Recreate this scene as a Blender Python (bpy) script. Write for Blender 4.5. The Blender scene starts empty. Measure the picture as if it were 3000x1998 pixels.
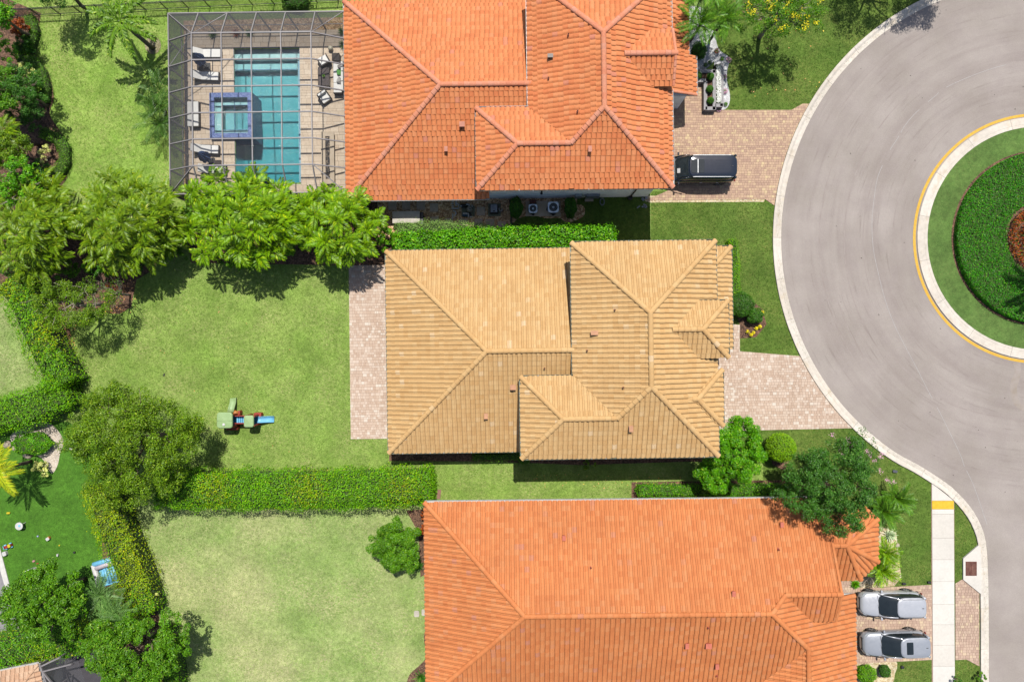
import bpy, bmesh, math, random
import numpy as np
from mathutils import Vector, Matrix, Euler
from mathutils.geometry import tessellate_polygon

# ------------------------------------------------------------------ camera, sky, sun, exposure
scene = bpy.context.scene
H = 52.6            # drone height above the lawn (m)
PPM = 38.0          # photograph pixels per metre at ground level
cam_d = bpy.data.cameras.new("camera")
cam = bpy.data.objects.new("camera", cam_d)
scene.collection.objects.link(cam)
cam.location = (0, 0, H)
cam.rotation_euler = (0, 0, 0)
cam_d.sensor_width = 36
cam_d.lens = 36 * H / (3000 / PPM)
cam_d.clip_end = 2000
scene.camera = cam

world = bpy.data.worlds.new("World")
scene.world = world
world.use_nodes = True
nt = world.node_tree
sky = nt.nodes.new('ShaderNodeTexSky')
sky.sky_type = 'NISHITA'
sky.sun_disc = False
sky.sun_elevation = math.radians(65)
sky.sun_rotation = math.radians(9.3)
sky.air_density = 1.0
sky.dust_density = 1.5
nt.links.new(sky.outputs[0], nt.nodes['Background'].inputs[0])
nt.nodes['Background'].inputs[1].default_value = 0.09

SUN_DIR = Vector((-0.075, -0.46, -1.0)).normalized()
sun_d = bpy.data.lights.new("sun", 'SUN')
sun_d.energy = 4.6
sun_d.angle = math.radians(0.55)
sun_d.color = (1.0, 0.965, 0.90)
sun = bpy.data.objects.new("sun", sun_d)
scene.collection.objects.link(sun)
sun.rotation_euler = SUN_DIR.to_track_quat('-Z', 'Y').to_euler()
sun.location = (5, 30, 60)

scene.view_settings.view_transform = 'Standard'
scene.view_settings.look = 'None'
scene.view_settings.exposure = 0.74
scene.view_settings.gamma = 1
scene.view_settings.use_curve_mapping = False
scene.cycles.max_bounces = 8
scene.cycles.diffuse_bounces = 3
scene.cycles.glossy_bounces = 3
scene.cycles.transparent_max_bounces = 16
scene.cycles.transmission_bounces = 4
scene.cycles.volume_bounces = 0
scene.cycles.caustics_reflective = False
scene.cycles.caustics_refractive = False

COL = scene.collection
rnd = random.Random(7)
rng = np.random.default_rng(11)

# ------------------------------------------------------------------ helpers
def P(px, py, h=0.0):
    """real position of the point that shows at photo pixel (px,py) and stands h metres high"""
    s = (H - h) / H / PPM
    return Vector(((px - 1500) * s, -(py - 999) * s, h))

def lin(c):
    c /= 255.0
    return c / 12.92 if c <= 0.04045 else ((c + 0.055) / 1.055) ** 2.4

def T(r, g, b, k=2.45):
    """surface colour of something that shows as this sRGB value in full sun"""
    return (min(.9, lin(r) / k), min(.9, lin(g) / k), min(.9, lin(b) / k))

def _nodes(name):
    m = bpy.data.materials.new(name)
    m.use_nodes = True
    n = m.node_tree.nodes
    return m, n, m.node_tree.links, n['Principled BSDF']

def rand_node(n, l):
    """one random number per separate piece: differs between objects and between loose islands of one mesh"""
    g = n.new('ShaderNodeNewGeometry'); o = n.new('ShaderNodeObjectInfo')
    a = n.new('ShaderNodeMath'); a.operation = 'ADD'
    l.new(g.outputs['Random Per Island'], a.inputs[0]); l.new(o.outputs['Random'], a.inputs[1])
    f = n.new('ShaderNodeMath'); f.operation = 'FRACT'
    l.new(a.outputs[0], f.inputs[0])
    return f.outputs[0]

def ramp(n, l, fac, stops):
    r = n.new('ShaderNodeValToRGB')
    e = r.color_ramp.elements
    while len(e) < len(stops): e.new(0.5)
    for k, (p, c) in enumerate(stops):
        e[k].position = p; e[k].color = (*c, 1)
    l.new(fac, r.inputs[0])
    return r.outputs[0]

def coords(n, l, scale=(1, 1, 1), rotz=0):
    g = n.new('ShaderNodeNewGeometry')
    m = n.new('ShaderNodeMapping')
    m.inputs['Scale'].default_value = scale
    m.inputs['Rotation'].default_value = (0, 0, rotz)
    l.new(g.outputs['Position'], m.inputs[0])
    return m.outputs[0]

def noise(n, l, vec, scale, detail=3, rough=.55):
    t = n.new('ShaderNodeTexNoise')
    t.inputs['Scale'].default_value = scale
    t.inputs['Detail'].default_value = detail
    t.inputs['Roughness'].default_value = rough
    l.new(vec, t.inputs['Vector'])
    return t.outputs['Fac']

def mix(n, l, fac, a, b, mode='MIX'):
    m = n.new('ShaderNodeMix'); m.data_type = 'RGBA'; m.blend_type = mode
    for s, v in ((m.inputs[0], fac), (m.inputs[6], a), (m.inputs[7], b)):
        if isinstance(v, (int, float)): s.default_value = v
        elif isinstance(v, tuple): s.default_value = (*v, 1) if len(v) == 3 else v
        else: l.new(v, s)
    return m.outputs[2]

def mrange(n, l, v, a, b, c, d):
    m = n.new('ShaderNodeMapRange')
    l.new(v, m.inputs[0])
    for k, x in zip((1, 2, 3, 4), (a, b, c, d)): m.inputs[k].default_value = x
    return m.outputs[0]

def bump(n, l, b, h, strength, dist=.02):
    q = n.new('ShaderNodeBump'); q.inputs['Strength'].default_value = strength
    q.inputs['Distance'].default_value = dist
    l.new(h, q.inputs['Height']); l.new(q.outputs[0], b.inputs['Normal'])

MATS = {}
def mat(name, c, c2=None, scale=3.0, rough=.7, metal=0, coat=0, bmp=0, var=0, spec=.4):
    """plain painted/stone/plastic surface with a little noise; var = brightness spread between pieces"""
    if name in MATS: return MATS[name]
    m, n, l, b = _nodes(name)
    c2 = c2 or tuple(x * .82 for x in c)
    v = coords(n, l)
    f = noise(n, l, v, scale, 4)
    col = mix(n, l, mrange(n, l, f, .35, .65, 0, 1), c, c2)
    if var:
        r = rand_node(n, l)
        br = mrange(n, l, r, 0, 1, 1 - var, 1 + var)
        col = mix(n, l, 1.0, col, br, 'MULTIPLY')
    l.new(col, b.inputs['Base Color'])
    b.inputs['Roughness'].default_value = rough
    b.inputs['Metallic'].default_value = metal
    b.inputs['Coat Weight'].default_value = coat
    b.inputs['Specular IOR Level'].default_value = spec
    if bmp:
        bump(n, l, b, noise(n, l, v, scale * 8, 3), bmp)
    MATS[name] = m
    return m

def piecemat(name, stops, rough=.8, grain=.18, gscale=14, big=.12, bmp=.25, spec=.3, streak=None):
    """pieces (tiles, pavers) that each take their own colour from a ramp"""
    m, n, l, b = _nodes(name)
    r = rand_node(n, l)
    col = ramp(n, l, r, stops)
    v = coords(n, l)
    g = mrange(n, l, noise(n, l, v, gscale, 4), .3, .7, 1 - grain, 1 + grain)
    col = mix(n, l, 1.0, col, g, 'MULTIPLY')
    g2 = mrange(n, l, noise(n, l, v, .35, 4), .3, .7, 1 - big, 1 + big)
    col = mix(n, l, 1.0, col, g2, 'MULTIPLY')
    wv_ = mrange(n, l, noise(n, l, v, 1.1, 5, .7), .52, .72, 0, .16)
    col = mix(n, l, wv_, col, mix(n, l, 1.0, col, (.62, .58, .56), 'MULTIPLY'))
    if streak:
        sc, amt, tint = streak
        vs = coords(n, l, sc)
        f = mrange(n, l, noise(n, l, vs, 1.0, 3), .56, .68, 0, amt)
        col = mix(n, l, f, col, tint)
    l.new(col, b.inputs['Base Color'])
    b.inputs['Roughness'].default_value = rough
    b.inputs['Specular IOR Level'].default_value = spec
    if bmp: bump(n, l, b, noise(n, l, v, 60, 3), bmp, .006)
    MATS[name] = m
    return m

LEAFK = 1.55
def leafmat(name, c1, c2, c3=None, trans=.3, rough=.42, spec=.4):
    trans *= .6; spec *= .6; rough = max(rough, .45)
    m, n, l, b = _nodes(name)
    r = rand_node(n, l)
    c3 = c3 or c2
    c1, c2, c3 = (tuple(min(.95, q * LEAFK) for q in c) for c in (c1, c2, c3))
    col = ramp(n, l, r, [(0, c1), (.55, c2), (.9, c2), (1, c3)])
    v = coords(n, l)
    g = mrange(n, l, noise(n, l, v, .9, 3), .3, .7, .78, 1.22)
    col = mix(n, l, 1.0, col, g, 'MULTIPLY')
    l.new(col, b.inputs['Base Color'])
    b.inputs['Roughness'].default_value = rough
    b.inputs['Specular IOR Level'].default_value = spec
    t = n.new('ShaderNodeBsdfTranslucent')
    tc = mix(n, l, 1.0, col, (1.2, 1.25, .3), 'MULTIPLY')
    l.new(tc, t.inputs[0])
    mx = n.new('ShaderNodeMixShader'); mx.inputs[0].default_value = trans
    l.new(b.outputs[0], mx.inputs[1]); l.new(t.outputs[0], mx.inputs[2])
    l.new(mx.outputs[0], n['Material Output'].inputs[0])
    MATS[name] = m
    return m

def grassmat(name, dark, midc, light, straw, straw_amt, speck=0.0, fscale=7):
    m, n, l, b = _nodes(name)
    v = coords(n, l)
    vs = coords(n, l, (1, 1.25, 1), .4)
    f1 = noise(n, l, v, fscale, 8, .8)
    f2 = noise(n, l, vs, 1.1, 5, .65)
    f3 = noise(n, l, v, .16, 3)
    col = ramp(n, l, f1, [(.30, dark), (.5, midc), (.70, light)])
    col = mix(n, l, mrange(n, l, f2, .35, .7, 0, .65), col, light)
    col = mix(n, l, mrange(n, l, f3, .4, .62, 0, .5), col, midc)
    if speck:
        sp = n.new('ShaderNodeMath'); sp.operation = 'MULTIPLY'
        l.new(mrange(n, l, noise(n, l, v, .22, 3), .46, .62, 0, 1), sp.inputs[0]); l.new(mrange(n, l, noise(n, l, v, 3.0, 4, .6), .56, .68, 0, speck), sp.inputs[1])
        col = mix(n, l, sp.outputs[0], col, dark)
    col = mix(n, l, mrange(n, l, noise(n, l, v, .13, 2), .5, .66, 0, .5), col, straw if speck else light)
    wl = mrange(n, l, noise(n, l, v, .5, 4, .6), .34, .66, .84, 1.16)
    col = mix(n, l, 1.0, col, wl, 'MULTIPLY')
    # dry straw patches: strongest where both the broad and the fine noise are high
    a = n.new('ShaderNodeMath'); a.operation = 'MULTIPLY'
    l.new(mrange(n, l, noise(n, l, v, .33, 4, .6), .40, .68, 0, 1), a.inputs[0])
    l.new(mrange(n, l, noise(n, l, vs, 5.5, 5, .7), .42, .66, 0, 1), a.inputs[1])
    a2 = n.new('ShaderNodeMath'); a2.operation = 'MULTIPLY'; a2.inputs[1].default_value = straw_amt
    l.new(a.outputs[0], a2.inputs[0])
    col = mix(n, l, a2.outputs[0], col, straw)
    g = mrange(n, l, noise(n, l, v, 16, 5, .75), .32, .68, .62, 1.38)
    col = mix(n, l, 1.0, col, g, 'MULTIPLY')
    g = mrange(n, l, noise(n, l, v, 3.2, 5, .7), .3, .7, .72, 1.28)
    col = mix(n, l, 1.0, col, g, 'MULTIPLY')
    l.new(col, b.inputs['Base Color'])
    b.inputs['Roughness'].default_value = .9
    b.inputs['Specular IOR Level'].default_value = .15
    bump(n, l, b, noise(n, l, v, 18, 5, .8), .7, .05)
    MATS[name] = m
    return m

# ---- mesh building
class MB:
    def __init__(s): s.v = []; s.f = []
    def add(s, vs, fs):
        o = len(s.v); s.v += [tuple(x) for x in vs]; s.f += [tuple(i + o for i in f) for f in fs]; return s
    def box(s, x0, x1, y0, y1, z0, z1, M=None):
        vs = [Vector((x, y, z)) for z in (z0, z1) for y in (y0, y1) for x in (x0, x1)]
        if M is not None: vs = [M @ v for v in vs]
        return s.add(vs, [(0, 2, 3, 1), (4, 5, 7, 6), (0, 1, 5, 4), (2, 6, 7, 3), (0, 4, 6, 2), (1, 3, 7, 5)])
    def cbox(s, c, size, rz=0, M=None):
        m = Matrix.Translation(c) @ Matrix.Rotation(rz, 4, 'Z')
        if M is not None: m = m @ M
        a, b, d = size[0] / 2, size[1] / 2, size[2] / 2
        return s.box(-a, a, -b, b, -d, d, m)
    def rbox(s, c, size, r=.05, rz=0, seg=3, crown=0.0, M=None):
        """box with rounded plan corners and a bevelled top"""
        a, b, h = size[0] / 2, size[1] / 2, size[2]
        r = min(r, a * .95, b * .95)
        def ring(k, z):
            out = []
            for q, (sx, sy) in enumerate(((1, 1), (-1, 1), (-1, -1), (1, -1))):
                for t in range(seg + 1):
                    an = (q + t / seg) * math.pi / 2
                    out.append(Vector((sx * (a - r) + (r - k) * math.cos(an), sy * (b - r) + (r - k) * math.sin(an), z)))
            return out
        m = Matrix.Translation(c) @ Matrix.Rotation(rz, 4, 'Z')
        if M is not None: m = m @ M
        bz = min(r * .5, h * .4)
        rings = [ring(0, -h / 2), ring(0, h / 2 - bz), ring(bz * .3, h / 2 - bz * .3), ring(bz, h / 2)]
        n = len(rings[0]); vs = [m @ p for R in rings for p in R]
        fs = []
        for k in range(len(rings) - 1):
            for i in range(n):
                j = (i + 1) % n
                fs.append((k * n + i, k * n + j, (k + 1) * n + j, (k + 1) * n + i))
        fs.append(tuple(reversed(range(n))))
        if crown:
            vs.append(m @ Vector((0, 0, h / 2 + crown))); c0 = len(vs) - 1
            fs += [((len(rings) - 1) * n + i, (len(rings) - 1) * n + (i + 1) % n, c0) for i in range(n)]
        else:
            fs.append(tuple((len(rings) - 1) * n + i for i in range(n)))
        return s.add(vs, fs)
    def tube(s, pts, r, seg=8, cap=True):
        """tube along points; r number or list"""
        pts = [Vector(p) for p in pts]
        R = r if isinstance(r, (list, tuple)) else [r] * len(pts)
        vs = []; fs = []
        for i, p in enumerate(pts):
            d = (pts[min(i + 1, len(pts) - 1)] - pts[max(i - 1, 0)]).normalized()
            up = Vector((0, 0, 1)) if abs(d.z) < .95 else Vector((1, 0, 0))
            u = d.cross(up).normalized(); w = d.cross(u)
            for k in range(seg):
                a = 2 * math.pi * k / seg
                vs.append(p + (u * math.cos(a) + w * math.sin(a)) * R[i])
        for i in range(len(pts) - 1):
            for k in range(seg):
                q = (k + 1) % seg
                fs.append((i * seg + k, i * seg + q, (i + 1) * seg + q, (i + 1) * seg + k))
        if cap:
            fs.append(tuple(reversed(range(seg)))); fs.append(tuple((len(pts) - 1) * seg + k for k in range(seg)))
        return s.add(vs, fs)
    def beam(s, p0, p1, w, h):
        """rectangular bar between two points, w across, h tall"""
        p0, p1 = Vector(p0), Vector(p1)
        d = (p1 - p0); L = d.length; d.normalize()
        up = Vector((0, 0, 1)) if abs(d.z) < .95 else Vector((0, 1, 0))
        u = d.cross(up).normalized(); n = u.cross(d)
        M = Matrix((( d.x, u.x, n.x, p0.x), (d.y, u.y, n.y, p0.y), (d.z, u.z, n.z, p0.z), (0, 0, 0, 1)))
        return s.box(0, L, -w / 2, w / 2, -h / 2, h / 2, M)
    def lathe(s, c, prof, seg=20, M=None):
        """prof: (radius, z) list"""
        vs = []; fs = []
        m = Matrix.Translation(c)
        if M is not None: m = m @ M
        for (r, z) in prof:
            for k in range(seg):
                a = 2 * math.pi * k / seg
                vs.append(m @ Vector((r * math.cos(a), r * math.sin(a), z)))
        for i in range(len(prof) - 1):
            for k in range(seg):
                q = (k + 1) % seg
                fs.append((i * seg + k, i * seg + q, (i + 1) * seg + q, (i + 1) * seg + k))
        fs.append(tuple(reversed(range(seg)))); fs.append(tuple((len(prof) - 1) * seg + k for k in range(seg)))
        return s.add(vs, fs)
    def prism(s, poly, z0, z1):
        """vertical extrusion of a plan polygon"""
        n = len(poly)
        vs = [(p[0], p[1], z0) for p in poly] + [(p[0], p[1], z1) for p in poly]
        fs = [tuple(reversed(range(n))), tuple(range(n, 2 * n))]
        area = sum(poly[i][0] * poly[(i + 1) % n][1] - poly[(i + 1) % n][0] * poly[i][1] for i in range(n))
        for i in range(n):
            j = (i + 1) % n
            fs.append((i, j, n + j, n + i))
        if area < 0: fs = [tuple(reversed(f)) for f in fs]
        return s.add(vs, fs)

def mesh_from(name, vs, fs, smooth=False):
    me = bpy.data.meshes.new(name)
    me.from_pydata(vs, [], fs)
    if smooth:
        me.polygons.foreach_set('use_smooth', [True] * len(me.polygons))
    me.update()
    return me

def np_mesh(name, V, F, smooth=False):
    """fast mesh from numpy arrays; F is (n,3) or (n,4)"""
    me = bpy.data.meshes.new(name)
    k = F.shape[1]
    me.vertices.add(len(V)); me.vertices.foreach_set('co', V.astype(np.float32).ravel())
    me.loops.add(F.size); me.loops.foreach_set('vertex_index', F.astype(np.int32).ravel())
    me.polygons.add(len(F)); me.polygons.foreach_set('loop_start', np.arange(0, F.size, k, dtype=np.int32))
    try: me.polygons.foreach_set('loop_total', np.full(len(F), k, dtype=np.int32))
    except Exception: pass
    me.polygons.foreach_set('use_smooth', np.full(len(F), bool(smooth)))
    me.update(calc_edges=True)
    return me

def link(name, me, m=None, parent=None, kind=None, M=None):
    o = bpy.data.objects.new(name, me)
    COL.objects.link(o)
    if m is not None:
        if not me.materials: me.materials.append(m)
    if parent is not None: o.parent = parent
    if M is not None: o.matrix_basis = M
    if kind: o['kind'] = kind
    return o

def obj(name, mb, m, parent=None, smooth=False, kind=None, bevel=0, sub=0):
    me = mesh_from(name, mb.v, mb.f, smooth)
    o = link(name, me, m, parent, kind)
    if bevel:
        b = o.modifiers.new('bevel', 'BEVEL'); b.width = bevel; b.segments = 2; b.limit_method = 'ANGLE'
    if sub:
        b = o.modifiers.new('sub', 'SUBSURF'); b.levels = sub; b.render_levels = sub
    return o

def tag(o, label, cat, group=None):
    o['label'] = label; o['category'] = cat
    if group: o['group'] = group
    return o

def thing(name, label, cat, loc=(0, 0, 0), rz=0, group=None):
    o = bpy.data.objects.new(name, None); COL.objects.link(o)
    o.empty_display_size = .3
    o.location = loc; o.rotation_euler = (0, 0, rz)
    return tag(o, label, cat, group)

def sheet(name, poly, z, m, kind='structure', parent=None, pix=True, hole=None):
    pts = [P(*p) for p in poly] if pix else [Vector((p[0], p[1], 0)) for p in poly]
    vs = [(p.x, p.y, z) for p in pts]
    loops = [[Vector(v) for v in vs]]
    if hole:
        hv = [(P(*p).x, P(*p).y, z) for p in hole]; loops.append([Vector(v) for v in hv]); vs = vs + hv
    tris = tessellate_polygon(loops)
    me = bpy.data.meshes.new(name)
    fs = []
    for t in tris:
        a, b, c = (Vector(vs[i]) for i in t)
        fs.append(tuple(t) if (b - a).cross(c - a).z > 0 else tuple(reversed(t)))
    me.from_pydata(vs, [], fs); me.update()
    return link(name, me, m, parent, kind)

def slab(name, poly, z0, z1, m, kind='structure', parent=None, pix=True):
    pts = [P(*p) for p in poly] if pix else [Vector((p[0], p[1], 0)) for p in poly]
    mb = MB(); mb.prism([(p.x, p.y) for p in pts], z0, z1)
    return obj(name, mb, m, parent, kind=kind)

def clip_poly(subj, a, b, c):
    """keep part of polygon (tuples, first two coords are plan) where a*x+b*y+c>=0"""
    out = []
    n = len(subj)
    for i in range(n):
        p, q = subj[i], subj[(i + 1) % n]
        dp = a * p[0] + b * p[1] + c; dq = a * q[0] + b * q[1] + c
        if dp >= 0: out.append(p)
        if (dp >= 0) != (dq >= 0):
            t = dp / (dp - dq)
            out.append(tuple(p[k] + (q[k] - p[k]) * t for k in range(len(p))))
    return out

def halfplanes(poly):
    n = len(poly)
    ar = sum(poly[i][0] * poly[(i + 1) % n][1] - poly[(i + 1) % n][0] * poly[i][1] for i in range(n))
    if ar < 0: poly = poly[::-1]
    hp = []
    for i in range(n):
        (x0, y0), (x1, y1) = poly[i], poly[(i + 1) % n]
        L = math.hypot(x1 - x0, y1 - y0)
        if L < 1e-6: continue
        a, b = -(y1 - y0) / L, (x1 - x0) / L
        hp.append((a, b, -(a * x0 + b * y0)))
    return hp

def inpoly(X, Y, poly):
    r = np.zeros(X.shape, bool)
    n = len(poly)
    for i in range(n):
        x0, y0 = poly[i][0], poly[i][1]; x1, y1 = poly[(i + 1) % n][0], poly[(i + 1) % n][1]
        if y0 == y1: continue
        c = ((y0 > Y) != (y1 > Y)) & (X < (x1 - x0) * (Y - y0) / (y1 - y0) + x0)
        r ^= c
    return r

def arc(cx, cy, r, a0, a1, n):
    """pixel arc, angle measured in the photo: 0 = right, 90 = up"""
    return [(cx + r * math.cos(math.radians(a0 + (a1 - a0) * k / n)), cy - r * math.sin(math.radians(a0 + (a1 - a0) * k / n))) for k in range(n + 1)]

def smooth_line(pts, n=6):
    out = []
    for i in range(len(pts) - 1):
        p0 = pts[max(i - 1, 0)]; p1 = pts[i]; p2 = pts[i + 1]; p3 = pts[min(i + 2, len(pts) - 1)]
        for k in range(n):
            t = k / n
            out.append(tuple(.5 * (2 * p1[j] + (p2[j] - p0[j]) * t + (2 * p0[j] - 5 * p1[j] + 4 * p2[j] - p3[j]) * t * t + (3 * p1[j] - p0[j] - 3 * p2[j] + p3[j]) * t ** 3) for j in range(len(p1))))
    out.append(tuple(pts[-1]))
    return out

# ------------------------------------------------------------------ materials
ORANGE = piecemat('orange_roof_tile', [(0, T(240, 138, 82)), (.3, T(246, 148, 90)), (.7, T(249, 154, 95)), (.96, T(250, 160, 104)), (1, T(234, 146, 116))], big=.06, grain=.10)
RIDGE1 = piecemat('ridge_tile_orange', [(0, T(240, 150, 112)), (.5, T(246, 162, 124)), (1, T(238, 164, 134))], big=.04)
TAN = piecemat('tan_roof_tile', [(0, T(231, 183, 120)), (.3, T(236, 190, 128)), (.7, T(239, 194, 132)), (.98, T(242, 200, 140)), (1, T(250, 216, 170))], big=.05, grain=.10)
ORANGE3 = piecemat('burnt_orange_roof_tile', [(0, T(232, 138, 78)), (.3, T(238, 145, 84)), (.75, T(242, 151, 89)), (.97, T(242, 158, 100)), (1, T(228, 148, 114))], big=.07, grain=.10)
PINKTILE = piecemat('pale_terracotta_roof_tile', [(0, T(226, 178, 142)), (1, T(244, 206, 172))])
PAVER_A = piecemat('warm_mixed_paver', [(0, T(200, 164, 142)), (.3, T(212, 176, 150)), (.6, T(222, 186, 156)), (.88, T(228, 194, 160)), (1, T(240, 212, 166))], grain=.10, gscale=22, big=.06)
PAVER_B = piecemat('rose_paver', [(0, T(218, 188, 164)), (.35, T(229, 201, 178)), (.7, T(237, 212, 190)), (.9, T(244, 222, 202)), (1, T(250, 236, 218))], grain=.08, gscale=22, big=.05)
PAVER_C = piecemat('dusky_paver', [(0, T(206, 174, 154)), (.4, T(218, 186, 164)), (.8, T(228, 198, 174)), (1, T(240, 214, 178))], grain=.10, gscale=22, big=.08)
DECK = piecemat('travertine_paver', [(0, T(240, 216, 188)), (.5, T(246, 224, 196)), (1, T(252, 232, 206))], grain=.10, gscale=9, big=.05)
PAVER_BASE_A = mat('paver_joint_warm', T(176, 142, 120), rough=.95)
PAVER_BASE_B = mat('paver_joint_rose', T(206, 172, 152), rough=.95)
CONCRETE = piecemat('pale_concrete', [(0, T(248, 240, 228, 2.6)), (1, T(253, 248, 238, 2.5))], grain=.05, gscale=6, big=.05)
KERB = piecemat('kerb_concrete', [(0, T(240, 228, 212)), (1, T(250, 240, 226))], grain=.10, gscale=4, big=.08, streak=((1.2, .8, 1), .35, T(214, 186, 140)))
WALLM = mat('white_stucco', T(250, 250, 250, 1.15), scale=2, rough=.9, bmp=.3)
WALL2 = mat('cream_stucco', T(226, 214, 190, 2.2), scale=2, rough=.9, bmp=.3)
WHITE = mat('white_paint', T(242, 240, 236), rough=.5)
GUTTER2 = mat('sage_gutter_metal', T(150, 158, 136), rough=.5)
BROWNM = mat('dark_brown_metal', T(96, 74, 60), rough=.5)
GLASS = mat('dark_window_glass', (.012, .016, .018), rough=.06, spec=.6)
STEEL = mat('grey_alloy', (.42, .43, .44), rough=.35, metal=.8)
BLACK = mat('black_plastic', (.012, .012, .013), rough=.5)
BLACKM = mat('black_fence_metal', (.02, .02, .022), rough=.45)
CAGEM = mat('bronze_grey_aluminium', T(168, 162, 162), rough=.45)
GREY = mat('grey_metal', T(168, 174, 182), rough=.45)
MULCH = None

def mulchmat(name, c1, c2, c3, sc=9):
    m, n, l, b = _nodes(name)
    v = coords(n, l)
    t = n.new('ShaderNodeTexVoronoi'); t.inputs['Scale'].default_value = sc
    l.new(v, t.inputs['Vector'])
    s = n.new('ShaderNodeSeparateColor'); l.new(t.outputs['Color'], s.inputs[0])
    col = ramp(n, l, s.outputs[0], [(0, c1), (.5, c2), (1, c3)])
    g = mrange(n, l, noise(n, l, v, 1.2, 4), .3, .7, .75, 1.25)
    col = mix(n, l, 1.0, col, g, 'MULTIPLY')
    l.new(col, b.inputs['Base Color'])
    b.inputs['Roughness'].default_value = .95
    bump(n, l, b, t.outputs['Distance'], 1.0, .05)
    MATS[name] = m
    return m
MULCH = mulchmat('brown_bark_mulch', T(84, 58, 42), T(120, 86, 64), T(160, 122, 94), 11)
PEBBLE = mulchmat('river_pebble', T(150, 112, 76, 1.5), T(196, 156, 114, 1.5), T(240, 208, 166, 1.5), 9)
WHITEROCK = mulchmat('white_marble_chip', T(214, 212, 212), T(236, 235, 235), T(252, 251, 250), 12)
CREAMROCK = mulchmat('cream_pebble', T(206, 180, 132), T(238, 216, 170), T(252, 240, 206), 9)
SAND = mulchmat('pale_sandy_soil', T(224, 206, 184), T(238, 222, 202), T(248, 236, 220), 14)

G_BASE = grassmat('grass_common', T(108, 146, 60), T(134, 170, 78), T(158, 190, 98), T(200, 200, 130), .5)
G_A = grassmat('grass_pool_yard', T(110, 156, 48), T(142, 182, 72), T(176, 204, 102), T(216, 210, 140), .9)
G_B = grassmat('grass_centre_yard', T(108, 146, 56), T(140, 174, 76), T(168, 194, 98), T(206, 204, 136), .8)
G_C = grassmat('grass_dry_yard', T(122, 158, 76), T(158, 186, 102), T(184, 202, 126), T(224, 216, 162), 1.0, speck=.6)
G_F = grassmat('grass_front', T(70, 104, 34), T(98, 130, 48), T(124, 150, 66), T(180, 170, 98), .5)
G_R = grassmat('grass_island', T(80, 114, 52), T(100, 134, 64), T(120, 150, 78), T(160, 164, 100), .25)
TURF = grassmat('artificial_turf', T(70, 122, 30), T(84, 136, 38), T(98, 148, 48), T(120, 160, 80), .1, fscale=16)

# foliage
LF = dict(
 palm=leafmat('leaf_palm_clump', T(76, 122, 0), T(124, 166, 2), T(190, 206, 20), .28, .38),
 palm2=leafmat('leaf_palm_clump_olive', T(76, 114, 4), T(118, 150, 10), T(176, 188, 42), .28, .38),
 royal=leafmat('leaf_royal_palm', T(66, 108, 10), T(108, 148, 24), T(176, 198, 66), .25, .4),
 entry=leafmat('leaf_entry_palm', T(62, 112, 16), T(92, 142, 24), T(150, 182, 50), .25, .4),
 silver=leafmat('leaf_silver_palm', T(48, 88, 22), T(78, 120, 36), T(160, 186, 110), .2, .45),
 fan=leafmat('leaf_grey_palm', T(76, 120, 50), T(104, 144, 68), T(140, 170, 96), .2, .45),
 yellowpalm=leafmat('leaf_yellow_palm', T(140, 170, 16), T(190, 200, 30), T(236, 190, 40), .3, .4),
 cycad=leafmat('leaf_cycad', T(84, 142, 10), T(130, 172, 14), T(200, 206, 30), .25, .38),
 hedge=leafmat('leaf_hedge', T(78, 140, 0), T(112, 172, 0), T(176, 206, 30), .3, .4),
 hedgey=leafmat('leaf_hedge_yellow', T(112, 146, 0), T(156, 182, 6), T(222, 212, 20), .3, .4),
 bright=leafmat('leaf_bright', T(62, 132, 0), T(100, 168, 2), T(180, 214, 60), .3, .35),
 lime=leafmat('leaf_lime_topiary', T(96, 150, 0), T(134, 184, 0), T(176, 206, 16), .3, .4),
 mid=leafmat('leaf_mid', T(60, 112, 6), T(94, 146, 14), T(156, 190, 52), .28, .4),
 olive=leafmat('leaf_olive', T(64, 104, 4), T(112, 148, 14), T(172, 192, 54), .25, .45),
 dark=leafmat('leaf_dark', T(46, 94, 18), T(68, 118, 30), T(120, 158, 64), .22, .4),
 box=leafmat('leaf_boxwood', T(42, 92, 6), T(66, 118, 14), T(104, 150, 36), .2, .45),
 juniper=leafmat('leaf_juniper', T(96, 138, 52), T(126, 160, 74), T(160, 184, 108), .2, .5),
 varieg=leafmat('leaf_variegated', T(200, 208, 100), T(232, 234, 140), T(250, 248, 200), .25, .45),
 croton=leafmat('leaf_croton', T(110, 40, 16), T(176, 84, 26), T(214, 150, 40), .2, .4),
 ring=leafmat('leaf_island_hedge', T(40, 122, 0), T(66, 150, 0), T(140, 190, 24), .3, .4),
 yellowfl=leafmat('petal_yellow', T(232, 214, 20), T(244, 230, 30), T(240, 170, 40), .2, .5),
 pink=leafmat('petal_pink', T(222, 150, 190), T(236, 180, 208), T(240, 200, 220), .2, .5),
 white=leafmat('petal_white', T(236, 236, 230), T(250, 250, 246), T(250, 250, 250), .2, .5),
 orange=leafmat('petal_orange', T(200, 110, 30), T(226, 160, 50), T(240, 190, 60), .2, .5),
 yucca=leafmat('leaf_yucca', T(150, 184, 120), T(206, 224, 178), T(240, 244, 220), .2, .4),
)
BARK = mat('grey_brown_bark', T(150, 130, 112), T(110, 92, 78), scale=6, rough=.9, bmp=.5)
PALEBARK = mat('pale_bark', T(198, 186, 168), T(150, 136, 118), scale=5, rough=.9, bmp=.4)
CORE = mat('painted_shade_core', (.030, .050, .010), rough=1)  # dark colour stands in for the shade deep inside the foliage
MATS['painted_shade_core'].node_tree.nodes  # solid filler inside hedges and shrubs, blocks the view through the leaves
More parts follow.
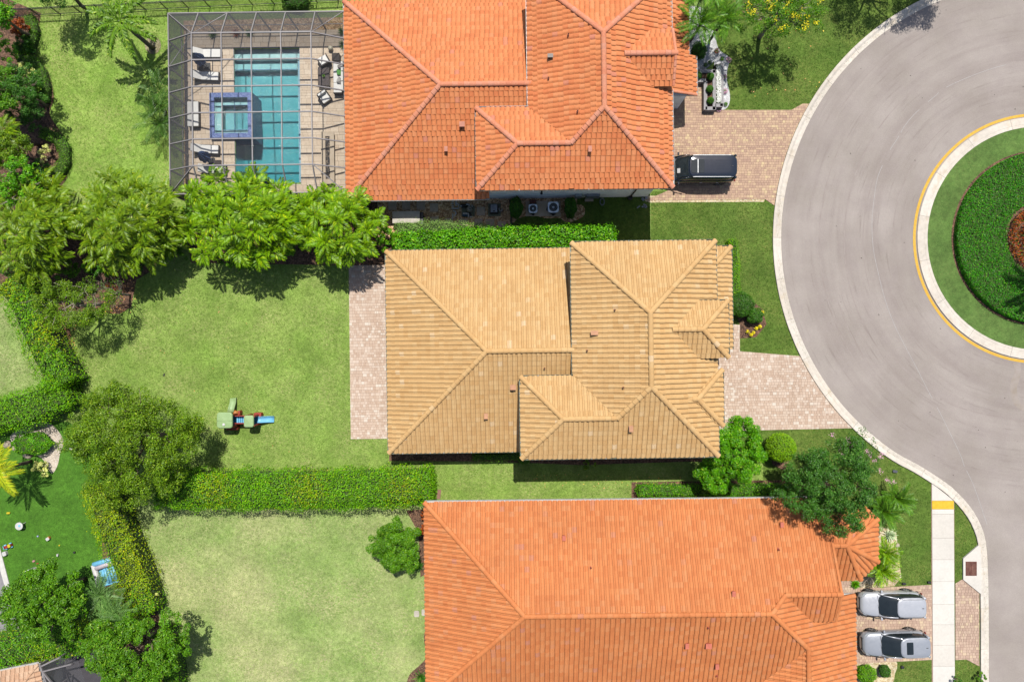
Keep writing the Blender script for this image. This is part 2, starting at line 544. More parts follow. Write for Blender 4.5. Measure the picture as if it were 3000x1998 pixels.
# ------------------------------------------------------------------ ground, lawns
POOL_HOLE = [(684.6, 142), (883, 139.6), (887.5, 538.6), (689.5, 541)]
POOL_HOLE = [(686, 146), (880, 144), (884, 536), (691, 537), (690, 397), (627, 398), (626, 286), (688, 285)]
sheet('ground', [(-10000, -10000), (14000, -10000), (14000, 14000), (-10000, 14000)], 0, G_BASE, hole=POOL_HOLE)
LAWNS = [
 ('lawn', [(40, -700), (1020, -700), (1020, 620), (40, 660)], G_A),
 ('lawn', [(140, 700), (1180, 700), (1180, 1330), (2235, 1330), (2235, 1490), (1242, 1490), (1242, 1450), (215, 1450)], G_B),
 ('lawn', [(380, 1452), (1252, 1452), (1262, 2400), (480, 2400)], G_C),
 ('lawn', [(-700, 850), (0, 850), (200, 1130), (120, 1190), (-700, 1240)], G_C),
 ('lawn', [(1182, 560), (1905, 560), (1905, 760), (1182, 760)], G_F),
 ('lawn', [(1907, 560), (2420, 560), (2420, 1040), (2080, 1040), (2080, 760), (1907, 760)], G_F),
 ('lawn', [(2080, -700), (3400, -700), (2380, 360), (2090, 340)], G_F),
 ('lawn', [(2110, 1240), (2600, 1230), (2940, 1480), (2940, 2400), (2500, 2400), (2236, 1500), (2236, 1331), (2110, 1331)], G_F),
]
for k, (nm, poly, m) in enumerate(LAWNS):
    sheet(nm, poly, .004 + .0003 * k, m, hole=POOL_HOLE if k == 0 else None)
sheet('artificial_turf', [(-700, 1250), (200, 1235), (300, 1300), (340, 1560), (360, 1720), (250, 1860), (60, 1860), (-60, 1500)], .012, TURF)
# planting beds
BEDS = [
 ('mulch_bed', smooth_line([(120, 40), (112, 95), (105, 120), (100, 150), (112, 172), (138, 205), (152, 245), (158, 290), (146, 335), (170, 375), (192, 410), (204, 450), (200, 490), (192, 530), (150, 580), (170, 640)]) + [(560, 640), (520, 700), (470, 745), (452, 790), (400, 820), (385, 900), (350, 920), (200, 910), (210, 1010), (225, 1120), (190, 1130), (130, 1085), (100, 1000), (50, 890), (0, 830), (-700, 760), (-700, 700), (-200, 500), (-200, -100)], MULCH, .014),
 ('mulch_bed', [(860, 600), (1110, 590), (1150, 660), (1780, 666), (1780, 730), (1130, 780), (560, 770), (540, 640)], MULCH, .0142),
 ('mulch_bed', [(1140, 1325), (1540, 1325), (2020, 1320), (2110, 1330), (2110, 1352), (2020, 1352), (1700, 1362), (1440, 1352), (1140, 1350)], MULCH, .0144),
 ('mulch_bed', [(2146, 885), (2190, 870), (2232, 905), (2246, 950), (2215, 988), (2168, 992), (2166, 950)], MULCH, .0146),
 ('mulch_bed', [(1850, 1412), (2360, 1405), (2360, 1462), (1242, 1472), (1850, 1460)], MULCH, .0148),
 ('mulch_bed', [(1190, 1495), (1250, 1490), (1250, 1680), (1232, 1690), (1226, 1560)], MULCH, .0150),
 ('mulch_bed', smooth_line([(1262, 1825), (1242, 1860), (1248, 1920), (1232, 1945), (1200, 1975), (1190, 2010)]) + [(1262, 2010)], MULCH, .0152),
 ('mulch_bed', [(300, 1480), (390, 1560), (420, 1640), (450, 1750), (520, 1990), (540, 2400), (-700, 2400), (-700, 1880), (200, 1840), (300, 1760)], MULCH, .0155),
 ('mulch_bed', [(2280, 1280), (2308, 1290), (2318, 1330), (2300, 1380), (2262, 1360), (2258, 1300)], MULCH, .0157),
 ('sand_patch', smooth_line([(70, 1245), (130, 1235), (160, 1250), (186, 1290), (176, 1330), (168, 1365), (150, 1385), (120, 1340), (60, 1320), (30, 1280), (70, 1245)]), SAND, .016),
 ('pebble_bed', [(1106, 560), (1495, 560), (1495, 700), (1106, 700)], PEBBLE, .018),
 ('pebble_bed', [(1890, 574), (2228, 574), (2240, 585), (2238, 592), (1905, 594), (1890, 590)], CREAMROCK, .019),
 ('pebble_bed', [(2500, 1655), (2545, 1640), (2560, 1530), (2625, 1560), (2640, 1690), (2620, 1716), (2520, 1722), (2500, 1720)], CREAMROCK, .020),
 ('pebble_bed', smooth_line([(2500, 1940), (2560, 1938), (2620, 1936), (2628, 1950), (2622, 1970), (2604, 2005), (2500, 2010)]), CREAMROCK, .021),
 ('white_rock_bed', smooth_line([(2010, 20), (2060, 26), (2075, 80), (2092, 95), (2100, 130), (2110, 150), (2136, 172), (2130, 210), (2130, 240), (2138, 275), (2136, 305), (2122, 322), (2092, 325)]) + [(2092, 180), (2040, 232), (1990, 232), (1990, 20)], WHITEROCK, .022),
 ('white_rock_bed', smooth_line([(1690, 600), (1710, 605), (1712, 630), (1690, 645), (1660, 652), (1640, 640), (1600, 640), (1560, 632), (1520, 640), (1500, 650), (1500, 580), (1690, 580)]), PEBBLE, .0225),
]
for nm, poly, m, z in BEDS: sheet(nm, poly, z, m)

# ------------------------------------------------------------------ asphalt and kerbs
CX, CY = 3040, 699
out_arc = arc(CX, CY, 752, 70, 230, 60)                      # road side of the outer kerb, then the straight run south
tail = smooth_line([(2581, 1296), (2634, 1332), (2687, 1360), (2743, 1395), (2789, 1428), (2832, 1472), (2862, 1515), (2883, 1566), (2890, 1610), (2893, 1663), (2895, 1740), (2896, 1860), (2896, 2000), (2896, 2500)], 4)
road_edge = [p for p in out_arc if p[0] < 2581 or p[1] < 1200] + tail[1:]
m, n, l, b = _nodes('worn_asphalt')
v = coords(n, l)
c0 = P(CX, CY)
sub = n.new('ShaderNodeVectorMath'); sub.operation = 'SUBTRACT'; l.new(v, sub.inputs[0]); sub.inputs[1].default_value = (c0.x, c0.y, 0)
ln = n.new('ShaderNodeVectorMath'); ln.operation = 'LENGTH'; l.new(sub.outputs[0], ln.inputs[0])
sx = n.new('ShaderNodeSeparateXYZ'); l.new(sub.outputs[0], sx.inputs[0])
at = n.new('ShaderNodeMath'); at.operation = 'ARCTAN2'; l.new(sx.outputs[1], at.inputs[0])
ab = n.new('ShaderNodeMath'); ab.operation = 'ABSOLUTE'; l.new(sx.outputs[0], ab.inputs[0]); l.new(ab.outputs[0], at.inputs[1])
cb = n.new('ShaderNodeCombineXYZ'); l.new(ln.outputs['Value'], cb.inputs[0]); l.new(at.outputs[0], cb.inputs[1])
base = ramp(n, l, noise(n, l, v, .25, 4), [(.35, T(180, 169, 160)), (.65, T(195, 184, 176))])
st = mrange(n, l, noise(n, l, cb.outputs[0], .9, 3, .6), .42, .72, 0, 1)
st2 = mrange(n, l, noise(n, l, cb.outputs[0], 4.5, 3, .6), .58, .78, 0, 1)
blot = mrange(n, l, noise(n, l, v, .6, 5, .65), .45, .8, 0, 1)
rf = mrange(n, l, ln.outputs['Value'], 18.5, 23, 1, 0)
mm = n.new('ShaderNodeMath'); mm.operation = 'MULTIPLY'; mm2 = n.new('ShaderNodeMath'); mm2.operation = 'MULTIPLY'; mm2.inputs[1].default_value = .36; l.new(rf, mm2.inputs[0]); l.new(mm2.outputs[0], mm.inputs[1]); l.new(st, mm.inputs[0])
col = mix(n, l, mm.outputs[0], base, T(150, 134, 130))
mm = n.new('ShaderNodeMath'); mm.operation = 'MULTIPLY'; mm2 = n.new('ShaderNodeMath'); mm2.operation = 'MULTIPLY'; mm2.inputs[1].default_value = .42; l.new(rf, mm2.inputs[0]); l.new(mm2.outputs[0], mm.inputs[1]); l.new(st2, mm.inputs[0])
col = mix(n, l, mm.outputs[0], col, T(128, 112, 108))
mm = n.new('ShaderNodeMath'); mm.operation = 'MULTIPLY'; mm.inputs[1].default_value = .4; l.new(blot, mm.inputs[0])
col = mix(n, l, mm.outputs[0], col, T(168, 154, 152))
col = mix(n, l, 1.0, col, mrange(n, l, noise(n, l, v, 22, 5, .8), .3, .7, .84, 1.16), 'MULTIPLY')
l.new(col, b.inputs['Base Color']); b.inputs['Roughness'].default_value = .9
b.inputs['Specular IOR Level'].default_value = .2
bump(n, l, b, noise(n, l, v, 90, 2, .8), .35, .01)
ASPH = m
sheet('asphalt_road', road_edge + [(5200, 2500), (5200, -900)], .026, ASPH)
ROAD_POLY = [P(*p).xy for p in road_edge + [(5200, 2500), (5200, -900)]]

def offset_line(pts, d):
    """pixel polyline moved sideways (positive = to the right-hand side when walking along it in the photo)"""
    out = []
    for i, p in enumerate(pts):
        a = pts[max(i - 1, 0)]; c = pts[min(i + 1, len(pts) - 1)]
        dx, dy = c[0] - a[0], c[1] - a[1]; L = math.hypot(dx, dy) or 1
        out.append((p[0] - dy / L * d, p[1] + dx / L * d))
    return out

def kerb_run(parent, edge, width_px, prof, seg_m, name='kerb_section', side=1):
    """sections of rolled kerb swept along a pixel line; prof = (fraction across, height)"""
    pts = [P(*p) for p in edge]
    lines = [[P(*q) for q in offset_line(edge, side * f * width_px)] for f, z in prof]
    dist = [0]
    for i in range(1, len(pts)): dist.append(dist[-1] + (pts[i] - pts[i - 1]).length)
    tot = dist[-1]
    def at(line, s):
        s = max(0, min(s, tot - 1e-4))
        for i in range(1, len(dist)):
            if dist[i] >= s:
                t = (s - dist[i - 1]) / (dist[i] - dist[i - 1] + 1e-9)
                return line[i - 1].lerp(line[i], t)
        return line[-1]
    k = int(tot / seg_m)
    for q in range(k):
        s0, s1 = q * tot / k + .008, (q + 1) * tot / k - .008
        mb = MB(); vs = []; nn = 5
        for j in range(nn + 1):
            s = s0 + (s1 - s0) * j / nn
            for (f, z), line in zip(prof, lines):
                p = at(line, s); vs.append((p.x, p.y, z))
            for (f, z), line in ((prof[-1], lines[-1]), (prof[0], lines[0])):
                p = at(line, s); vs.append((p.x, p.y, 0.0))
        w = len(prof) + 2; fs = []
        for j in range(nn):
            for a in range(w):
                c = (a + 1) % w
                fs.append((j * w + a, j * w + c, (j + 1) * w + c, (j + 1) * w + a))
        fs.append(tuple(range(w))); fs.append(tuple(nn * w + a for a in range(w)))
        mb.add(vs, fs)
        obj(name, mb, KERB, parent)

kb = sheet('kerb', [(2236, 640), (2237, 640), (2237, 641)], .0005, KERB)
kerb_run(kb, road_edge, 25, [(0, .035), (.05, .04), (.36, .032), (.44, .022), (.52, .045), (.70, .11), (.96, .125), (1.0, .11)], 3.1)
ik = sheet('island_kerb', [(2990, 690), (2991, 690), (2991, 691)], .0005, KERB)
kerb_run(ik, arc(CX, CY, 356, 60, 300, 70), 30, [(0, .03), (.04, .12), (.66, .135), (.72, .12), (.76, .135), (1.0, .14)], 3.3, side=-1)
yl = arc(CX, CY, 366, 60, 300, 90) + list(reversed(arc(CX, CY, 358, 60, 300, 90)))
YELLOW = mat('road_marking_yellow', T(250, 204, 76), T(240, 186, 60), scale=5, rough=.8)
sheet('yellow_road_line', yl, .031, YELLOW)
sheet('island_lawn', arc(CX, CY, 327, 0, 360, 80)[:-1], .12, G_R)
sheet('mulch_bed', arc(CX, CY, 256, 0, 360, 60)[:-1], .128, MULCH)
scr = [(2946, 191), (2900, 204), (2840, 226), (2772, 257), (2730, 290), (2681, 333), (2650, 370), (2628, 408), (2607, 440), (2585, 485), (2568, 531), (2557, 611), (2554, 662), (2557, 720), (2566, 772), (2590, 870), (2619, 950), (2653, 1018), (2687, 1082), (2717, 1142), (2745, 1193), (2781, 1265), (2813, 1332), (2825, 1366), (2853, 1425), (2891, 1536)]
scr = smooth_line(scr, 4)
SCR = mat('worn_chalk_line', T(212, 208, 206), rough=.9)
for a, c in ((0, 12), (14, 17), (19, 26), (27, 32), (36, 78), (80, 92), (93, 100)):
    seg = scr[a:c + 1]
    sheet('chalk_line', offset_line(seg, .55) + list(reversed(offset_line(seg, -.55))), .0306, SCR)
STAIN = mat('tyre_stain', T(176, 162, 148), T(190, 178, 170), scale=1.4, rough=.95)

# ------------------------------------------------------------------ paving
def grid_paving(base, region, rowh, lens, z0, z1, m, rot=0.0, name='paver', limit=300, gap=.012, mixrow=None, seed=1):
    """lays single pavers in rows over a plan polygon (metres); the first `limit` whole ones become objects, the rest one stuff mesh"""
    R = random.Random(seed)
    c, s = math.cos(rot), math.sin(rot)
    loc = [(p[0] * c + p[1] * s, -p[0] * s + p[1] * c) for p in region]
    xs = [p[0] for p in loc]; ys = [p[1] for p in loc]
    Y = min(ys); wholes = []; rest = MB()
    X0, X1 = min(xs), max(xs)
    arr = np.array(loc)
    rows = []
    while Y < max(ys):
        h = rowh if mixrow is None else R.choice(mixrow)
        X = X0 - R.random() * lens[0]
        while X < X1:
            w = R.choice(lens)
            rows.append((X, Y, w, h)); X += w
        Y += h
    for (X, Y, w, h) in rows:
        a, b2, c2, d = X + gap / 2, X + w - gap / 2, Y + gap / 2, Y + h - gap / 2
        cx = np.array([a, b2, b2, a]); cy = np.array([c2, c2, d, d])
        ins = inpoly(cx, cy, loc)
        if ins.all():
            wholes.append((a, b2, c2, d))
        else:
            p = clip_poly(clip_poly(clip_poly(clip_poly(loc, 1, 0, -a), -1, 0, b2), 0, 1, -c2), 0, -1, d)
            if len(p) >= 3:
                ar = abs(sum(p[i][0] * p[(i + 1) % len(p)][1] - p[(i + 1) % len(p)][0] * p[i][1] for i in range(len(p)))) / 2
                if ar > .002:
                    rest.prism([(q[0] * c - q[1] * s, q[0] * s + q[1] * c) for q in p], z0, z1 + R.uniform(-.0015, .0015))
    def dist(wv):
        x, y = (wv[0] + wv[1]) / 2, (wv[2] + wv[3]) / 2
        return math.hypot(x * c - y * s, x * s + y * c)
    wholes.sort(key=dist)
    meshes = {}
    for k, (a, b2, c2, d) in enumerate(wholes):
        zt = z1 + R.uniform(-.002, .002)
        if k < limit:
            key = (round(b2 - a, 3), round(d - c2, 3))
            if key not in meshes:
                mb = MB(); e = .006; w2, h2 = key[0] / 2, key[1] / 2; t = z1 - z0
                vs = [(-w2, -h2, -t), (w2, -h2, -t), (w2, h2, -t), (-w2, h2, -t), (-w2, -h2, -e), (w2, -h2, -e), (w2, h2, -e), (-w2, h2, -e), (-w2 + e, -h2 + e, 0), (w2 - e, -h2 + e, 0), (w2 - e, h2 - e, 0), (-w2 + e, h2 - e, 0)]
                mb.add(vs, [(0, 1, 5, 4), (1, 2, 6, 5), (2, 3, 7, 6), (3, 0, 4, 7), (4, 5, 9, 8), (5, 6, 10, 9), (6, 7, 11, 10), (7, 4, 8, 11), (8, 9, 10, 11)])
                me = mesh_from(name, mb.v, mb.f); me.materials.append(m); meshes[key] = me
            x, y = (a + b2) / 2, (c2 + d) / 2
            link(name, meshes[key], parent=base, M=Matrix.Translation((x * c - y * s, x * s + y * c, zt)) @ Matrix.Rotation(rot, 4, 'Z'))
        else:
            mb_poly = [(a, c2), (b2, c2), (b2, d), (a, d)]
            rest.prism([(q[0] * c - q[1] * s, q[0] * s + q[1] * c) for q in mb_poly], z0, zt)
    if rest.v: obj(name + '_field', rest, m, base, kind='stuff')

def px_poly(pts): return [tuple(P(*p).xy) for p in pts]
HARD = []
def paved(nm, pts, m, basem, z0, z1, **kw):
    base = sheet(nm, pts, z0, basem)
    poly = px_poly(pts); HARD.append(poly)
    grid_paving(base, poly, kw.pop('rowh', .21), kw.pop('lens', [.22, .22, .22, .15, .3]), z0 - .01, z1, m, name='paver', **kw)
    return base
ka = arc(CX, CY, 777.5, 149.6, 172.9, 16)
paved('driveway', [(1955, 225), (2064, 225), (2066, 330), (2092, 323.5), (2318, 323.5), (2351, 305)] + ka + [(2240, 584), (1890, 588), (1955, 560)], PAVER_A, PAVER_BASE_A, .030, .05, mixrow=[.2, .2, .15], rot=.0, seed=3)
kb2 = arc(CX, CY, 777.5, 205.0, 225.6, 16)
paved('driveway', [(2090, 880), (2120, 880), (2146, 950), (2167, 952), (2167, 1029)] + [p for p in kb2 if p[1] > 1029] + [(2488, 1254), (2090, 1263)], PAVER_B, PAVER_BASE_B, .030, .05, mixrow=[.22, .22, .16], rot=.012, seed=4)
paved('patio', [(1022, 778), (1160, 776), (1166, 1284), (1028, 1286)], PAVER_B, PAVER_BASE_B, .030, .05, mixrow=[.22, .22, .16], rot=.012, seed=5)
paved('driveway', [(2458, 1701), (2492, 1701), (2512, 1722), (2573, 1720), (2728, 1712), (2729, 1931), (2507, 1943), (2458, 1943)], PAVER_C, PAVER_BASE_A, .030, .05, mixrow=[.2, .2, .15], rot=.01, seed=6)
paved('driveway', [(2798, 1708), (2818, 1696), (2868, 1736), (2868, 1950), (2830, 1930), (2798, 1932)], PAVER_C, PAVER_BASE_A, .030, .05, rot=.01, seed=7)
HARD.append(ROAD_POLY)
# sidewalk
sw = sheet('sidewalk', [(2727.5, 1412), (2795, 1466), (2797, 2500), (2731, 2500)], .028, PAVER_BASE_B)
HARD.append(px_poly([(2728, 1412), (2793, 1466), (2797, 2500), (2731, 2500)]))
ys = [1410, 1466, 1491, 1505, 1575, 1638, 1702, 1769, 1828, 1888, 1950, 2012, 2074, 2136, 2200]
for i in range(len(ys) - 1):
    y0, y1 = ys[i] + .35, ys[i + 1] - .35
    xl = lambda y: 2729 + (y - 1412) * .005; xr = lambda y: 2792.5 + (y - 1412) * .006
    if i == 0: poly = [(2729, 1415), (2791, 1464), (2791, 1465.6), (2729, 1465.6)]
    else: poly = [(xl(y0), y0), (xr(y0), y0), (xr(y1), y1), (xl(y1), y1)]
    mb = MB(); mb.prism([(P(*p).x, P(*p).y) for p in poly], .02, .06)
    o = obj('sidewalk_slab', mb, CONCRETE if i != 1 else mat('tactile_yellow_paint', T(252, 214, 60), T(248, 200, 40), scale=4, rough=.8), sw)
    if i == 1: o['label'] = 'yellow painted warning strip'
# storm drain apron and grate
slab('drain_apron', [(2863, 1596), (2819, 1634), (2819, 1696), (2868, 1736), (2872, 1736), (2872, 1650), (2870, 1600)], .0, .128, CONCRETE)
dg = thing('storm_drain_grate', 'rusty red iron storm drain grate set in the pale concrete kerb apron', 'drain grate', P(2845, 1665, .13))
RUST = mat('rusty_iron', T(136, 78, 62), T(104, 56, 46), scale=8, rough=.85)
mb = MB(); mb.box(-.40, .40, -.52, .52, .002, .006); obj('pit', mb, mat('drain_pit', T(180, 140, 124), T(80, 50, 44), scale=3, rough=1), dg)
mb = MB(); mb.box(-.42, -.36, -.54, .54, 0, .03); mb.box(.36, .42, -.54, .54, 0, .03); mb.box(-.36, .36, -.54, -.49, 0, .03); mb.box(-.36, .36, .49, .54, 0, .03); mb.box(-.03, .03, -.49, .49, 0, .029)
obj('frame', mb, RUST, dg)
for i in range(15):
    y = -.46 + i * .066
    for x0 in (-.36, .03):
        mb = MB(); mb.box(x0, x0 + .33, y, y + .03, .004, .028); obj('bar', mb, RUST, dg)
sheet('water_stain', smooth_line([(2966, 1062), (2990, 1066), (2986, 1110), (2978, 1140), (2990, 1180), (3040, 1200), (3040, 1215), (2980, 1195), (2962, 1160), (2960, 1120), (2972, 1090), (2966, 1062)]), .0302, STAIN)

RUB = mat('rubber_mark', T(172, 158, 151), T(188, 176, 169), scale=1.1, rough=.95)
for (r0, a0, a1, wd) in ((648, 150, 212, 3.0), (575, 128, 205, 3.4), (520, 140, 196, 2.6), (505, 120, 150, 2.2), (433, 118, 176, 2.6), (620, 196, 222, 3.2), (700, 120, 150, 2.4)):
    e = arc(CX + 8, CY + 4, r0, a0, a1, 26); sheet('rubber_mark', offset_line(e, wd / 2) + list(reversed(offset_line(e, -wd / 2 * .6))), .0292 + r0 * 1e-6, RUB)
sheet('rubber_mark', offset_line(smooth_line([(2618, 1050), (2680, 1110), (2760, 1170), (2850, 1205), (3010, 1235)]), 1.4) + list(reversed(offset_line(smooth_line([(2618, 1050), (2680, 1110), (2760, 1170), (2850, 1205), (3010, 1235)]), -1.4))), .0300, RUB)
Rr = random.Random(2); spots = MB()
for k in range(90):
    x, y = Rr.uniform(2300, 3000), Rr.uniform(0, 1990); d_ = math.hypot(x - CX, y - CY)
    if not (375 < d_ < 740 or (y > 1250 and x > 2640 + (y - 1250) * .95 and x > 2910)): continue
    q = P(x, y); r_ = Rr.uniform(.02, .06); spots.add([(q.x + r_ * math.cos(i) * Rr.uniform(.7, 1.3), q.y + r_ * math.sin(i) * Rr.uniform(.7, 1.3), .0312) for i in (0, 1.05, 2.1, 3.14, 4.2, 5.2)], [(0, 1, 2, 3, 4, 5)])
obj('oil_spots', spots, mat('oil_spot', T(110, 98, 92), rough=.7), None, kind='stuff')
# ------------------------------------------------------------------ tiled houses
def tile_template(w, e, over=.05, lip=.030, flat=False, gap=.027):
    """one clay tile: barrel and pan across, laid at a slight tilt; (a across, b up the slope, n out of it)"""
    if flat: prof = [(0, .002), (.08, .030), (.28, .044), (.58, .044), (.80, .028), (.88, .002), (1.0, .0)]
    else: prof = [(0, .004), (.08, .036), (.22, .060), (.38, .068), (.54, .060), (.68, .036), (.76, .004), (.88, -.006), (1.0, .0)]
    V = []
    for (t, h) in prof: V.append((t * (w - gap), -over, h + lip))
    for (t, h) in prof: V.append((t * (w - gap), e + .004, h + .0))
    for (t, h) in prof: V.append((t * (w - gap), -over, h + .006 if h + .006 > 0 else 0))
    n = len(prof); F = []
    for i in range(n - 1):
        F.append((i, i + 1, n + i + 1, n + i))
        F.append((2 * n + i, 2 * n + i + 1, i + 1, i))
    return V, F

class House:
    def __init__(s, name, label, loc_ang, wallm, tilem, capm=None, tw=.33, te=.36, flat=False, stagger=False, seed=1, gap=.024, lip=.030):
        s.ang = loc_ang
        s.root = thing(name, label, 'house', (0, 0, 0), loc_ang)
        s.pivot = Vector((0, 0, 0))
        s.wallm, s.tilem, s.capm = wallm, tilem, capm or tilem
        s.tw, s.te, s.stagger = tw, te, stagger
        s.R = random.Random(seed)
        s.tmpl = tile_template(tw, te, flat=flat, gap=gap, lip=lip)
        s.deck = MB(); s.full = []; s.restV = []; s.restF = []; s.nv = 0
        s.caps = []; s.planes = []
        s.flat = flat
    def plane(s, poly, ep, up, z0, pitch=.4167):
        """poly: convex plan polygon; ep: a point on the eave line; up: plan direction going up the slope"""
        ux, uy = up; L = math.hypot(ux, uy); ux /= L; uy /= L
        ax, ay = uy, -ux                                   # along the eave (right-handed with up and +z)
        zf = lambda x, y: z0 + pitch * ((x - ep[0]) * ux + (y - ep[1]) * uy)
        s.planes.append((halfplanes(poly), zf))
        s.deck.add([(x, y, zf(x, y) - .012) for x, y in poly], [tuple(range(len(poly)))])
        cs = 1 / math.sqrt(1 + pitch * pitch)
        e = s.te * cs
        ab = [((x - ep[0]) * ax + (y - ep[1]) * ay, (x - ep[0]) * ux + (y - ep[1]) * uy) for x, y in poly]
        hp = halfplanes(ab)
        a0 = min(p[0] for p in ab); a1 = max(p[0] for p in ab); b0 = min(0, min(p[1] for p in ab)); b1 = max(p[1] for p in ab)
        A = Vector((ax, ay, 0)); U = Vector((ux * cs, uy * cs, pitch * cs)); N = A.cross(U)
        O = Vector((ep[0], ep[1], z0))
        i0 = math.floor(a0 / s.tw) - 1
        V, F = s.tmpl
        for j in range(int(math.floor(b0 / e)), int(b1 / e) + 1):
            sh = (s.tw / 2 if (s.stagger and j % 2) else 0) + (math.sin(j * 12.9898) * 43758.5453 % 1 - .5) * (.10 if s.flat else .02)
            for i in range(i0, int(a1 / s.tw) + 2):
                ca, cb = i * s.tw + sh, j * e
                cor = [(ca, cb), (ca + s.tw, cb), (ca + s.tw, cb + e), (ca, cb + e)]
                ins = [min(h[0] * p[0] + h[1] * p[1] + h[2] for h in hp) >= -.03 for p in cor]
                dz = (math.sin(i * 78.233 + j * 12.9898) * 43758.5453 % 1 - .5) * .007
                org = O + A * ca + U * (j * s.te) + N * dz
                if all(ins):
                    M = Matrix(((A.x, U.x, N.x, org.x), (A.y, U.y, N.y, org.y), (A.z, U.z, N.z, org.z), (0, 0, 0, 1)))
                    s.full.append(M)
                else:
                    if max(h[2] + h[0] * (ca + s.tw / 2) + h[1] * (cb + e / 2) for h in hp) < -1: continue
                    vs = []; fs = []
                    for f in F:
                        q = [(ca + V[k][0], (j * s.te + V[k][1]) * cs - V[k][2] * 0, V[k][2] + dz, j * s.te + V[k][1]) for k in f]
                        for h in hp:
                            q = clip_poly(q, *h)
                            if len(q) < 3: break
                        if len(q) < 3: continue
                        o0 = len(vs)
                        vs += [O + A * p[0] + U * p[3] + N * p[2] for p in q]
                        fs.append(tuple(range(o0, o0 + len(q))))
                    if vs:
                        s.restV += [tuple(v) for v in vs]
                        s.restF += [tuple(k + s.nv for k in f) for f in fs]; s.nv += len(vs)
        return zf
    def ridge(s, p0, p1, r=.175, lift=.015):
        p0, p1 = Vector(p0), Vector(p1)
        if p1.z < p0.z - .01: p0, p1 = p1, p0            # lay from the low end up
        d = p1 - p0; L = d.length; k = max(1, round(L / .40)); st = L / k
        d.normalize(); side = d.cross(Vector((0, 0, 1))).normalized(); n = side.cross(d)
        for i in range(k):
            o = p0 + d * (i * st) + n * lift
            M = Matrix(((side.x, d.x, n.x, o.x), (side.y, d.y, n.y, o.y), (side.z, d.z, n.z, o.z), (0, 0, 0, 1)))
            s.caps.append((M, st, r))
    def finish(s, gut=None):
        s.roof = obj('roof', s.deck, mat('roof_underlay', T(170, 112, 76), rough=.9), s.root)
        # tiles: the whole ones nearest the middle of the picture are single objects
        ca, sa = math.cos(s.ang), math.sin(s.ang)
        def vis(M):
            x, y, z = M.translation
            X, Y = x * ca - y * sa, x * sa + y * ca
            k = H / (H - z)
            return abs(X) * k < 39 and abs(Y) * k < 26
        full = sorted(s.full, key=lambda M: (0 if vis(M) else 1, -M.translation.z, M.translation.x))
        V, F = s.tmpl
        me = mesh_from('roof_tile', V, F); me.materials.append(s.tilem)
        for M in full[:300]: link('roof_tile', me, parent=s.roof, M=M)
        VV = np.array(V); FF = np.array(F)
        rest = full[300:]
        if rest:
            out = np.zeros((len(rest), len(V), 3)); 
            for k, M in enumerate(rest):
                a = np.array(M)
                out[k] = VV @ a[:3, :3].T + a[:3, 3]
            faces = (FF[None] + (np.arange(len(rest)) * len(V))[:, None, None]).reshape(-1, 4)
            me2 = np_mesh('roof_tile_field', out.reshape(-1, 3), faces)
            link('roof_tile_field', me2, s.tilem, s.roof, kind='stuff')
        if s.restV:
            # weld so that each cut tile is one island
            bm = bmesh.new(); me3 = mesh_from('cut_tile_field', s.restV, s.restF)
            bm.from_mesh(me3); bmesh.ops.remove_doubles(bm, verts=bm.verts, dist=.0004); bm.to_mesh(me3); bm.free()
            link('cut_tile_field', me3, s.tilem, s.roof, kind='stuff')
        cms = {}
        for M, st, r in s.caps:
            key = (round(st, 2), r)
            if key not in cms:
                L = key[0] + .05; vs = []; seg = 8
                for (y, rr, zz) in ((-.02, r * 1.08, .028), (L, r * .92, 0.0)):
                    for k in range(seg + 1):
                        a = math.pi * k / seg
                        vs.append((rr * math.cos(a), y, rr * .75 * math.sin(a) + zz))
                for k in range(seg + 1):
                    a = math.pi * k / seg
                    vs.append(((r * 1.08 - .02) * math.cos(a), -.02, (r * 1.08 - .02) * .75 * math.sin(a) + .012))
                n = seg + 1
                fs = [(k + 1, k, n + k, n + k + 1) for k in range(seg)] + [(k, k + 1, 2 * n + k + 1, 2 * n + k) for k in range(seg)]
                cm = mesh_from('ridge_tile', vs, fs); cm.materials.append(s.capm); cms[key] = cm
            link('ridge_tile', cms[key], parent=s.roof, M=M)
    def wallbox(s, x0, x1, y0, y1, z1, name='wall', m=None):
        mb = MB(); mb.box(x0, x1, y0, y1, 0, z1); return obj(name, mb, m or s.wallm, s.root)
    def soffit(s, poly, z, t=.16):
        mb = MB(); mb.prism(poly, z - t, z - .03); obj('fascia', mb, WHITE, s.root)
    def gutter(s, pts, z, m, w=.11):
        for i in range(len(pts) - 1):
            (x0, y0), (x1, y1) = pts[i], pts[i + 1]
            d = Vector((x1 - x0, y1 - y0, 0)); L = d.length; d.normalize(); nrm = Vector((d.y, -d.x, 0))
            c0 = Vector((x0, y0, z)) + nrm * (w / 2 + .002); c1 = Vector((x1, y1, z)) + nrm * (w / 2 + .002)
            mb = MB()
            mb.beam(c0 + nrm * (w / 2 - .008), c1 + nrm * (w / 2 - .008), .014, .11)
            mb.beam(c0 - nrm * (w / 2 - .008), c1 - nrm * (w / 2 - .008), .014, .10)
            mb.beam(c0 + Vector((0, 0, -.05)), c1 + Vector((0, 0, -.05)), w - .03, .012)
            gobj = obj('gutter', mb, m, s.root)
            k = int(L / .95)
            for q in range(1, k):
                c = c0.lerp(c1, q / k)
                mb = MB(); mb.cbox(c + Vector((0, 0, .045)), (.03, w + .02, .012), math.atan2(d.y, d.x)); obj('gutter_strap', mb, WHITE, gobj)
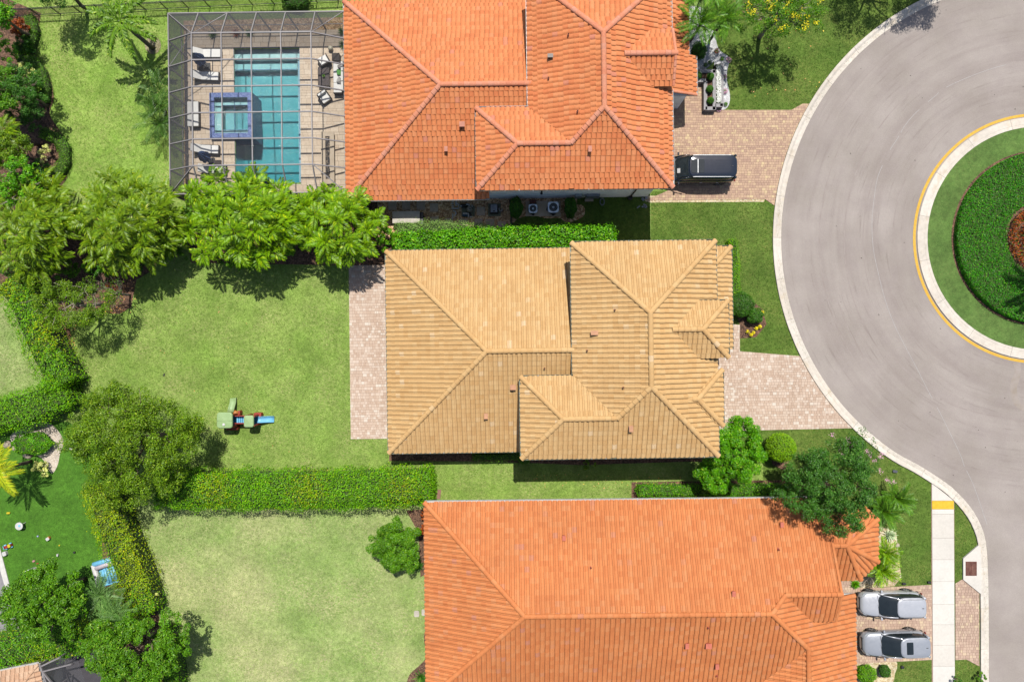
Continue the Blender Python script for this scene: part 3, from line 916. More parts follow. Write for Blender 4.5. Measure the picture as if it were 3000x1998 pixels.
    def vent(s, x, y, z, size=(.30, .22, .22), rz=0, m=None):
        """hooded roof vent on its flashing"""
        mb = MB(); a, b, h = size
        M = Matrix.Translation((x, y, z)) @ Matrix.Rotation(rz, 4, 'Z')
        mb.box(-a / 2, a / 2, -b / 2, b / 2, -.1, h, M); mb.box(-a / 2 - .04, a / 2 + .04, -b / 2 - .04, b / 2 + .02, h + .002, h + .03, M)
        obj('roof_vent', mb, m or s.ventm, s.root)
    def pipe(s, x, y, z, m=None):
        mb = MB(); mb.lathe((x, y, z), [(.10, -.05), (.07, .08), (.055, .09), (.055, .30), (.045, .30), (.045, .1)], 12)
        obj('vent_pipe', mb, m or s.ventm, s.root, smooth=False)
    def window(s, x, y, z, w, h, face):
        """face: 'S','N','E','W' """
        d = {'S': (0, -1), 'N': (0, 1), 'E': (1, 0), 'W': (-1, 0)}[face]
        rz = math.atan2(d[1], d[0]) + math.pi / 2
        M = Matrix.Translation((x, y, z)) @ Matrix.Rotation(rz, 4, 'Z')
        mb = MB()
        mb.box(-w / 2 - .06, -w / 2, -.05, .04, 0, h, M); mb.box(w / 2, w / 2 + .06, -.05, .04, 0, h, M)
        mb.box(-w / 2 - .06, w / 2 + .06, -.06, .04, h, h + .06, M); mb.box(-w / 2 - .1, w / 2 + .1, -.08, .04, -.08, 0, M)
        mb.box(-.02, .02, -.035, .03, 0, h, M)
        f = obj('window', mb, WHITE, s.root)
        mb = MB(); mb.box(-w / 2, w / 2, -.02, .02, 0, h, M); obj('pane', mb, GLASS, f)
    def door(s, x, y, w, h, face, n=1, m=None, name='garage_door'):
        d = {'S': (0, -1), 'N': (0, 1), 'E': (1, 0), 'W': (-1, 0)}[face]
        rz = math.atan2(d[1], d[0]) + math.pi / 2
        M = Matrix.Translation((x, y, 0)) @ Matrix.Rotation(rz, 4, 'Z')
        fm = MB(); fm.box(-w / 2 - .1, -w / 2, -.05, .04, .05, h + .1, M); fm.box(w / 2, w / 2 + .1, -.05, .04, .05, h + .1, M); fm.box(-w / 2, w / 2, -.05, .04, h, h + .1, M)
        o = obj(name, fm, WHITE, s.root)
        for k in range(n):
            mb = MB(); mb.box(-w / 2 + .01, w / 2 - .01, -.03, .03, .06 + k * (h - .06) / n + .01, .06 + (k + 1) * (h - .06) / n - .01, M); obj('panel', mb, m or WHITE, o)

PT = .4167
# ---- house 1 (top)
h1 = House('tiled_house', 'two storey white house with orange tile roof, beside the caged pool', .0122, WALLM, ORANGE, RIDGE1, tw=.34, te=.37, flat=True, stagger=False, seed=3)
h1.ventm = mat('terracotta_vent', T(226, 150, 122), rough=.7)
z = 2.9; pl = .41
h1.plane([(-11.91, 24.84), (-11.91, 10.40), (-4.69, 17.62)], (-11.91, 10.4), (1, 0), z, pl)
h1.plane([(-11.91, 24.84), (-4.69, 17.62), (1.95, 17.62), (1.95, 24.84)], (-11.91, 24.84), (0, -1), z, pl)
h1.plane([(-11.91, 10.4), (-1.52, 10.4), (-1.52, 17.62), (-4.69, 17.62)], (-11.91, 10.4), (0, 1), z, pl)
h1.plane([(-1.52, 15.2), (1.95, 15.2), (1.95, 17.62), (-1.52, 17.62)], (-11.91, 10.4), (0, 1), z, pl)
zr = z + 7.22 * pl
for a, c in (((-11.91, 24.84, z), (-4.69, 17.62, zr)), ((-11.91, 10.4, z), (-4.69, 17.62, zr)), ((-4.69, 17.62, zr), (1.9, 17.62, zr))): h1.ridge(a, c)
u = 5.9; r1 = u + 4.9 * PT; r2 = u + 2.785 * PT
h1.plane([(1.33, 25.03), (11.13, 25.03), (6.23, 20.13)], (1.33, 25.03), (0, -1), u)
h1.plane([(1.33, 25.03), (1.33, 15.95), (4.115, 13.165), (6.23, 15.28), (6.23, 20.13)], (1.33, 0), (1, 0), u)
h1.plane([(11.13, 25.03), (11.13, 10.38), (6.23, 15.28), (6.23, 20.13)], (11.13, 0), (-1, 0), u)
h1.plane([(-2.26, 10.38), (4.115, 10.38), (4.115, 13.165), (.525, 13.165)], (0, 10.38), (0, 1), u)
h1.plane([(4.115, 10.38), (11.13, 10.38), (6.23, 15.28), (4.115, 13.165)], (0, 10.38), (0, 1), u)
h1.plane([(-2.26, 15.95), (.525, 13.165), (4.115, 13.165), (1.33, 15.95)], (0, 15.95), (0, -1), u)
h1.plane([(-2.26, 10.38), (-2.26, 15.95), (.525, 13.165)], (-2.26, 0), (1, 0), u)
for a, c in (((1.33, 25.03, u), (6.23, 20.13, r1)), ((11.13, 25.03, u), (6.23, 20.13, r1)), ((6.23, 20.13, r1), (6.23, 15.28, r1)), ((11.13, 10.38, u), (6.23, 15.28, r1)), ((4.115, 13.165, r2), (6.23, 15.28, r1)), ((.525, 13.165, r2), (4.115, 13.165, r2)), ((-2.26, 10.38, u), (.525, 13.165, r2)), ((-2.26, 15.95, u), (.525, 13.165, r2))): h1.ridge(a, c)
ge = 6.55; gr = ge + 1.875 * PT; gx = 11.2
xe = 11.13 - (ge - u) / PT; xr_ = 11.13 - (gr - u) / PT
h1.plane([(xr_, 18.97), (gx, 18.97), (gx, 20.845), (xe, 20.845)], (0, 20.845), (0, -1), ge)
h1.plane([(xe, 17.1), (gx, 17.1), (gx, 18.97), (xr_, 18.97)], (0, 17.1), (0, 1), ge)
h1.ridge((xr_, 18.97, gr), (gx, 18.97, gr))
for sgn in (-1, 1): h1.ridge((gx - .1, 18.97 + sgn * 1.875, ge), (gx - .1, 18.97, gr), r=.10, lift=.03)
pz = 2.9
h1.plane([(13.10, 20.57), (13.10, 27.5), (10.5, 27.5), (10.5, 20.57)], (13.1, 0), (-1, 0), pz)
h1.plane([(13.64, 17.68), (13.64, 20.57), (10.5, 20.57), (10.5, 17.68)], (13.64, 0), (-1, 0), pz)
h1.ridge((13.64, 17.74, pz), (10.9, 17.74, pz + 2.74 * PT), r=.10, lift=.03)
h1.finish()
h1.wallbox(-11.3, 1.6, 11.0, 24.2, 2.8)
h1.wallbox(-1.62, 10.53, 10.98, 15.35, 5.8, 'wall'); h1.wallbox(1.93, 10.53, 15.35, 24.4, 5.79)
h1.wallbox(10.3, 12.95, 17.72, 18.0, 2.95); h1.wallbox(10.3, 12.0, 18.0, 27, 2.85)
mb = MB(); mb.prism([(10.5, 17.3), (10.9, 17.3), (10.9, 20.6), (10.5, 20.6)], 5.8, 6.5)
mb.add([(10.9, 17.3, 6.5), (10.9, 20.6, 6.5), (10.9, 18.97, 7.2), (10.5, 17.3, 6.5), (10.5, 20.6, 6.5), (10.5, 18.97, 7.2)], [(0, 1, 2), (3, 5, 4), (0, 2, 5, 3), (1, 4, 5, 2)])
obj('gable_wall', mb, WALLM, h1.root)
h1.soffit([(-11.85, 10.46), (-1.6, 10.46), (-1.6, 24.78), (-11.85, 24.78)], 2.9)
h1.soffit([(-2.2, 10.44), (11.07, 10.44), (11.07, 24.97), (1.39, 24.97), (1.39, 15.89), (-2.2, 15.89)], 5.9)
h1.soffit([(10.6, 17.72), (13.58, 17.72), (13.58, 20.5), (13.04, 20.55), (13.04, 27.4), (10.6, 27.4)], 2.9)
h1.gutter([(11.13, 10.38), (11.13, 17.1)], 5.9, WHITE); h1.gutter([(11.13, 20.85), (11.13, 25.0)], 5.9, WHITE)
h1.gutter([(-2.26, 15.95), (-2.26, 10.38), (11.13, 10.38)], 5.86, BROWNM); h1.gutter([(1.33, 25.0), (1.33, 15.95)], 5.86, WHITE)
h1.gutter([(-11.91, 24.84), (-11.91, 10.4), (-1.52, 10.4)], 2.86, WHITE); h1.gutter([(13.64, 17.68), (13.64, 20.57)], 2.88, WHITE); h1.gutter([(13.10, 20.6), (13.10, 27.4)], 2.88, WHITE)
h1.gutter([(1.33, 15.95), (-2.26, 15.95)], 5.87, WHITE)
def at_h(h, px, py, z):
    p = P(px, py, z); c, s_ = math.cos(-h.ang), math.sin(-h.ang)
    return p.x * c - p.y * s_, p.x * s_ + p.y * c
def putv(h, px, py, z, kind='v', **kw):
    for _ in range(4):
        x, y = at_h(h, px, py, z + .15)
        zz = [f(x, y) for hp, f in h.planes if all(a * x + b * y + c > -.05 for a, b, c in hp)]
        if zz: z = max(zz)
    (h.vent if kind == 'v' else h.pipe)(x, y, z, **kw)
putv(h1, 1354, 366, 4.85, size=(.3, .3, .3)); putv(h1, 1307, 438, 4.1, size=(.16, .3, .3)); putv(h1, 1728, 438, 7.0, size=(.16, .34, .3))
putv(h1, 1612, 166, 7.0, size=(.3, .2, .3), m=BROWNM); putv(h1, 1665, 103, 7.1, 'p'); putv(h1, 1607, 230, 6.9, 'p'); putv(h1, 1692, 327, 7.2, 'p')
for x in (1759, 1806, 1853):
    xx, yy = at_h(h1, x, 564, 3.3)
    mb = MB(); mb.box(xx - .1, xx + .1, 10.94, 10.99, 4.2, 4.4); obj('soffit_vent', mb, mat('brick_red_vent', T(120, 60, 48), rough=.8), h1.root)
mb = MB(); mb.tube([(9.35, 10.46, 5.75), (9.25, 10.8, 5.5), (9.2, 10.9, 5.2), (9.2, 10.92, .25), (9.2, 10.7, .12)], .05, 8); obj('downspout', mb, BROWNM, h1.root)
for x, w in ((6.9, 1.2), (2.9, 1.0)): h1.window(x, 10.98, 3.6, w, 1.2, 'S')
h1.window(-1.62, 13.1, 4.2, 1.2, .9, 'W') if False else None
h1.window(4.5, 10.98, 1.0, .9, 1.1, 'S') if False else None
h1.door(10.53, 12.6, 2.6, 2.3, 'E', 4); h1.door(10.53, 15.9, 2.6, 2.3, 'E', 4)
h1.window(10.53, 13.5, 3.9, 1.6, 1.2, 'E'); h1.window(-11.3, 20.5, .9, 1.8, 1.3, 'W'); h1.door(-11.3, 15.5, 4.8, 2.3, 'W', 1, GLASS, 'sliding_door')
mb = MB(); mb.cbox((6.25, 10.88, .9), (1.0, .18, .9)); o = obj('meter_box', mb, GREY, h1.root); mb = MB(); mb.cbox((5.15, 10.88, 1.0), (.5, .2, .8)); obj('meter_box', mb, mat('electrical_grey', T(196, 204, 208), rough=.5), h1.root)
mb = MB(); mb.tube([(-.9, 10.93, .35), (4.8, 10.93, .35)], .03, 6); obj('conduit', mb, WHITE, h1.root)
mb = MB(); mb.cbox((2.3, 10.9, 2.6), (.12, .16, .2)); mb.lathe((2.3, 10.82, 2.42), [(.05, .1), (.1, 0), (.08, 0)], 10); obj('wall_lamp', mb, BLACK, h1.root)

# ---- house 2 (centre)
h2 = House('tiled_house', 'two storey house under a sand yellow tile roof in the middle of the picture', .0145, WALL2, TAN, TAN, tw=.335, te=.36, seed=8, gap=.015, lip=.024)
h2.ventm = mat('tan_vent', T(232, 170, 128), rough=.7)
z = 2.9; pl = .405; zr = z + 7.325 * pl
h2.plane([(-9.07, 6.65), (-9.07, -8.0), (-1.745, -.675)], (-9.07, 0), (1, 0), z, pl)
h2.plane([(-9.07, 6.65), (-1.745, -.675), (4.75, -.675), (4.75, 6.65)], (0, 6.65), (0, -1), z, pl)
h2.plane([(-9.07, -8.0), (1.15, -8.0), (1.15, -.675), (-1.745, -.675)], (0, -8.0), (0, 1), z, pl)
h2.plane([(1.15, -3.1), (4.75, -3.1), (4.75, -.675), (1.15, -.675)], (0, -8.0), (0, 1), z, pl)
for a, c in (((-9.07, 6.65, z), (-1.745, -.675, zr)), ((-9.07, -8, z), (-1.745, -.675, zr)), ((-1.745, -.675, zr), (4.2, -.675, zr))): h2.ridge(a, c)
u = 5.9; r1 = u + 4.92 * PT; r2 = u + 2.795 * PT
h2.plane([(4.16, 6.65), (14.0, 6.65), (9.08, 1.73)], (0, 6.65), (0, -1), u)
h2.plane([(4.16, 6.65), (4.16, -2.46), (6.955, -5.255), (9.08, -3.13), (9.08, 1.73)], (4.16, 0), (1, 0), u)
h2.plane([(14.0, 6.65), (14.0, -8.05), (9.08, -3.13), (9.08, 1.73)], (14.0, 0), (-1, 0), u)
h2.plane([(.55, -8.05), (6.955, -8.05), (6.955, -5.255), (3.345, -5.255)], (0, -8.05), (0, 1), u)
h2.plane([(6.955, -8.05), (14.0, -8.05), (9.08, -3.13), (6.955, -5.255)], (0, -8.05), (0, 1), u)
h2.plane([(.55, -2.46), (3.345, -5.255), (6.955, -5.255), (4.16, -2.46)], (0, -2.46), (0, -1), u)
h2.plane([(.55, -8.05), (.55, -2.46), (3.345, -5.255)], (.55, 0), (1, 0), u)
for a, c in (((4.16, 6.65, u), (9.08, 1.73, r1)), ((14, 6.65, u), (9.08, 1.73, r1)), ((9.08, 1.73, r1), (9.08, -3.13, r1)), ((14, -8.05, u), (9.08, -3.13, r1)), ((6.955, -5.255, r2), (9.08, -3.13, r1)), ((3.345, -5.255, r2), (6.955, -5.255, r2)), ((.55, -8.05, u), (3.345, -5.255, r2)), ((.55, -2.46, u), (3.345, -5.255, r2))): h2.ridge(a, c)
ge = 6.5; hw = 1.9; cy = .6; gr = ge + hw * PT; gx = 14.6
xe = 14.0 - (ge - u) / PT; xr_ = 14.0 - (gr - u) / PT
h2.plane([(xr_, cy), (gx - hw, cy), (gx, cy + hw), (xe, cy + hw)], (0, cy + hw), (0, -1), ge)
h2.plane([(xe, cy - hw), (gx, cy - hw), (gx - hw, cy), (xr_, cy)], (0, cy - hw), (0, 1), ge)
h2.plane([(gx, cy - hw), (gx, cy + hw), (gx - hw, cy)], (gx, 0), (-1, 0), ge)
for a, c in (((xr_, cy, gr), (gx - hw, cy, gr)), ((gx, cy + hw, ge), (gx - hw, cy, gr)), ((gx, cy - hw, ge), (gx - hw, cy, gr))): h2.ridge(a, c)
gx2 = 14.36; cy2 = -4.08; gr2 = u + hw * PT
h2.plane([(14.0 - hw, cy2), (gx2 - hw, cy2), (gx2, cy2 + hw), (14.0, cy2 + hw)], (0, cy2 + hw), (0, -1), u + .02)
h2.plane([(14.0, cy2 - hw), (gx2, cy2 - hw), (gx2 - hw, cy2), (14.0 - hw, cy2)], (0, cy2 - hw), (0, 1), u + .02)
h2.plane([(gx2, cy2 - hw), (gx2, cy2 + hw), (gx2 - hw, cy2)], (gx2, 0), (-1, 0), u + .02)
for a, c in (((14.0 - hw - .35, cy2, gr2), (gx2 - hw, cy2, gr2)), ((gx2, cy2 + hw, u), (gx2 - hw, cy2, gr2)), ((gx2, cy2 - hw, u), (gx2 - hw, cy2, gr2))): h2.ridge(a, c)
h2.plane([(16.03, 6.63), (16.03, -.82), (13.35, -.82), (13.35, 3.95)], (16.03, 0), (-1, 0), 2.9)
h2.plane([(16.03, 6.63), (13.35, 3.95), (13.35, 6.63)], (0, 6.63), (0, -1), 2.9)
h2.ridge((16.03, 6.63, 2.9), (13.5, 4.1, 2.9 + 2.53 * PT))
h2.finish()
h2.wallbox(-8.45, 4.6, -7.4, 6.05, 2.8)
h2.wallbox(1.15, 13.4, -7.45, -3.06, 5.8); h2.wallbox(4.76, 13.4, -3.06, 6.05, 5.79)
h2.wallbox(13.4, 14.1, -.95, 2.15, 6.42, 'entry_tower'); h2.wallbox(13.4, 15.4, 2.2, 6.0, 2.8)
mb = MB(); mb.prism([(12.4, -.95), (13.39, -.95), (13.39, 2.15), (12.4, 2.15)], 5.85, 6.41); obj('entry_tower', mb, WALL2, h2.root)
h2.wallbox(13.41, 13.75, -5.6, -2.6, 5.7, 'garage_front')
h2.soffit([(-9.0, -7.93), (1.2, -7.93), (1.2, 6.58), (-9.0, 6.58)], 2.9); h2.soffit([(1.2, -1.0), (4.1, -1.0), (4.1, 6.58), (1.2, 6.58)], 2.9)
h2.soffit([(.62, -7.98), (13.93, -7.98), (13.93, 6.58), (4.22, 6.58), (4.22, -2.53), (.62, -2.53)], 5.9)
h2.soffit([(12.6, cy - hw + .06), (14.54, cy - hw + .06), (14.54, cy + hw - .06), (12.6, cy + hw - .06)], 6.5)
h2.soffit([(13.41, -.76), (15.97, -.76), (15.97, 6.57), (13.41, 6.57)], 2.9)
h2.soffit([(13.93, cy2 - hw + .05), (gx2 - .05, cy2 - hw + .05), (gx2 - .05, cy2 + hw - .05), (13.93, cy2 + hw - .05)], 5.91)
h2.gutter([(4.2, 6.65), (-9.07, 6.65), (-9.07, -8.0), (.9, -8.0)], 2.86, GUTTER2)
h2.gutter([(14.0, 6.65), (4.16, 6.65), (4.16, -2.46), (.55, -2.46), (.55, -8.05), (14.0, -8.05), (14.0, -6.0)], 5.86, GUTTER2)
h2.gutter([(14.0, 2.6), (14.0, 6.65)], 5.86, GUTTER2); h2.gutter([(16.03, -.82), (16.03, 6.63), (14.0, 6.63)], 2.86, GUTTER2)
h2.gutter([(gx, cy - hw), (gx, cy + hw), (12.7, cy + hw)], 6.46, GUTTER2); h2.gutter([(gx2, cy2 - hw), (gx2, cy2 + hw)], 5.87, GUTTER2)
putv(h2, 1503, 1134, 4.7, size=(.32, .3, .3)); putv(h2, 1424, 1218, 4.1, size=(.2, .34, .3)); putv(h2, 1741, 975, 7.1, size=(.42, .24, .28)); putv(h2, 1848, 1255, 7.0, size=(.2, .36, .3))
for a in ((1801, 908, 7.3), (1720, 1027, 7.1), (1826, 1135, 7.4), (1595, 1079, 5.4)): putv(h2, *a, 'p')
for x in (-6, -2): h2.window(x, -7.4, .95, 1.2, 1.2, 'S')
for x in (2.4, 6.2, 10.4): h2.window(x, -7.45, 3.7, 1.1, 1.2, 'S')
for x in (7, 11): h2.window(x, 6.05, 3.7, 1.1, 1.2, 'N')
h2.door(13.75, -4.1, 2.7, 2.4, 'E', 4); h2.window(13.4, -6.7, 3.8, .9, 1.2, 'E'); h2.window(15.4, 4.0, .9, 1.8, 1.3, 'E'); h2.door(14.1, .6, 1.4, 2.3, 'E', 1, BROWNM, 'front_door')
h2.door(-8.45, 0, 4.5, 2.3, 'W', 1, GLASS, 'sliding_door'); h2.window(-8.45, -5, .9, 1.4, 1.3, 'W')

# ---- house 3 (bottom)
h3 = House('tiled_house', 'long single storey house under a burnt orange tile roof along the bottom edge', .0108, WALL2, ORANGE3, ORANGE3, tw=.345, te=.38, seed=5)
h3.ventm = mat('salmon_vent', T(236, 130, 104), rough=.7)
z = 2.9; zr = z + 7.17 * PT
h3.plane([(-6.5, -11.69), (-6.5, -26.03), (.67, -18.86)], (-6.5, 0), (1, 0), z)
h3.plane([(-6.5, -11.69), (22.65, -11.69), (22.65, -17.75), (18.71, -17.75), (17.6, -18.86), (.67, -18.86)][:3] + [(18.71, -17.75), (17.6, -18.86), (.67, -18.86)], (0, -11.69), (0, -1), z) if False else None
h3.plane([(-6.5, -11.69), (17.6, -11.69), (17.6, -18.86), (.67, -18.86)], (0, -11.69), (0, -1), z)
h3.plane([(17.6, -11.69), (18.71, -11.69), (18.71, -17.75), (17.6, -18.86)], (0, -11.69), (0, -1), z)
h3.plane([(18.71, -11.69), (22.65, -11.69), (22.65, -17.75), (18.71, -17.75)], (0, -11.69), (0, -1), z)
h3.plane([(18.71, -17.75), (20.87, -19.92), (22.65, -19.92), (22.65, -17.75)], (0, -19.92), (0, 1), z + (24.77 - 20.87) * PT)
h3.plane([(17.6, -18.86), (18.71, -17.75), (20.87, -19.91), (20.6, -21.86)], (24.77, 0), (-1, 0), z)
h3.plane([(20.6, -31), (24.77, -31), (24.77, -18.6), (22.2, -18.6), (20.87, -19.91), (20.6, -21.86)], (24.77, 0), (-1, 0), z)
h3.plane([(-6.5, -26.03), (16.43, -26.03), (16.43, -18.86), (.67, -18.86)], (0, -26.03), (0, 1), z)
h3.plane([(16.43, -26.03), (20.6, -21.86), (17.6, -18.86), (16.43, -18.86)], (0, -26.03), (0, 1), z)
h3.plane([(20.6, -21.86), (20.6, -31), (16.43, -31), (16.43, -26.03)], (16.43, 0), (1, 0), z)
zw = z + 6.06 * PT; zs = z + 4.17 * PT; ze = z + (24.77 - 20.87) * PT
for a, c in (((-6.5, -11.69, z), (.67, -18.86, zr)), ((-6.5, -26.03, z), (.67, -18.86, zr)), ((.67, -18.86, zr), (17.6, -18.86, zr)), ((18.71, -17.75, zw), (17.6, -18.86, zr)), ((18.71, -17.75, zw), (22.65, -17.75, zw)), ((20.6, -21.86, zs), (17.6, -18.86, zr)), ((20.6, -21.86, zs), (20.6, -31, zs))): h3.ridge(a, c)
h3.ridge((22.6, -11.75, z), (22.6, -17.75, zw), r=.10, lift=.03); h3.ridge((22.6, -19.9, ze), (22.6, -17.75, zw), r=.10, lift=.03)
A = (23.65, -14.8); za = 2.9 + 2.83 * PT
h3.plane([(26.48, -13.25), (26.48, -16.35), A], (26.48, 0), (-1, 0), 2.9)
h3.plane([(22.5, -17.63), (25.2, -17.63), A, (22.5, -14.8)], (0, -17.63), (0, 1), 2.9)
h3.plane([(22.5, -11.97), (25.2, -11.97), A, (22.5, -14.8)], (0, -11.97), (0, -1), 2.9)
h3.plane([(25.2, -17.63), (26.48, -16.35), A], (25.2, -17.63), (-1, 1), 2.9, .38)
h3.plane([(25.2, -11.97), (26.48, -13.25), A], (25.2, -11.97), (-1, -1), 2.9, .38)
for q in ((25.2, -17.63), (26.48, -16.35), (26.48, -13.25), (25.2, -11.97)): h3.ridge((*q, 2.9), (*A, za))
h3.ridge((22.65, -14.8, za), (*A, za))
h3.finish()
h3.wallbox(-5.9, 22.0, -25.4, -12.3, 2.8); h3.wallbox(17, 24.1, -30.5, -18.75, 2.79); obj('gable_wall', MB().add([(x_, y_, z_) for x_ in (21.7, 22.3) for (y_, z_) in ((-19.6, 2.7), (-12.3, 2.7), (-12.3, 3.0), (-17.75, 5.2), (-19.6, 4.4))], [(0, 1, 2, 3, 4), (9, 8, 7, 6, 5), (1, 6, 7, 2), (2, 7, 8, 3), (3, 8, 9, 4), (4, 9, 5, 0)]), WALL2, h3.root)
mb = MB(); mb.prism([(22.3, -17.0), (24.95, -17.0), (25.9, -16.05), (25.9, -13.5), (24.95, -12.6), (22.3, -12.6)], 0, 2.75); obj('bay_wall', mb, WALL2, h3.root)
h3.soffit([(-6.43, -25.96), (22.6, -25.96), (22.6, -11.76), (-6.43, -11.76)], 2.9); h3.soffit([(22.61, -30.9), (24.7, -30.9), (24.7, -18.66), (22.61, -18.66)], 2.9)
h3.soffit([(22.61, -17.57), (25.16, -17.57), (26.42, -16.3), (26.42, -13.3), (25.16, -12.03), (22.61, -12.03)], 2.9)
h3.gutter([(22.6, -11.69), (-6.5, -11.69)], 2.87, WHITE, .15); h3.gutter([(-6.5, -11.8), (-6.5, -26)], 2.87, BROWNM, .06)
for a in ((1652, 1575, 4.6), (2149, 1738, 5.4), (2290, 1536, 4.0)): putv(h3, *a, size=(.16, .3, .22))
for a in ((2012, 1890, 5.2), (2100, 1950, 4.6)): putv(h3, *a, size=(.18, .32, .26))
putv(h3, 2075, 1890, 5.2, size=(.34, .3, .26))
for a in ((1731, 1662, 5.2), (2281, 1609, 4.4), (2075, 1838, 5.7), (2100, 1979, 4.3)): putv(h3, *a, 'p')
for x in (0, 6, 12): h3.window(x, -12.3, .95, 1.2, 1.2, 'N')
h3.door(24.1, -21.9, 2.7, 2.3, 'E', 4); h3.door(24.1, -25.2, 2.7, 2.3, 'E', 4); h3.window(25.9, -14.8, .8, 1.4, 1.3, 'E'); h3.window(-5.9, -18, .9, 1.8, 1.3, 'W')

# ---- house 4 (bottom-left corner)
h4 = House('tiled_house', 'corner of a house with a pale terracotta roof at the bottom left edge', .20, WALL2, PINKTILE, PINKTILE, tw=.34, te=.40, seed=9)
h4.ventm = WHITE
c4 = at_h(h4, 112, 1944, 3.0)
h4.plane([(c4[0] - 11, c4[1]), (c4[0], c4[1]), (c4[0] - 5, c4[1] - 5), (c4[0] - 6, c4[1] - 5)], (0, c4[1]), (0, -1), 3.0, .35)
h4.plane([(c4[0], c4[1]), (c4[0], c4[1] - 10), (c4[0] - 5, c4[1] - 5)], (c4[0], 0), (-1, 0), 3.0, .35)
h4.ridge((c4[0], c4[1], 3.0), (c4[0] - 5, c4[1] - 5, 3 + 5 * .35), r=.1)
h4.finish()
h4.wallbox(c4[0] - 10.5, c4[0] - .6, c4[1] - 9.5, c4[1] - .6, 2.9)
h4.soffit([(c4[0] - 10.9, c4[1] - 9.9), (c4[0] - .06, c4[1] - 9.9), (c4[0] - .06, c4[1] - .06), (c4[0] - 10.9, c4[1] - .06)], 3.0)
h4.gutter([(c4[0], c4[1] - 9), (c4[0], c4[1]), (c4[0] - 10, c4[1])], 2.96, WHITE, .14)
HARD += [px_poly([(1030, -200), (1500, -200), (1960, -200), (1960, 560), (1500, 580), (1030, 580)]), px_poly([(1160, 740), (2110, 730), (2110, 1300), (1160, 1310)]), px_poly([(1290, 1480), (2450, 1480), (2480, 2400), (1290, 2400)])]
# ------------------------------------------------------------------ foliage builders
def rand_dirs(n, up=-.3):
    d = rng.normal(size=(int(n * 2.2) + 8, 3)); d /= np.linalg.norm(d, axis=1)[:, None]
    d = d[d[:, 2] > up]
    while len(d) < n: d = np.concatenate([d, d])
    return d[:n]

def leaves(Pn, Nn, size, aspect=.5, fold=.25, jit=.42):
    """folded diamond leaves at points P with rough normals N -> verts, tris"""
    n = len(Pn)
    N = Nn + rng.normal(size=(n, 3)) * jit; N /= np.linalg.norm(N, axis=1)[:, None] + 1e-9
    R = rng.normal(size=(n, 3)); Tn = np.cross(N, R); Tn /= np.linalg.norm(Tn, axis=1)[:, None] + 1e-9
    B = np.cross(N, Tn)
    s = (size * rng.uniform(.65, 1.3, n))[:, None]
    V = np.empty((n, 4, 3))
    V[:, 0] = Pn - Tn * s * .5
    V[:, 1] = Pn + B * s * aspect * .5 + N * s * fold * .35
    V[:, 2] = Pn + Tn * s * .5 - N * s * fold * .2
    V[:, 3] = Pn - B * s * aspect * .5 + N * s * fold * .35
    i = np.arange(n)[:, None] * 4
    F = np.concatenate([i + np.array([[0, 1, 2]]), i + np.array([[0, 2, 3]])], 1).reshape(-1, 3)
    return V.reshape(-1, 3), F

def foliage(name, Pn, Nn, size, m, parent, aspect=.5, kind=None, **kw):
    V, F = leaves(Pn, Nn, size, aspect, **kw)
    return link(name, np_mesh(name, V, F), m, parent, kind)

def crown_points(rx, ry, rz, lobes, per, lr, gaps=0.0, inner=.25, up=-.35, lobe_flat=.8):
    """leaf positions of a broad-leaf crown: many small rounded boughs over an uneven ellipsoid"""
    L = rand_dirs(lobes, up)
    lobes_f = 1.55; lobes = int(lobes * lobes_f); lr = lr * .72; per = int(per * .62)
    L = rand_dirs(lobes, up)
    k = np.where(rng.random(lobes) < inner, rng.uniform(.35, .75, lobes), rng.uniform(.74, 1.08, lobes))
    wob = 1 + .12 * np.sin(3 * np.arctan2(L[:, 1], L[:, 0]) + rng.uniform(0, 6)) + .08 * np.sin(5 * np.arctan2(L[:, 1], L[:, 0]) + rng.uniform(0, 6))
    C = L * (k * wob)[:, None] * np.array([rx, ry, rz])
    C += rng.normal(size=C.shape) * lr * .25
    Ps = []; Ns = []
    for c in C:
        r = lr * rng.uniform(.6, 1.3); n = int(per * (r / lr) ** 2)
        if rng.random() < gaps: n = int(n * .35)
        d = rand_dirs(n, -.45)
        Ps.append(c + d * r * rng.uniform(.55, 1.08, (n, 1)) * np.array([1, 1, lobe_flat])); Ns.append(d * 1.0 + np.array([0, 0, .45]))
    return np.concatenate(Ps), np.concatenate(Ns)

def limb(mb, p0, p1, r0, r1, n=5, wig=.08, seg=6):
    p0, p1 = Vector(p0), Vector(p1); L = (p1 - p0).length
    pts = [p0.lerp(p1, k / n) + Vector((rnd.uniform(-1, 1), rnd.uniform(-1, 1), 0)) * wig * L * (0 if k in (0, n) else 1) for k in range(n + 1)]
    mb.tube(pts, [r0 + (r1 - r0) * k / n for k in range(n + 1)], seg)

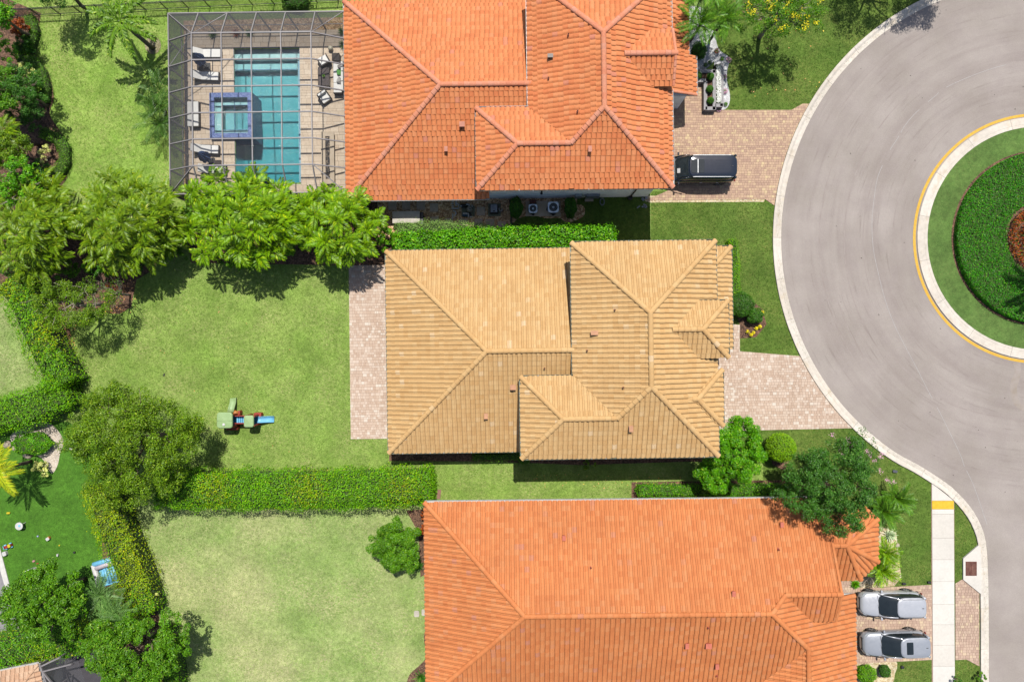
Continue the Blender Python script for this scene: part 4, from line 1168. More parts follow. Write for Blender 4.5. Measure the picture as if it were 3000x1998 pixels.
def tree(name, label, px, py, hmid, rx, ry, rz, m, lobes, per, lr, leaf, gaps=0, barkm=None, trunk_r=.14, cat='tree', limbs=7, aspect=.5, branch_show=0, group=None, inner=.25):
    """(px,py) = where the crown middle (hmid metres up) shows in the photo"""
    c = P(px, py, hmid)
    t = thing(name, label, cat, (c.x, c.y, 0), 0, group)
    mb = MB(); zc = hmid - rz * .5
    limb(mb, (0, 0, 0), (rnd.uniform(-.2, .2), rnd.uniform(-.2, .2), zc), trunk_r * 1.3, trunk_r * .8, 5, .03, 9)
    obj('trunk', mb, barkm or BARK, t, True)
    for k in range(limbs):
        a = 2 * math.pi * (k + rnd.random() * .6) / limbs; f = rnd.uniform(.6, .9)
        mb = MB(); e = Vector((math.cos(a) * rx * f, math.sin(a) * ry * f, hmid + rz * rnd.uniform(-.1, .5)))
        s0 = Vector((0, 0, zc * rnd.uniform(.7, 1)))
        limb(mb, s0, e, trunk_r * .55, .02, 5, .06)
        for q in range(3):
            b0 = s0.lerp(e, rnd.uniform(.4, .9)); limb(mb, b0, b0 + Vector((rnd.uniform(-1, 1), rnd.uniform(-1, 1), rnd.uniform(.2, .8))) * rx * .35, .03, .012, 3, .08, 5)
        obj('branch', mb, barkm or BARK, t, True)
    Pn, Nn = crown_points(rx, ry, rz, lobes, per, lr, gaps, inner)
    Pn[:, 2] += hmid
    foliage('crown', Pn, Nn, leaf, m, t, aspect)
    return t

def shrub(name, label, px, py, h, rx, ry, m, leaf=.09, n=1400, cat='shrub', group=None, corem=True, aspect=.55, ball=False, base_z=0, rot=0, lobes=0):
    """(px,py) = middle of the shrub as it shows, about 0.7 h up"""
    c = P(px, py, h * .6 + base_z)
    t = thing(name, label, cat, (c.x, c.y, base_z), rot, group)
    mb = MB()
    for k in range(5):
        a = k * 1.26; limb(mb, (0, 0, 0), (math.cos(a) * rx * .5, math.sin(a) * ry * .5, h * .7), .025, .01, 3, .1, 5)
    obj('stems', mb, BARK, t)
    d = rand_dirs(n, -.3)
    rr = 1 + .07 * np.sin(d[:, 0] * 7 + rng.uniform(0, 6)) + .07 * np.sin(d[:, 1] * 8 + rng.uniform(0, 6)) if not ball else 1 + .02 * rng.normal(size=n)
    if lobes:
        Pn, Nn = crown_points(rx * .85, ry * .85, h * .42, lobes, max(6, n // lobes), min(rx, ry) * .33)
        Pn = Pn + np.array([0, 0, h * .55])
    else:
        Pn = d * (rr * rng.uniform(.86, 1.02, n))[:, None] * np.array([rx, ry, h * .5]) + np.array([0, 0, h * .5]); Nn = d * .8 + np.array([0, 0, .4])
    foliage('foliage', Pn, Nn, leaf, m, t, aspect, jit=.45)
    if corem and not lobes:
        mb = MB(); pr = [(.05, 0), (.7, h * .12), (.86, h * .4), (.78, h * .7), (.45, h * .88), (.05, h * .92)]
        mb.lathe((0, 0, 0), [(r, z) for r, z in pr], 14, Matrix.Diagonal((rx, ry, 1, 1))); obj('shade_core', mb, CORE, t)  # solid filler behind the leaves, interior shade painted as dark colour
    return t

def hedge(name, label, line, wpx, h, m, dens=130, leaf=.13, cat='hedge', group=None, rough=.10, aspect=.55, mats=None, hvar=.12, taper=1.0):
    """clipped hedge along a photo line (as its top shows); wpx wide in pixels at the top"""
    pts = [P(*p, h * .9) for p in line]; w = wpx / PPM * (H - h) / H
    c = pts[0].copy(); c.z = 0
    t = thing(name, label, cat, c, 0, group)
    L = [0]
    for i in range(1, len(pts)): L.append(L[-1] + (pts[i] - pts[i - 1]).length)
    tot = L[-1]
    X = np.array([p.x for p in pts]); Y = np.array([p.y for p in pts]); S = np.array(L)
    def pos(s):
        x = np.interp(s, S, X); y = np.interp(s, S, Y)
        x2 = np.interp(np.minimum(s + .05, tot), S, X); y2 = np.interp(np.minimum(s + .05, tot), S, Y)
        x1 = np.interp(np.maximum(s - .05, 0), S, X); y1 = np.interp(np.maximum(s - .05, 0), S, Y)
        dx, dy = x2 - x1, y2 - y1; q = np.hypot(dx, dy) + 1e-9
        return x, y, dx / q, dy / q
    dens *= 1.5; ntop = int(tot * w * dens); nside = int(tot * h * dens * .5)
    ph = rng.uniform(0, 6, 6)
    s = rng.uniform(0, tot, ntop); a = rng.uniform(-.5, .5, ntop)
    wv = lambda s: 1 + .07 * np.sin(s * 1.7 + ph[0]) + .06 * np.sin(s * 4.1 + ph[1])
    x, y, dx, dy = pos(s)
    bumpy = hvar * (np.sin(s * 2.3 + ph[2]) * np.cos(a * 5 + ph[3]) * .6 + np.sin(s * 6 + a * 9 + ph[4]) * .4)
    round_ = -h * .10 * (np.abs(a) * 2) ** 4
    z = h + bumpy + round_ + rng.normal(size=ntop) * rough * .6 - np.abs(rng.normal(size=ntop)) * rough * .5
    P1 = np.stack([x - dy * a * w * wv(s) - c.x, y + dx * a * w * wv(s) - c.y, z], 1)
    N1 = np.stack([-dy * a * 1.2, dx * a * 1.2, np.ones(ntop)], 1)
    s = rng.uniform(0, tot, nside); sd = np.sign(rng.random(nside) - .5); zz = h * (1 - rng.random(nside) ** 1.3)
    x, y, dx, dy = pos(s); off = w * .5 * wv(s) + rng.normal(size=nside) * rough * .7
    P2 = np.stack([x - dy * sd * off - c.x, y + dx * sd * off - c.y, zz], 1)
    N2 = np.stack([-dy * sd, dx * sd, np.full(nside, .5)], 1)
    ne = int(w * h * dens * .6)                                # rounded ends
    P3 = []; N3 = []
    for e, sg in ((0, -1), (tot, 1)):
        x, y, dx, dy = pos(np.array([e])); a = rng.uniform(-.5, .5, ne); z3 = h * (1 - rng.random(ne) ** 1.4)
        o = rng.normal(size=ne) * rough * .7 + .12 * np.cos(a * 3)
        P3.append(np.stack([x[0] + dx[0] * sg * o - dy[0] * a * w - c.x, y[0] + dy[0] * sg * o + dx[0] * a * w - c.y, z3], 1)); N3.append(np.tile([dx[0] * sg, dy[0] * sg, .5], (ne, 1)))
    Pn = np.concatenate([P1, P2] + P3); Nn = np.concatenate([N1, N2] + N3)
    if mats:
        # second leaf colour growing through parts of the hedge
        f = .5 + .5 * np.sin(Pn[:, 0] * .9 + ph[5]) * np.cos(Pn[:, 1] * .8 + ph[0]) + rng.normal(size=len(Pn)) * .25
        k = f > mats[1]
        foliage('leaves', Pn[~k], Nn[~k], leaf, m, t, aspect, jit=.55)
        foliage('leaves', Pn[k], Nn[k], leaf, mats[0], t, aspect, jit=.55)
    else:
        foliage('leaves', Pn, Nn, leaf, m, t, aspect, jit=.55)
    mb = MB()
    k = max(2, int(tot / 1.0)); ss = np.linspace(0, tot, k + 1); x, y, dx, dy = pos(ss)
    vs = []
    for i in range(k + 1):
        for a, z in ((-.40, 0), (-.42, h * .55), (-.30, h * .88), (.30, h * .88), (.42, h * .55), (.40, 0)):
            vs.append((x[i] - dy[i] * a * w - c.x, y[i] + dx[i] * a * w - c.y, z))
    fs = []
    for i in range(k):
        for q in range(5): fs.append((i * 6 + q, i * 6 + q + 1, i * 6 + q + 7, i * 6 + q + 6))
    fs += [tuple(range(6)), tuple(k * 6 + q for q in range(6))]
    mb.add(vs, fs); obj('shade_core', mb, CORE, t)  # closed dark body inside the hedge, its colour imitates inner shade
    return t

def frond_mesh(name, L, n, leafl, leafw, droop=.7, rise=.5, m=None, stiff=.2, plume=0.0, splay=.9, w0=.25, seedv=0):
    """pinnate frond: stem arches from the origin along +x; leaflets left and right"""
    R = random.Random(seedv)
    vs = []; fs = []
    def pt(t):
        return Vector((L * (t - .12 * droop * t * t), 0, L * (rise * t - droop * t * t)))
    N = 7
    for i in range(N + 1):
        t = i / N; p = pt(t); r = .035 * (1 - t * .85) * (L / 2.2)
        vs += [tuple(p + Vector((0, r, 0))), tuple(p + Vector((0, 0, r))), tuple(p + Vector((0, -r, 0)))]
    for i in range(N):
        a = i * 3; fs += [(a, a + 3, a + 4, a + 1), (a + 1, a + 4, a + 5, a + 2)]
    for i in range(n):
        t = .12 + .88 * (i + .5) / n
        p = pt(t); d = (pt(min(t + .03, 1)) - pt(t - .03)).normalized()
        ll = leafl * (w0 + (1 - w0) * math.sin(math.pi * min(1, (t * .85 + .18)))) * R.uniform(.85, 1.12)
        for sgn in (-1, 1):
            ang = splay * (1 - .35 * t) + R.uniform(-.12, .12)
            side = Vector((0, sgn, 0))
            dirv = (d * math.cos(ang) + side * math.sin(ang))
            lift = stiff + R.uniform(-.12, .12) + plume * R.uniform(-1, 1)
            a0 = p; a1 = p + (dirv + Vector((0, 0, lift))).normalized() * ll * .55
            a2 = a1 + (dirv + Vector((0, 0, lift - .95))).normalized() * ll * .45
            wv = Vector((0, 0, 1)).cross(dirv).normalized() * leafw * .5
            b = len(vs)
            vs += [tuple(a0), tuple(a1 + wv), tuple(a1 - wv), tuple(a2)]
            fs += [(b, b + 2, b + 1), (b + 1, b + 2, b + 3)]
    me = mesh_from(name, vs, fs)
    me.materials.append(m)
    return me

def palm_crown(t, z, meshes, n, tilt=(.0, .5), sc=(.85, 1.1), off=(0, 0), phase=None, name='frond', skew=(0, 0)):
    ph = rnd.random() * 6.28 if phase is None else phase
    for k in range(n):
        a = ph + 2 * math.pi * k / n + rnd.uniform(-.2, .2)
        ti = rnd.uniform(*tilt); s = rnd.uniform(*sc)
        M = Matrix.Translation((off[0], off[1], z)) @ Matrix.Rotation(a, 4, 'Z') @ Matrix.Rotation(-ti, 4, 'Y') @ Matrix.Rotation(rnd.uniform(-.25, .25), 4, 'X') @ Matrix.Diagonal((s, s, s, 1))
        link(name, rnd.choice(meshes), parent=t, M=M)

def trunk(t, p0, p1, r0, r1, m=None, name='trunk'):
    mb = MB(); limb(mb, p0, p1, r0, r1, 5, .015, 10); return obj(name, mb, m or BARK, t, True)

# ------------------------------------------------------------------ palm clumps between the yards
FM = [frond_mesh('frond', 1.25, 17, .50, .085, .78, .60, LF['palm'], .0, .2, 1.0, .6, k) for k in range(4)]
FM2 = [frond_mesh('frond', 1.35, 19, .50, .075, .78, .6, LF['palm2'], .0, .2, 1.0, .6, 10 + k) for k in range(4)]
def palm_clump(label, spots, fm, ground):
    g0 = P(*ground, 0)
    t = thing('palm_clump', label, 'palm', (g0.x, g0.y, 0), 0, None)
    for (px, py, h, s) in spots:
        p = P(px, py, h); x, y = p.x - g0.x, p.y - g0.y
        trunk(t, (x * .55, y * .55, 0), (x, y, h - .35), .09, .06, name='stem')
        palm_crown(t, h - .35, fm, 8, (-.2, .6), (.75 * s, 1.15 * s), (x, y))
        palm_crown(t, h - .20, fm, 2, (.7, 1.1), (.6 * s, .8 * s), (x, y))
def spread(x0, x1, y0, y1, n, h0, h1, s=1.0, seed=0):
    R = random.Random(seed); out = []
    tries = 0
    while len(out) < n and tries < 4000:
        tries += 1
        u, v = R.uniform(-1, 1), R.uniform(-1, 1)
        if u * u + v * v > 1: continue
        x = (x0 + x1) / 2 + u * (x1 - x0) / 2; y = (y0 + y1) / 2 + v * (y1 - y0) / 2
        if all(math.hypot(x - q[0], y - q[1]) > 33 for q in out):
            out.append((x, y, h1 - (h1 - h0) * (u * u + v * v) + R.uniform(-.3, .3) + .45, s))
    return out
palm_clump('olive palm clump at the left edge, leftmost of the palm clumps', spread(-20, 215, 525, 800, 25, 2.8, 5.4, 1.0, 1), FM2, (90, 690))
palm_clump('yellow green palm clump standing left of the pool cage corner', spread(205, 520, 515, 775, 29, 2.7, 5.6, 1.0, 2), FM2, (370, 660))
palm_clump('bright green palm clump leaning over the bottom edge of the pool cage', spread(538, 868, 510, 775, 27, 2.8, 5.8, 1.0, 3) + [(705, 535, 5.0, .9), (560, 560, 4.5, .8)], FM, (700, 680))
palm_clump('bright green palm clump touching the lower left corner of the upper orange roof', spread(862, 1105, 562, 755, 18, 2.7, 5.2, .95, 4) + [(1045, 580, 4.6, .8)], FM, (1020, 700))

# foxtail palm on the pool lawn
RF = [frond_mesh('frond', 2.9, 62, .60, .10, .62, .42, LF['royal'], .0, .7, 1.0, .6, 30 + k) for k in range(3)]
g0 = P(448, 142)
t = thing('foxtail_palm', 'tall feathery palm with a leaning grey trunk on the pool lawn', 'palm', g0)
top = P(352, 64, 4.3) - g0
trunk(t, (0, 0, 0), (top.x, top.y, 3.9), .17, .11, mat('grey_palm_trunk', T(150, 142, 130), T(126, 118, 106), scale=6, rough=.9))
mb = MB(); mb.tube([(top.x, top.y, 3.8), (top.x - .02, top.y, 4.5)], [.10, .05], 10); obj('crownshaft', mb, mat('green_crownshaft', T(150, 176, 110), rough=.6), t, True)
for k, a in enumerate((10, 42, 80, 118, 160, 205, 250, 290, 328)):
    s = rnd.uniform(.82, 1.0)
    link('frond', RF[k % 3], parent=t, M=Matrix.Translation((top.x, top.y, 4.35)) @ Matrix.Rotation(math.radians(a + rnd.uniform(-8, 8)), 4, 'Z') @ Matrix.Rotation(-rnd.uniform(-.1, .25), 4, 'Y') @ Matrix.Diagonal((s, s, s, 1)))
mb = MB(); mb.tube([(top.x, top.y, 4.4), (top.x - .3, top.y + .5, 5.9)], [.04, .01], 6); obj('spear_leaf', mb, LF['royal'], t)
sheet('mulch_ring', [(448 + 24 * math.cos(a / 16 * 6.283), 134 + 26 * math.sin(a / 16 * 6.283)) for a in range(16)], .0165, mulchmat('straw_mulch', T(150, 132, 100), T(178, 166, 130), T(200, 188, 150), 10))

# loose silver palm by the cage
SFm = [frond_mesh('frond', 1.9, 36, .50, .026, .5, .65, LF['silver'], .1, .25, .8, .5, 50 + k) for k in range(3)]
g0 = P(470, 320, .8); t = thing('silver_palm', 'grey green feathery palm pressed against the left side of the pool cage', 'palm', (g0.x, g0.y, 0))
trunk(t, (0, 0, 0), (0, 0, .8), .12, .09)
palm_crown(t, .8, SFm, 14, (.1, 1.1), (.8, 1.1)); palm_crown(t, 1.0, SFm, 10, (.0, .6), (.8, 1.1), (.1, -1.2)); palm_crown(t, .9, SFm, 9, (.0, .6), (.8, 1.0), (.1, 1.2))

# entry palms by house 1
EFm = [frond_mesh('frond', 2.1, 40, .55, .045, .62, .6, LF['entry'], .0, .3, .95, .5, 70 + k) for k in range(3)]
for (px, py, h, s, lab) in ((2050, 75, 3.6, 1.0, 'dark green palm beside the upper house entry, nearest the white rock bed'), (2118, 60, 3.4, .95, 'dark green palm overhanging the lawn, right of the entry palm'), (2070, -25, 3.8, 1.0, 'dark green palm cut by the top edge near the upper house entry')):
    p = P(px, py, h); t = thing('entry_palm', lab, 'palm', (p.x, p.y, 0), 0, 'palms at the upper house entry'); trunk(t, (0, 0, 0), (0, 0, h), .11, .08); palm_crown(t, h, EFm, 13, (.0, .7), (.85 * s, 1.1 * s)); palm_crown(t, h + .1, EFm, 4, (.8, 1.2), (.6, .8))
# cycads by house 3
CFm = [frond_mesh('frond', 1.5, 36, .42, .032, .55, .55, LF['cycad'], .1, .15, .9, .5, 90 + k) for k in range(3)]
DFm = [frond_mesh('frond', 1.6, 36, .44, .032, .55, .55, LF['entry'], .1, .15, .9, .5, 95 + k) for k in range(3)]
for (px, py, h, fm, lab) in ((2592, 1500, 1.6, DFm, 'dark feathery palm at the right corner of the bay roof, lower of a pair'), (2632, 1462, 1.6, DFm, 'dark feathery palm nearest the kerb, upper of a pair by the bay roof'), (2596, 1622, 1.4, CFm, 'yellow green cycad above the silver cars, upper of two'), (2585, 1672, 1.3, CFm, 'green cycad just above the upper silver car')):
    p = P(px, py, h); t = thing('cycad', lab, 'palm', (p.x, p.y, 0), 0, 'cycads in front of the lower house'); trunk(t, (0, 0, 0), (0, 0, h * .7), .16, .13); palm_crown(t, h * .7, fm, 24, (.0, 1.0), (.8, 1.1))
def rosette(name, label, px, py, m, L, n, w, h=.5, cat='plant', group=None, z=0):
    p = P(px, py, h * .5); t = thing(name, label, cat, (p.x, p.y, z), 0, group)
    mb = MB()
    for k in range(n):
        a = k * 2.39996; el = .25 + 1.0 * (k / n); l = L * rnd.uniform(.8, 1.1)
        d = Vector((math.cos(a) * math.cos(el), math.sin(a) * math.cos(el), math.sin(el))); sd = Vector((-math.sin(a), math.cos(a), 0)) * w
        b = Vector((0, 0, .1)); mid = b + d * l * .5; tip = b + d * l - Vector((0, 0, l * .15))
        mb.add([b - sd * .5, b + sd * .5, mid + sd, mid - sd, tip], [(0, 1, 2, 3), (3, 2, 4)])
    obj('leaves', mb, m, t); return t
rosette('yucca', 'white striped spiky yucca between the cycads', 2607, 1568, LF['yucca'], .75, 44, .035)
rosette('grass_tuft', 'small bright green tuft at the corner of the bay roof', 2507, 1712, LF['bright'], .5, 60, .03)
rosette('spiky_plant', 'dark spiky plant at the left wall of the lower house', 1222, 1655, LF['dark'], .8, 40, .035)
rosette('spiky_plant', 'dark spiky plant at the bottom edge by the lower house wall', 1232, 1985, LF['dark'], .8, 40, .035)
# grey palms bottom-left
GFm = [frond_mesh('frond', 1.9, 40, .50, .028, .45, .4, LF['fan'], .1, .35, .85, .5, 110 + k) for k in range(3)]
for (px, py, h, lab) in ((345, 1802, 3.2, 'grey green feathery palm in the hedge corner, right one of two'), (300, 1745, 3.0, 'grey green feathery palm in the hedge corner, left one of two')):
    p = P(px, py, h); t = thing('feather_palm', lab, 'palm', (p.x, p.y, 0), 0, 'grey palms in the hedge corner'); trunk(t, (0, 0, 0), (0, 0, h), .10, .07); palm_crown(t, h, GFm, 14, (.0, .5), (.8, 1.05))
YFm = [frond_mesh('frond', 2.2, 32, .62, .06, .5, .5, LF['yellowpalm'], .0, .15, .9, .5, 120 + k) for k in range(3)]
p = P(-5, 1375, 3.4); t = thing('coconut_palm', 'yellow green palm with orange tipped fronds at the left edge', 'palm', (p.x, p.y, 0)); trunk(t, (0, 0, 0), (0, 0, 3.4), .14, .10); palm_crown(t, 3.4, YFm, 13, (.0, .6), (.85, 1.1))
p = P(15, 385, 3.6); t = thing('palm', 'olive yellow palm among the shrubs at the left edge', 'palm', (p.x, p.y, 0)); trunk(t, (0, 0, 0), (0, 0, 3.6), .14, .10); palm_crown(t, 3.6, FM2, 12, (.0, .6), (.9, 1.2))
# palm of the island: stands outside the right edge, its shadow falls on the ring
IFm = RF
p = P(3056, 716, 0); t = thing('island_palm', 'tall palm in the middle of the road island', 'palm', (p.x, p.y, .12)); trunk(t, (0, 0, 0), (0, 0, 7.9), .18, .12); palm_crown(t, 8.0, IFm, 11, (-.1, .4), (1.0, 1.2))

# ------------------------------------------------------------------ broad-leaved trees
tree('leafy_tree', 'large round olive green tree between the centre lawn and the artificial turf', 388, 1300, 4.6, 4.35, 3.95, 2.2, LF['olive'], 210, 300, .66, .135, gaps=.05, trunk_r=.2)
tree('leafy_tree', 'thin green tree beside the bare twigs below the palm clumps', 205, 885, 4.0, 2.9, 1.7, 1.0, LF['olive'], 60, 230, .5, .11, gaps=.25, trunk_r=.12, barkm=PALEBARK)
c = P(300, 855, 3.6); t2 = thing('bare_tree', 'bare pale branched tree beside the thin green tree', 'tree', (c.x, c.y, 0)); trunk(t2, (0, 0, 0), (.1, 0, 2.2), .08, .06, PALEBARK)
for k in range(16):
    a = k * .9 + rnd.random() * .5; mb = MB(); e = Vector((math.cos(a) * 1.7 * rnd.uniform(.6, 1), math.sin(a) * 1.2 * rnd.uniform(.6, 1), rnd.uniform(3.0, 4.0)))
    limb(mb, (.1, 0, rnd.uniform(1.4, 2.2)), e, .035, .01, 4, .08, 5)
    for q in range(3): limb(mb, Vector((.1, 0, 2)).lerp(e, .6 + .12 * q), e + Vector((rnd.uniform(-.5, .5), rnd.uniform(-.5, .5), .2)), .015, .006, 3, .05, 4)
    obj('branch', mb, PALEBARK, t2)
Pn, Nn = crown_points(1.7, 1.1, .5, 30, 22, .3); Pn[:, 2] += 3.6
foliage('sparse_leaves', Pn, Nn, .10, LF['mid'], t2)
tree('leafy_tree', 'small round dark green tree at the left wall of the lower house', 1160, 1595, 2.3, 1.6, 1.75, 1.1, LF['mid'], 70, 320, .42, .13, trunk_r=.09)
tree('leafy_tree', 'bright green tree at the lower right corner of the sand roof', 2150, 1318, 3.6, 1.95, 2.0, 1.5, LF['bright'], 80, 330, .5, .17, trunk_r=.12, aspect=.38)
tree('leafy_tree', 'small bright green tree crown below the corner of the sand roof', 2092, 1395, 2.9, 1.1, .95, .8, LF['bright'], 30, 280, .42, .17, trunk_r=.08, aspect=.38)
shrub('round_topiary', 'lime green ball topiary between the two front trees', 2290, 1312, 2.5, 1.08, 1.08, LF['lime'], .09, 5200, ball=True, cat='topiary')
T5 = tree('flowering_tree', 'large dark green tree with pink blossom overhanging the lower roof', 2430, 1425, 5.0, 3.1, 2.9, 1.9, LF['dark'], 150, 260, .52, .135, gaps=.12, trunk_r=.18)
Pn, Nn = crown_points(1.5, 1.2, .7, 45, 70, .34, gaps=.4); c5 = P(2512, 1322, 4.6); Pn += np.array([c5.x, c5.y, 4.6]) - np.array([T5.location.x, T5.location.y, 0])
foliage('thin_crown', Pn, Nn, .10, LF['dark'], T5)
fl = [(2503, 1292), (2497, 1307), (2485, 1295), (2531, 1311), (2462, 1315), (2470, 1327), (2477, 1332), (2550, 1335), (2563, 1350), (2585, 1330), (2580, 1337), (2522, 1341), (2580, 1380), (2600, 1405), (2618, 1410), (2512, 1348), (2487, 1285), (2542, 1322), (2439, 1275), (2509, 1319)]
PP = []
for (x, y) in fl:
    q = P(x, y, 5.1)
    PP.append(np.array([q.x, q.y, 5.1]) + rng.normal(size=(26, 3)) * np.array([.09, .09, .04]))
PP = np.concatenate(PP) - np.array([T5.location.x, T5.location.y, 0])
foliage('pink_blossom', PP, np.tile([0, 0, 1.], (len(PP), 1)), .075, LF['pink'], T5)
T6 = tree('flowering_tree', 'thin tree with yellow flowers above the upper front lawn', 2290, 30, 4.4, 2.9, 1.9, 1.2, LF['mid'], 85, 150, .42, .12, gaps=.35, trunk_r=.14, barkm=PALEBARK, limbs=11)
PP = []
for k in range(34):
    a = rnd.random() * 6.28; r = math.sqrt(rnd.random()); PP.append(np.array([math.cos(a) * 2.9 * r, math.sin(a) * 1.9 * r, 5.3]) + rng.normal(size=(22, 3)) * .12)
PP = np.concatenate(PP); foliage('yellow_blossom', PP, np.tile([0, 0, 1.], (len(PP), 1)), .10, LF['yellowfl'], T6)
# trees beyond the top edge whose shade falls on the lawn, kerb and road
tree('leafy_tree', 'large tree above the top edge shading the lawn by the kerb', 2700, -250, 6.4, 3.1, 2.4, 1.7, LF['dark'], 80, 150, .6, .13, gaps=.2, trunk_r=.2)
tree('leafy_tree', 'large tree above the top edge shading the kerb and road', 2862, -238, 6.4, 1.7, 1.5, 1.2, LF['dark'], 60, 150, .6, .13, gaps=.2, trunk_r=.2)
tree('leafy_tree', 'small tree above the top edge beyond the fence at the left', 145, -60, 4.4, 1.9, 1.5, 1.2, LF['dark'], 50, 150, .5, .13, gaps=.2, trunk_r=.12)
# left border
tree('leafy_tree', 'bright green loose leaved tree at the left edge above the palm clumps', 62, 545, 4.0, 1.6, 1.75, 1.1, LF['bright'], 45, 150, .42, .15, gaps=.3, trunk_r=.12, barkm=PALEBARK)
tree('leafy_tree', 'round green tree over the toys at the bottom left', 135, 1760, 4.4, 2.9, 2.5, 1.6, LF['mid'], 110, 260, .52, .17, gaps=.15, trunk_r=.17)
tree('leafy_tree', 'bright green tree in the hedge at the bottom, right of the screened patio', 392, 1905, 4.4, 3.5, 2.6, 1.5, LF['mid'], 140, 260, .52, .16, gaps=.15, trunk_r=.17)
shrub('golden_shrub', 'golden orange leaved shrub at the bottom edge in front of the green tree', 440, 1985, 3.6, 1.1, .7, leafmat('leaf_golden', T(170, 180, 40), T(220, 200, 60), T(240, 170, 70), .3), .14, 1500, lobes=14, corem=False)
tree('leafy_tree', 'dark green shrubby tree in the left border bed', 60, 270, 3.0, 1.75, 1.75, 1.3, LF['dark'], 60, 210, .4, .12, gaps=.1, trunk_r=.1)
shrub('variegated_shrub', 'cream yellow shrub in the left border bed, upper one', 75, 205, 2.2, .55, .75, LF['varieg'], .12, 900, lobes=12, corem=False)
shrub('variegated_shrub', 'cream yellow shrub in the left border bed, lower one near the curved hedge', 133, 448, 1.6, .5, .75, LF['varieg'], .11, 800, lobes=12, corem=False)
shrub('bright_shrub', 'bright yellow green shrub at the left edge near the top', 12, 150, 3.2, .8, .9, LF['bright'], .14, 1500, lobes=16, corem=False)
shrub('red_croton', 'dark red croton bush under the fence at the top left', 52, 85, 1.6, .75, 1.0, LF['croton'], .12, 1700, lobes=16, corem=False)
shrub('dark_shrub', 'dark green shrub at the left edge beneath the bright shrub', 25, 330, 2.4, .9, 1.0, LF['box'], .12, 1500, lobes=14, corem=False)
shrub('dark_shrub', 'dark green shrub between the palm clumps and the left hedge', 60, 800, 2.4, 1.5, 1.0, LF['dark'], .12, 2200, lobes=20, corem=False)
shrub('dark_shrub', 'low dark shrub under the palm clumps at the lawn edge', 395, 770, 1.5, 1.2, .9, LF['box'], .12, 1700, lobes=16, corem=False)
shrub('red_croton', 'reddish low plant between the bare tree and the lawn', 330, 850, .8, .7, .8, LF['croton'], .10, 500, lobes=10, corem=False)
shrub('yellow_shrub', 'small cream yellow shrub at the inner hedge corner by the dry lawn', 460, 1748, 1.6, .42, .42, LF['varieg'], .12, 500, lobes=8, corem=False)
shrub('oval_shrub', 'dark green oval shrub beside the sandy patch', 92, 1300, 1.2, 1.55, .85, LF['bright'], .11, 3200)
shrub('yellow_shrub', 'cream yellow shrub below the oval shrub on the artificial turf', 118, 1370, 1.0, .62, .72, LF['varieg'], .12, 900, lobes=12, corem=False)
low = 'low curved clipped hedges of the left border'
hedge('low_hedge', 'low curved hedge strip under the fence, uppermost of the border curves', smooth_line([(78, 45), (92, 80), (92, 115), (70, 140), (42, 150)], 4), 30, .7, LF['mid'], 240, .08, group=low, rough=.05, hvar=.04)
hedge('low_hedge', 'low curved hedge strip beside the variegated shrub, second border curve', smooth_line([(48, 168), (88, 172), (112, 205), (125, 250), (122, 292)], 4), 32, .7, LF['mid'], 240, .08, group=low, rough=.05, hvar=.04)
hedge('low_hedge', 'low curved hedge strip at the lower left of the pool lawn, third border curve', smooth_line([(118, 388), (158, 398), (182, 430), (184, 470), (162, 508)], 4), 34, .7, LF['mid'], 240, .08, group=low, rough=.05, hvar=.04)
hedge('tall_hedge', 'tall leafy hedge running down the left boundary of the centre lawn', smooth_line([(18, 830), (60, 890), (95, 975), (135, 1060), (175, 1130)], 4), 95, 2.4, LF['hedge'], 170, .13, hvar=.25, rough=.16, mats=(LF['hedgey'], .78))
hedge('tall_hedge', 'tall hedge running left from the boundary corner above the turf', smooth_line([(180, 1140), (120, 1180), (50, 1205), (-60, 1225)], 4), 108, 2.3, LF['hedge'], 170, .12, hvar=.2, rough=.14)
hedge('tall_hedge', 'wide clipped hedge between the centre lawn and the dry lawn', [(455, 1436), (700, 1440), (1000, 1438), (1262, 1428)], 108, 2.5, LF['hedge'], 210, .12, hvar=.10, rough=.12, mats=(LF['hedgey'], .93))
hedge('tall_hedge', 'yellowish hedge running down the right side of the artificial turf', smooth_line([(285, 1430), (315, 1540), (350, 1630), (385, 1720), (410, 1800)], 4), 96, 2.4, LF['hedgey'], 170, .12, hvar=.25, rough=.16, mats=(LF['hedge'], .72))
hedge('tall_hedge', 'hedge at the lower left corner above the screened patio', smooth_line([(-60, 1925), (60, 1905), (170, 1880), (270, 1850), (330, 1825)], 4), 100, 2.4, LF['bright'], 170, .12, hvar=.2, rough=.14, mats=(LF['hedgey'], .8))
hedge('tall_hedge', 'dark hedge strip at the bottom along the dry lawn', [(468, 1860), (490, 1940), (500, 2060)], 50, 2.0, LF['hedge'], 150, .13)
hedge('tall_hedge', 'bright large leaved hedge between the orange house and the sand roof', [(1160, 718), (1350, 706), (1560, 697), (1795, 694)], 68, 2.4, LF['bright'], 150, .19, hvar=.14, rough=.16)
hedge('juniper_hedge', 'grey green juniper row behind the pool pumps', [(1165, 672), (1300, 668), (1450, 682)], 42, 2.0, LF['juniper'], 260, .09, hvar=.3, rough=.16)
hedge('low_hedge', 'low bright hedge along the gutter of the lower house', [(1872, 1439), (2050, 1439), (2335, 1437)], 36, .9, LF['bright'], 260, .10, hvar=.08, rough=.08)
hedge('low_hedge', 'low dark hedge along the right wall of the sand roofed house', [(2148, 705), (2154, 780), (2156, 860)], 28, 1.0, LF['hedge'], 260, .09, hvar=.05, rough=.07)
hedge('low_hedge', 'low green hedge in shade under the lower left eave of the sand roof', [(1390, 1338), (1450, 1340), (1520, 1336)], 22, .8, LF['mid'], 220, .09, hvar=.05)
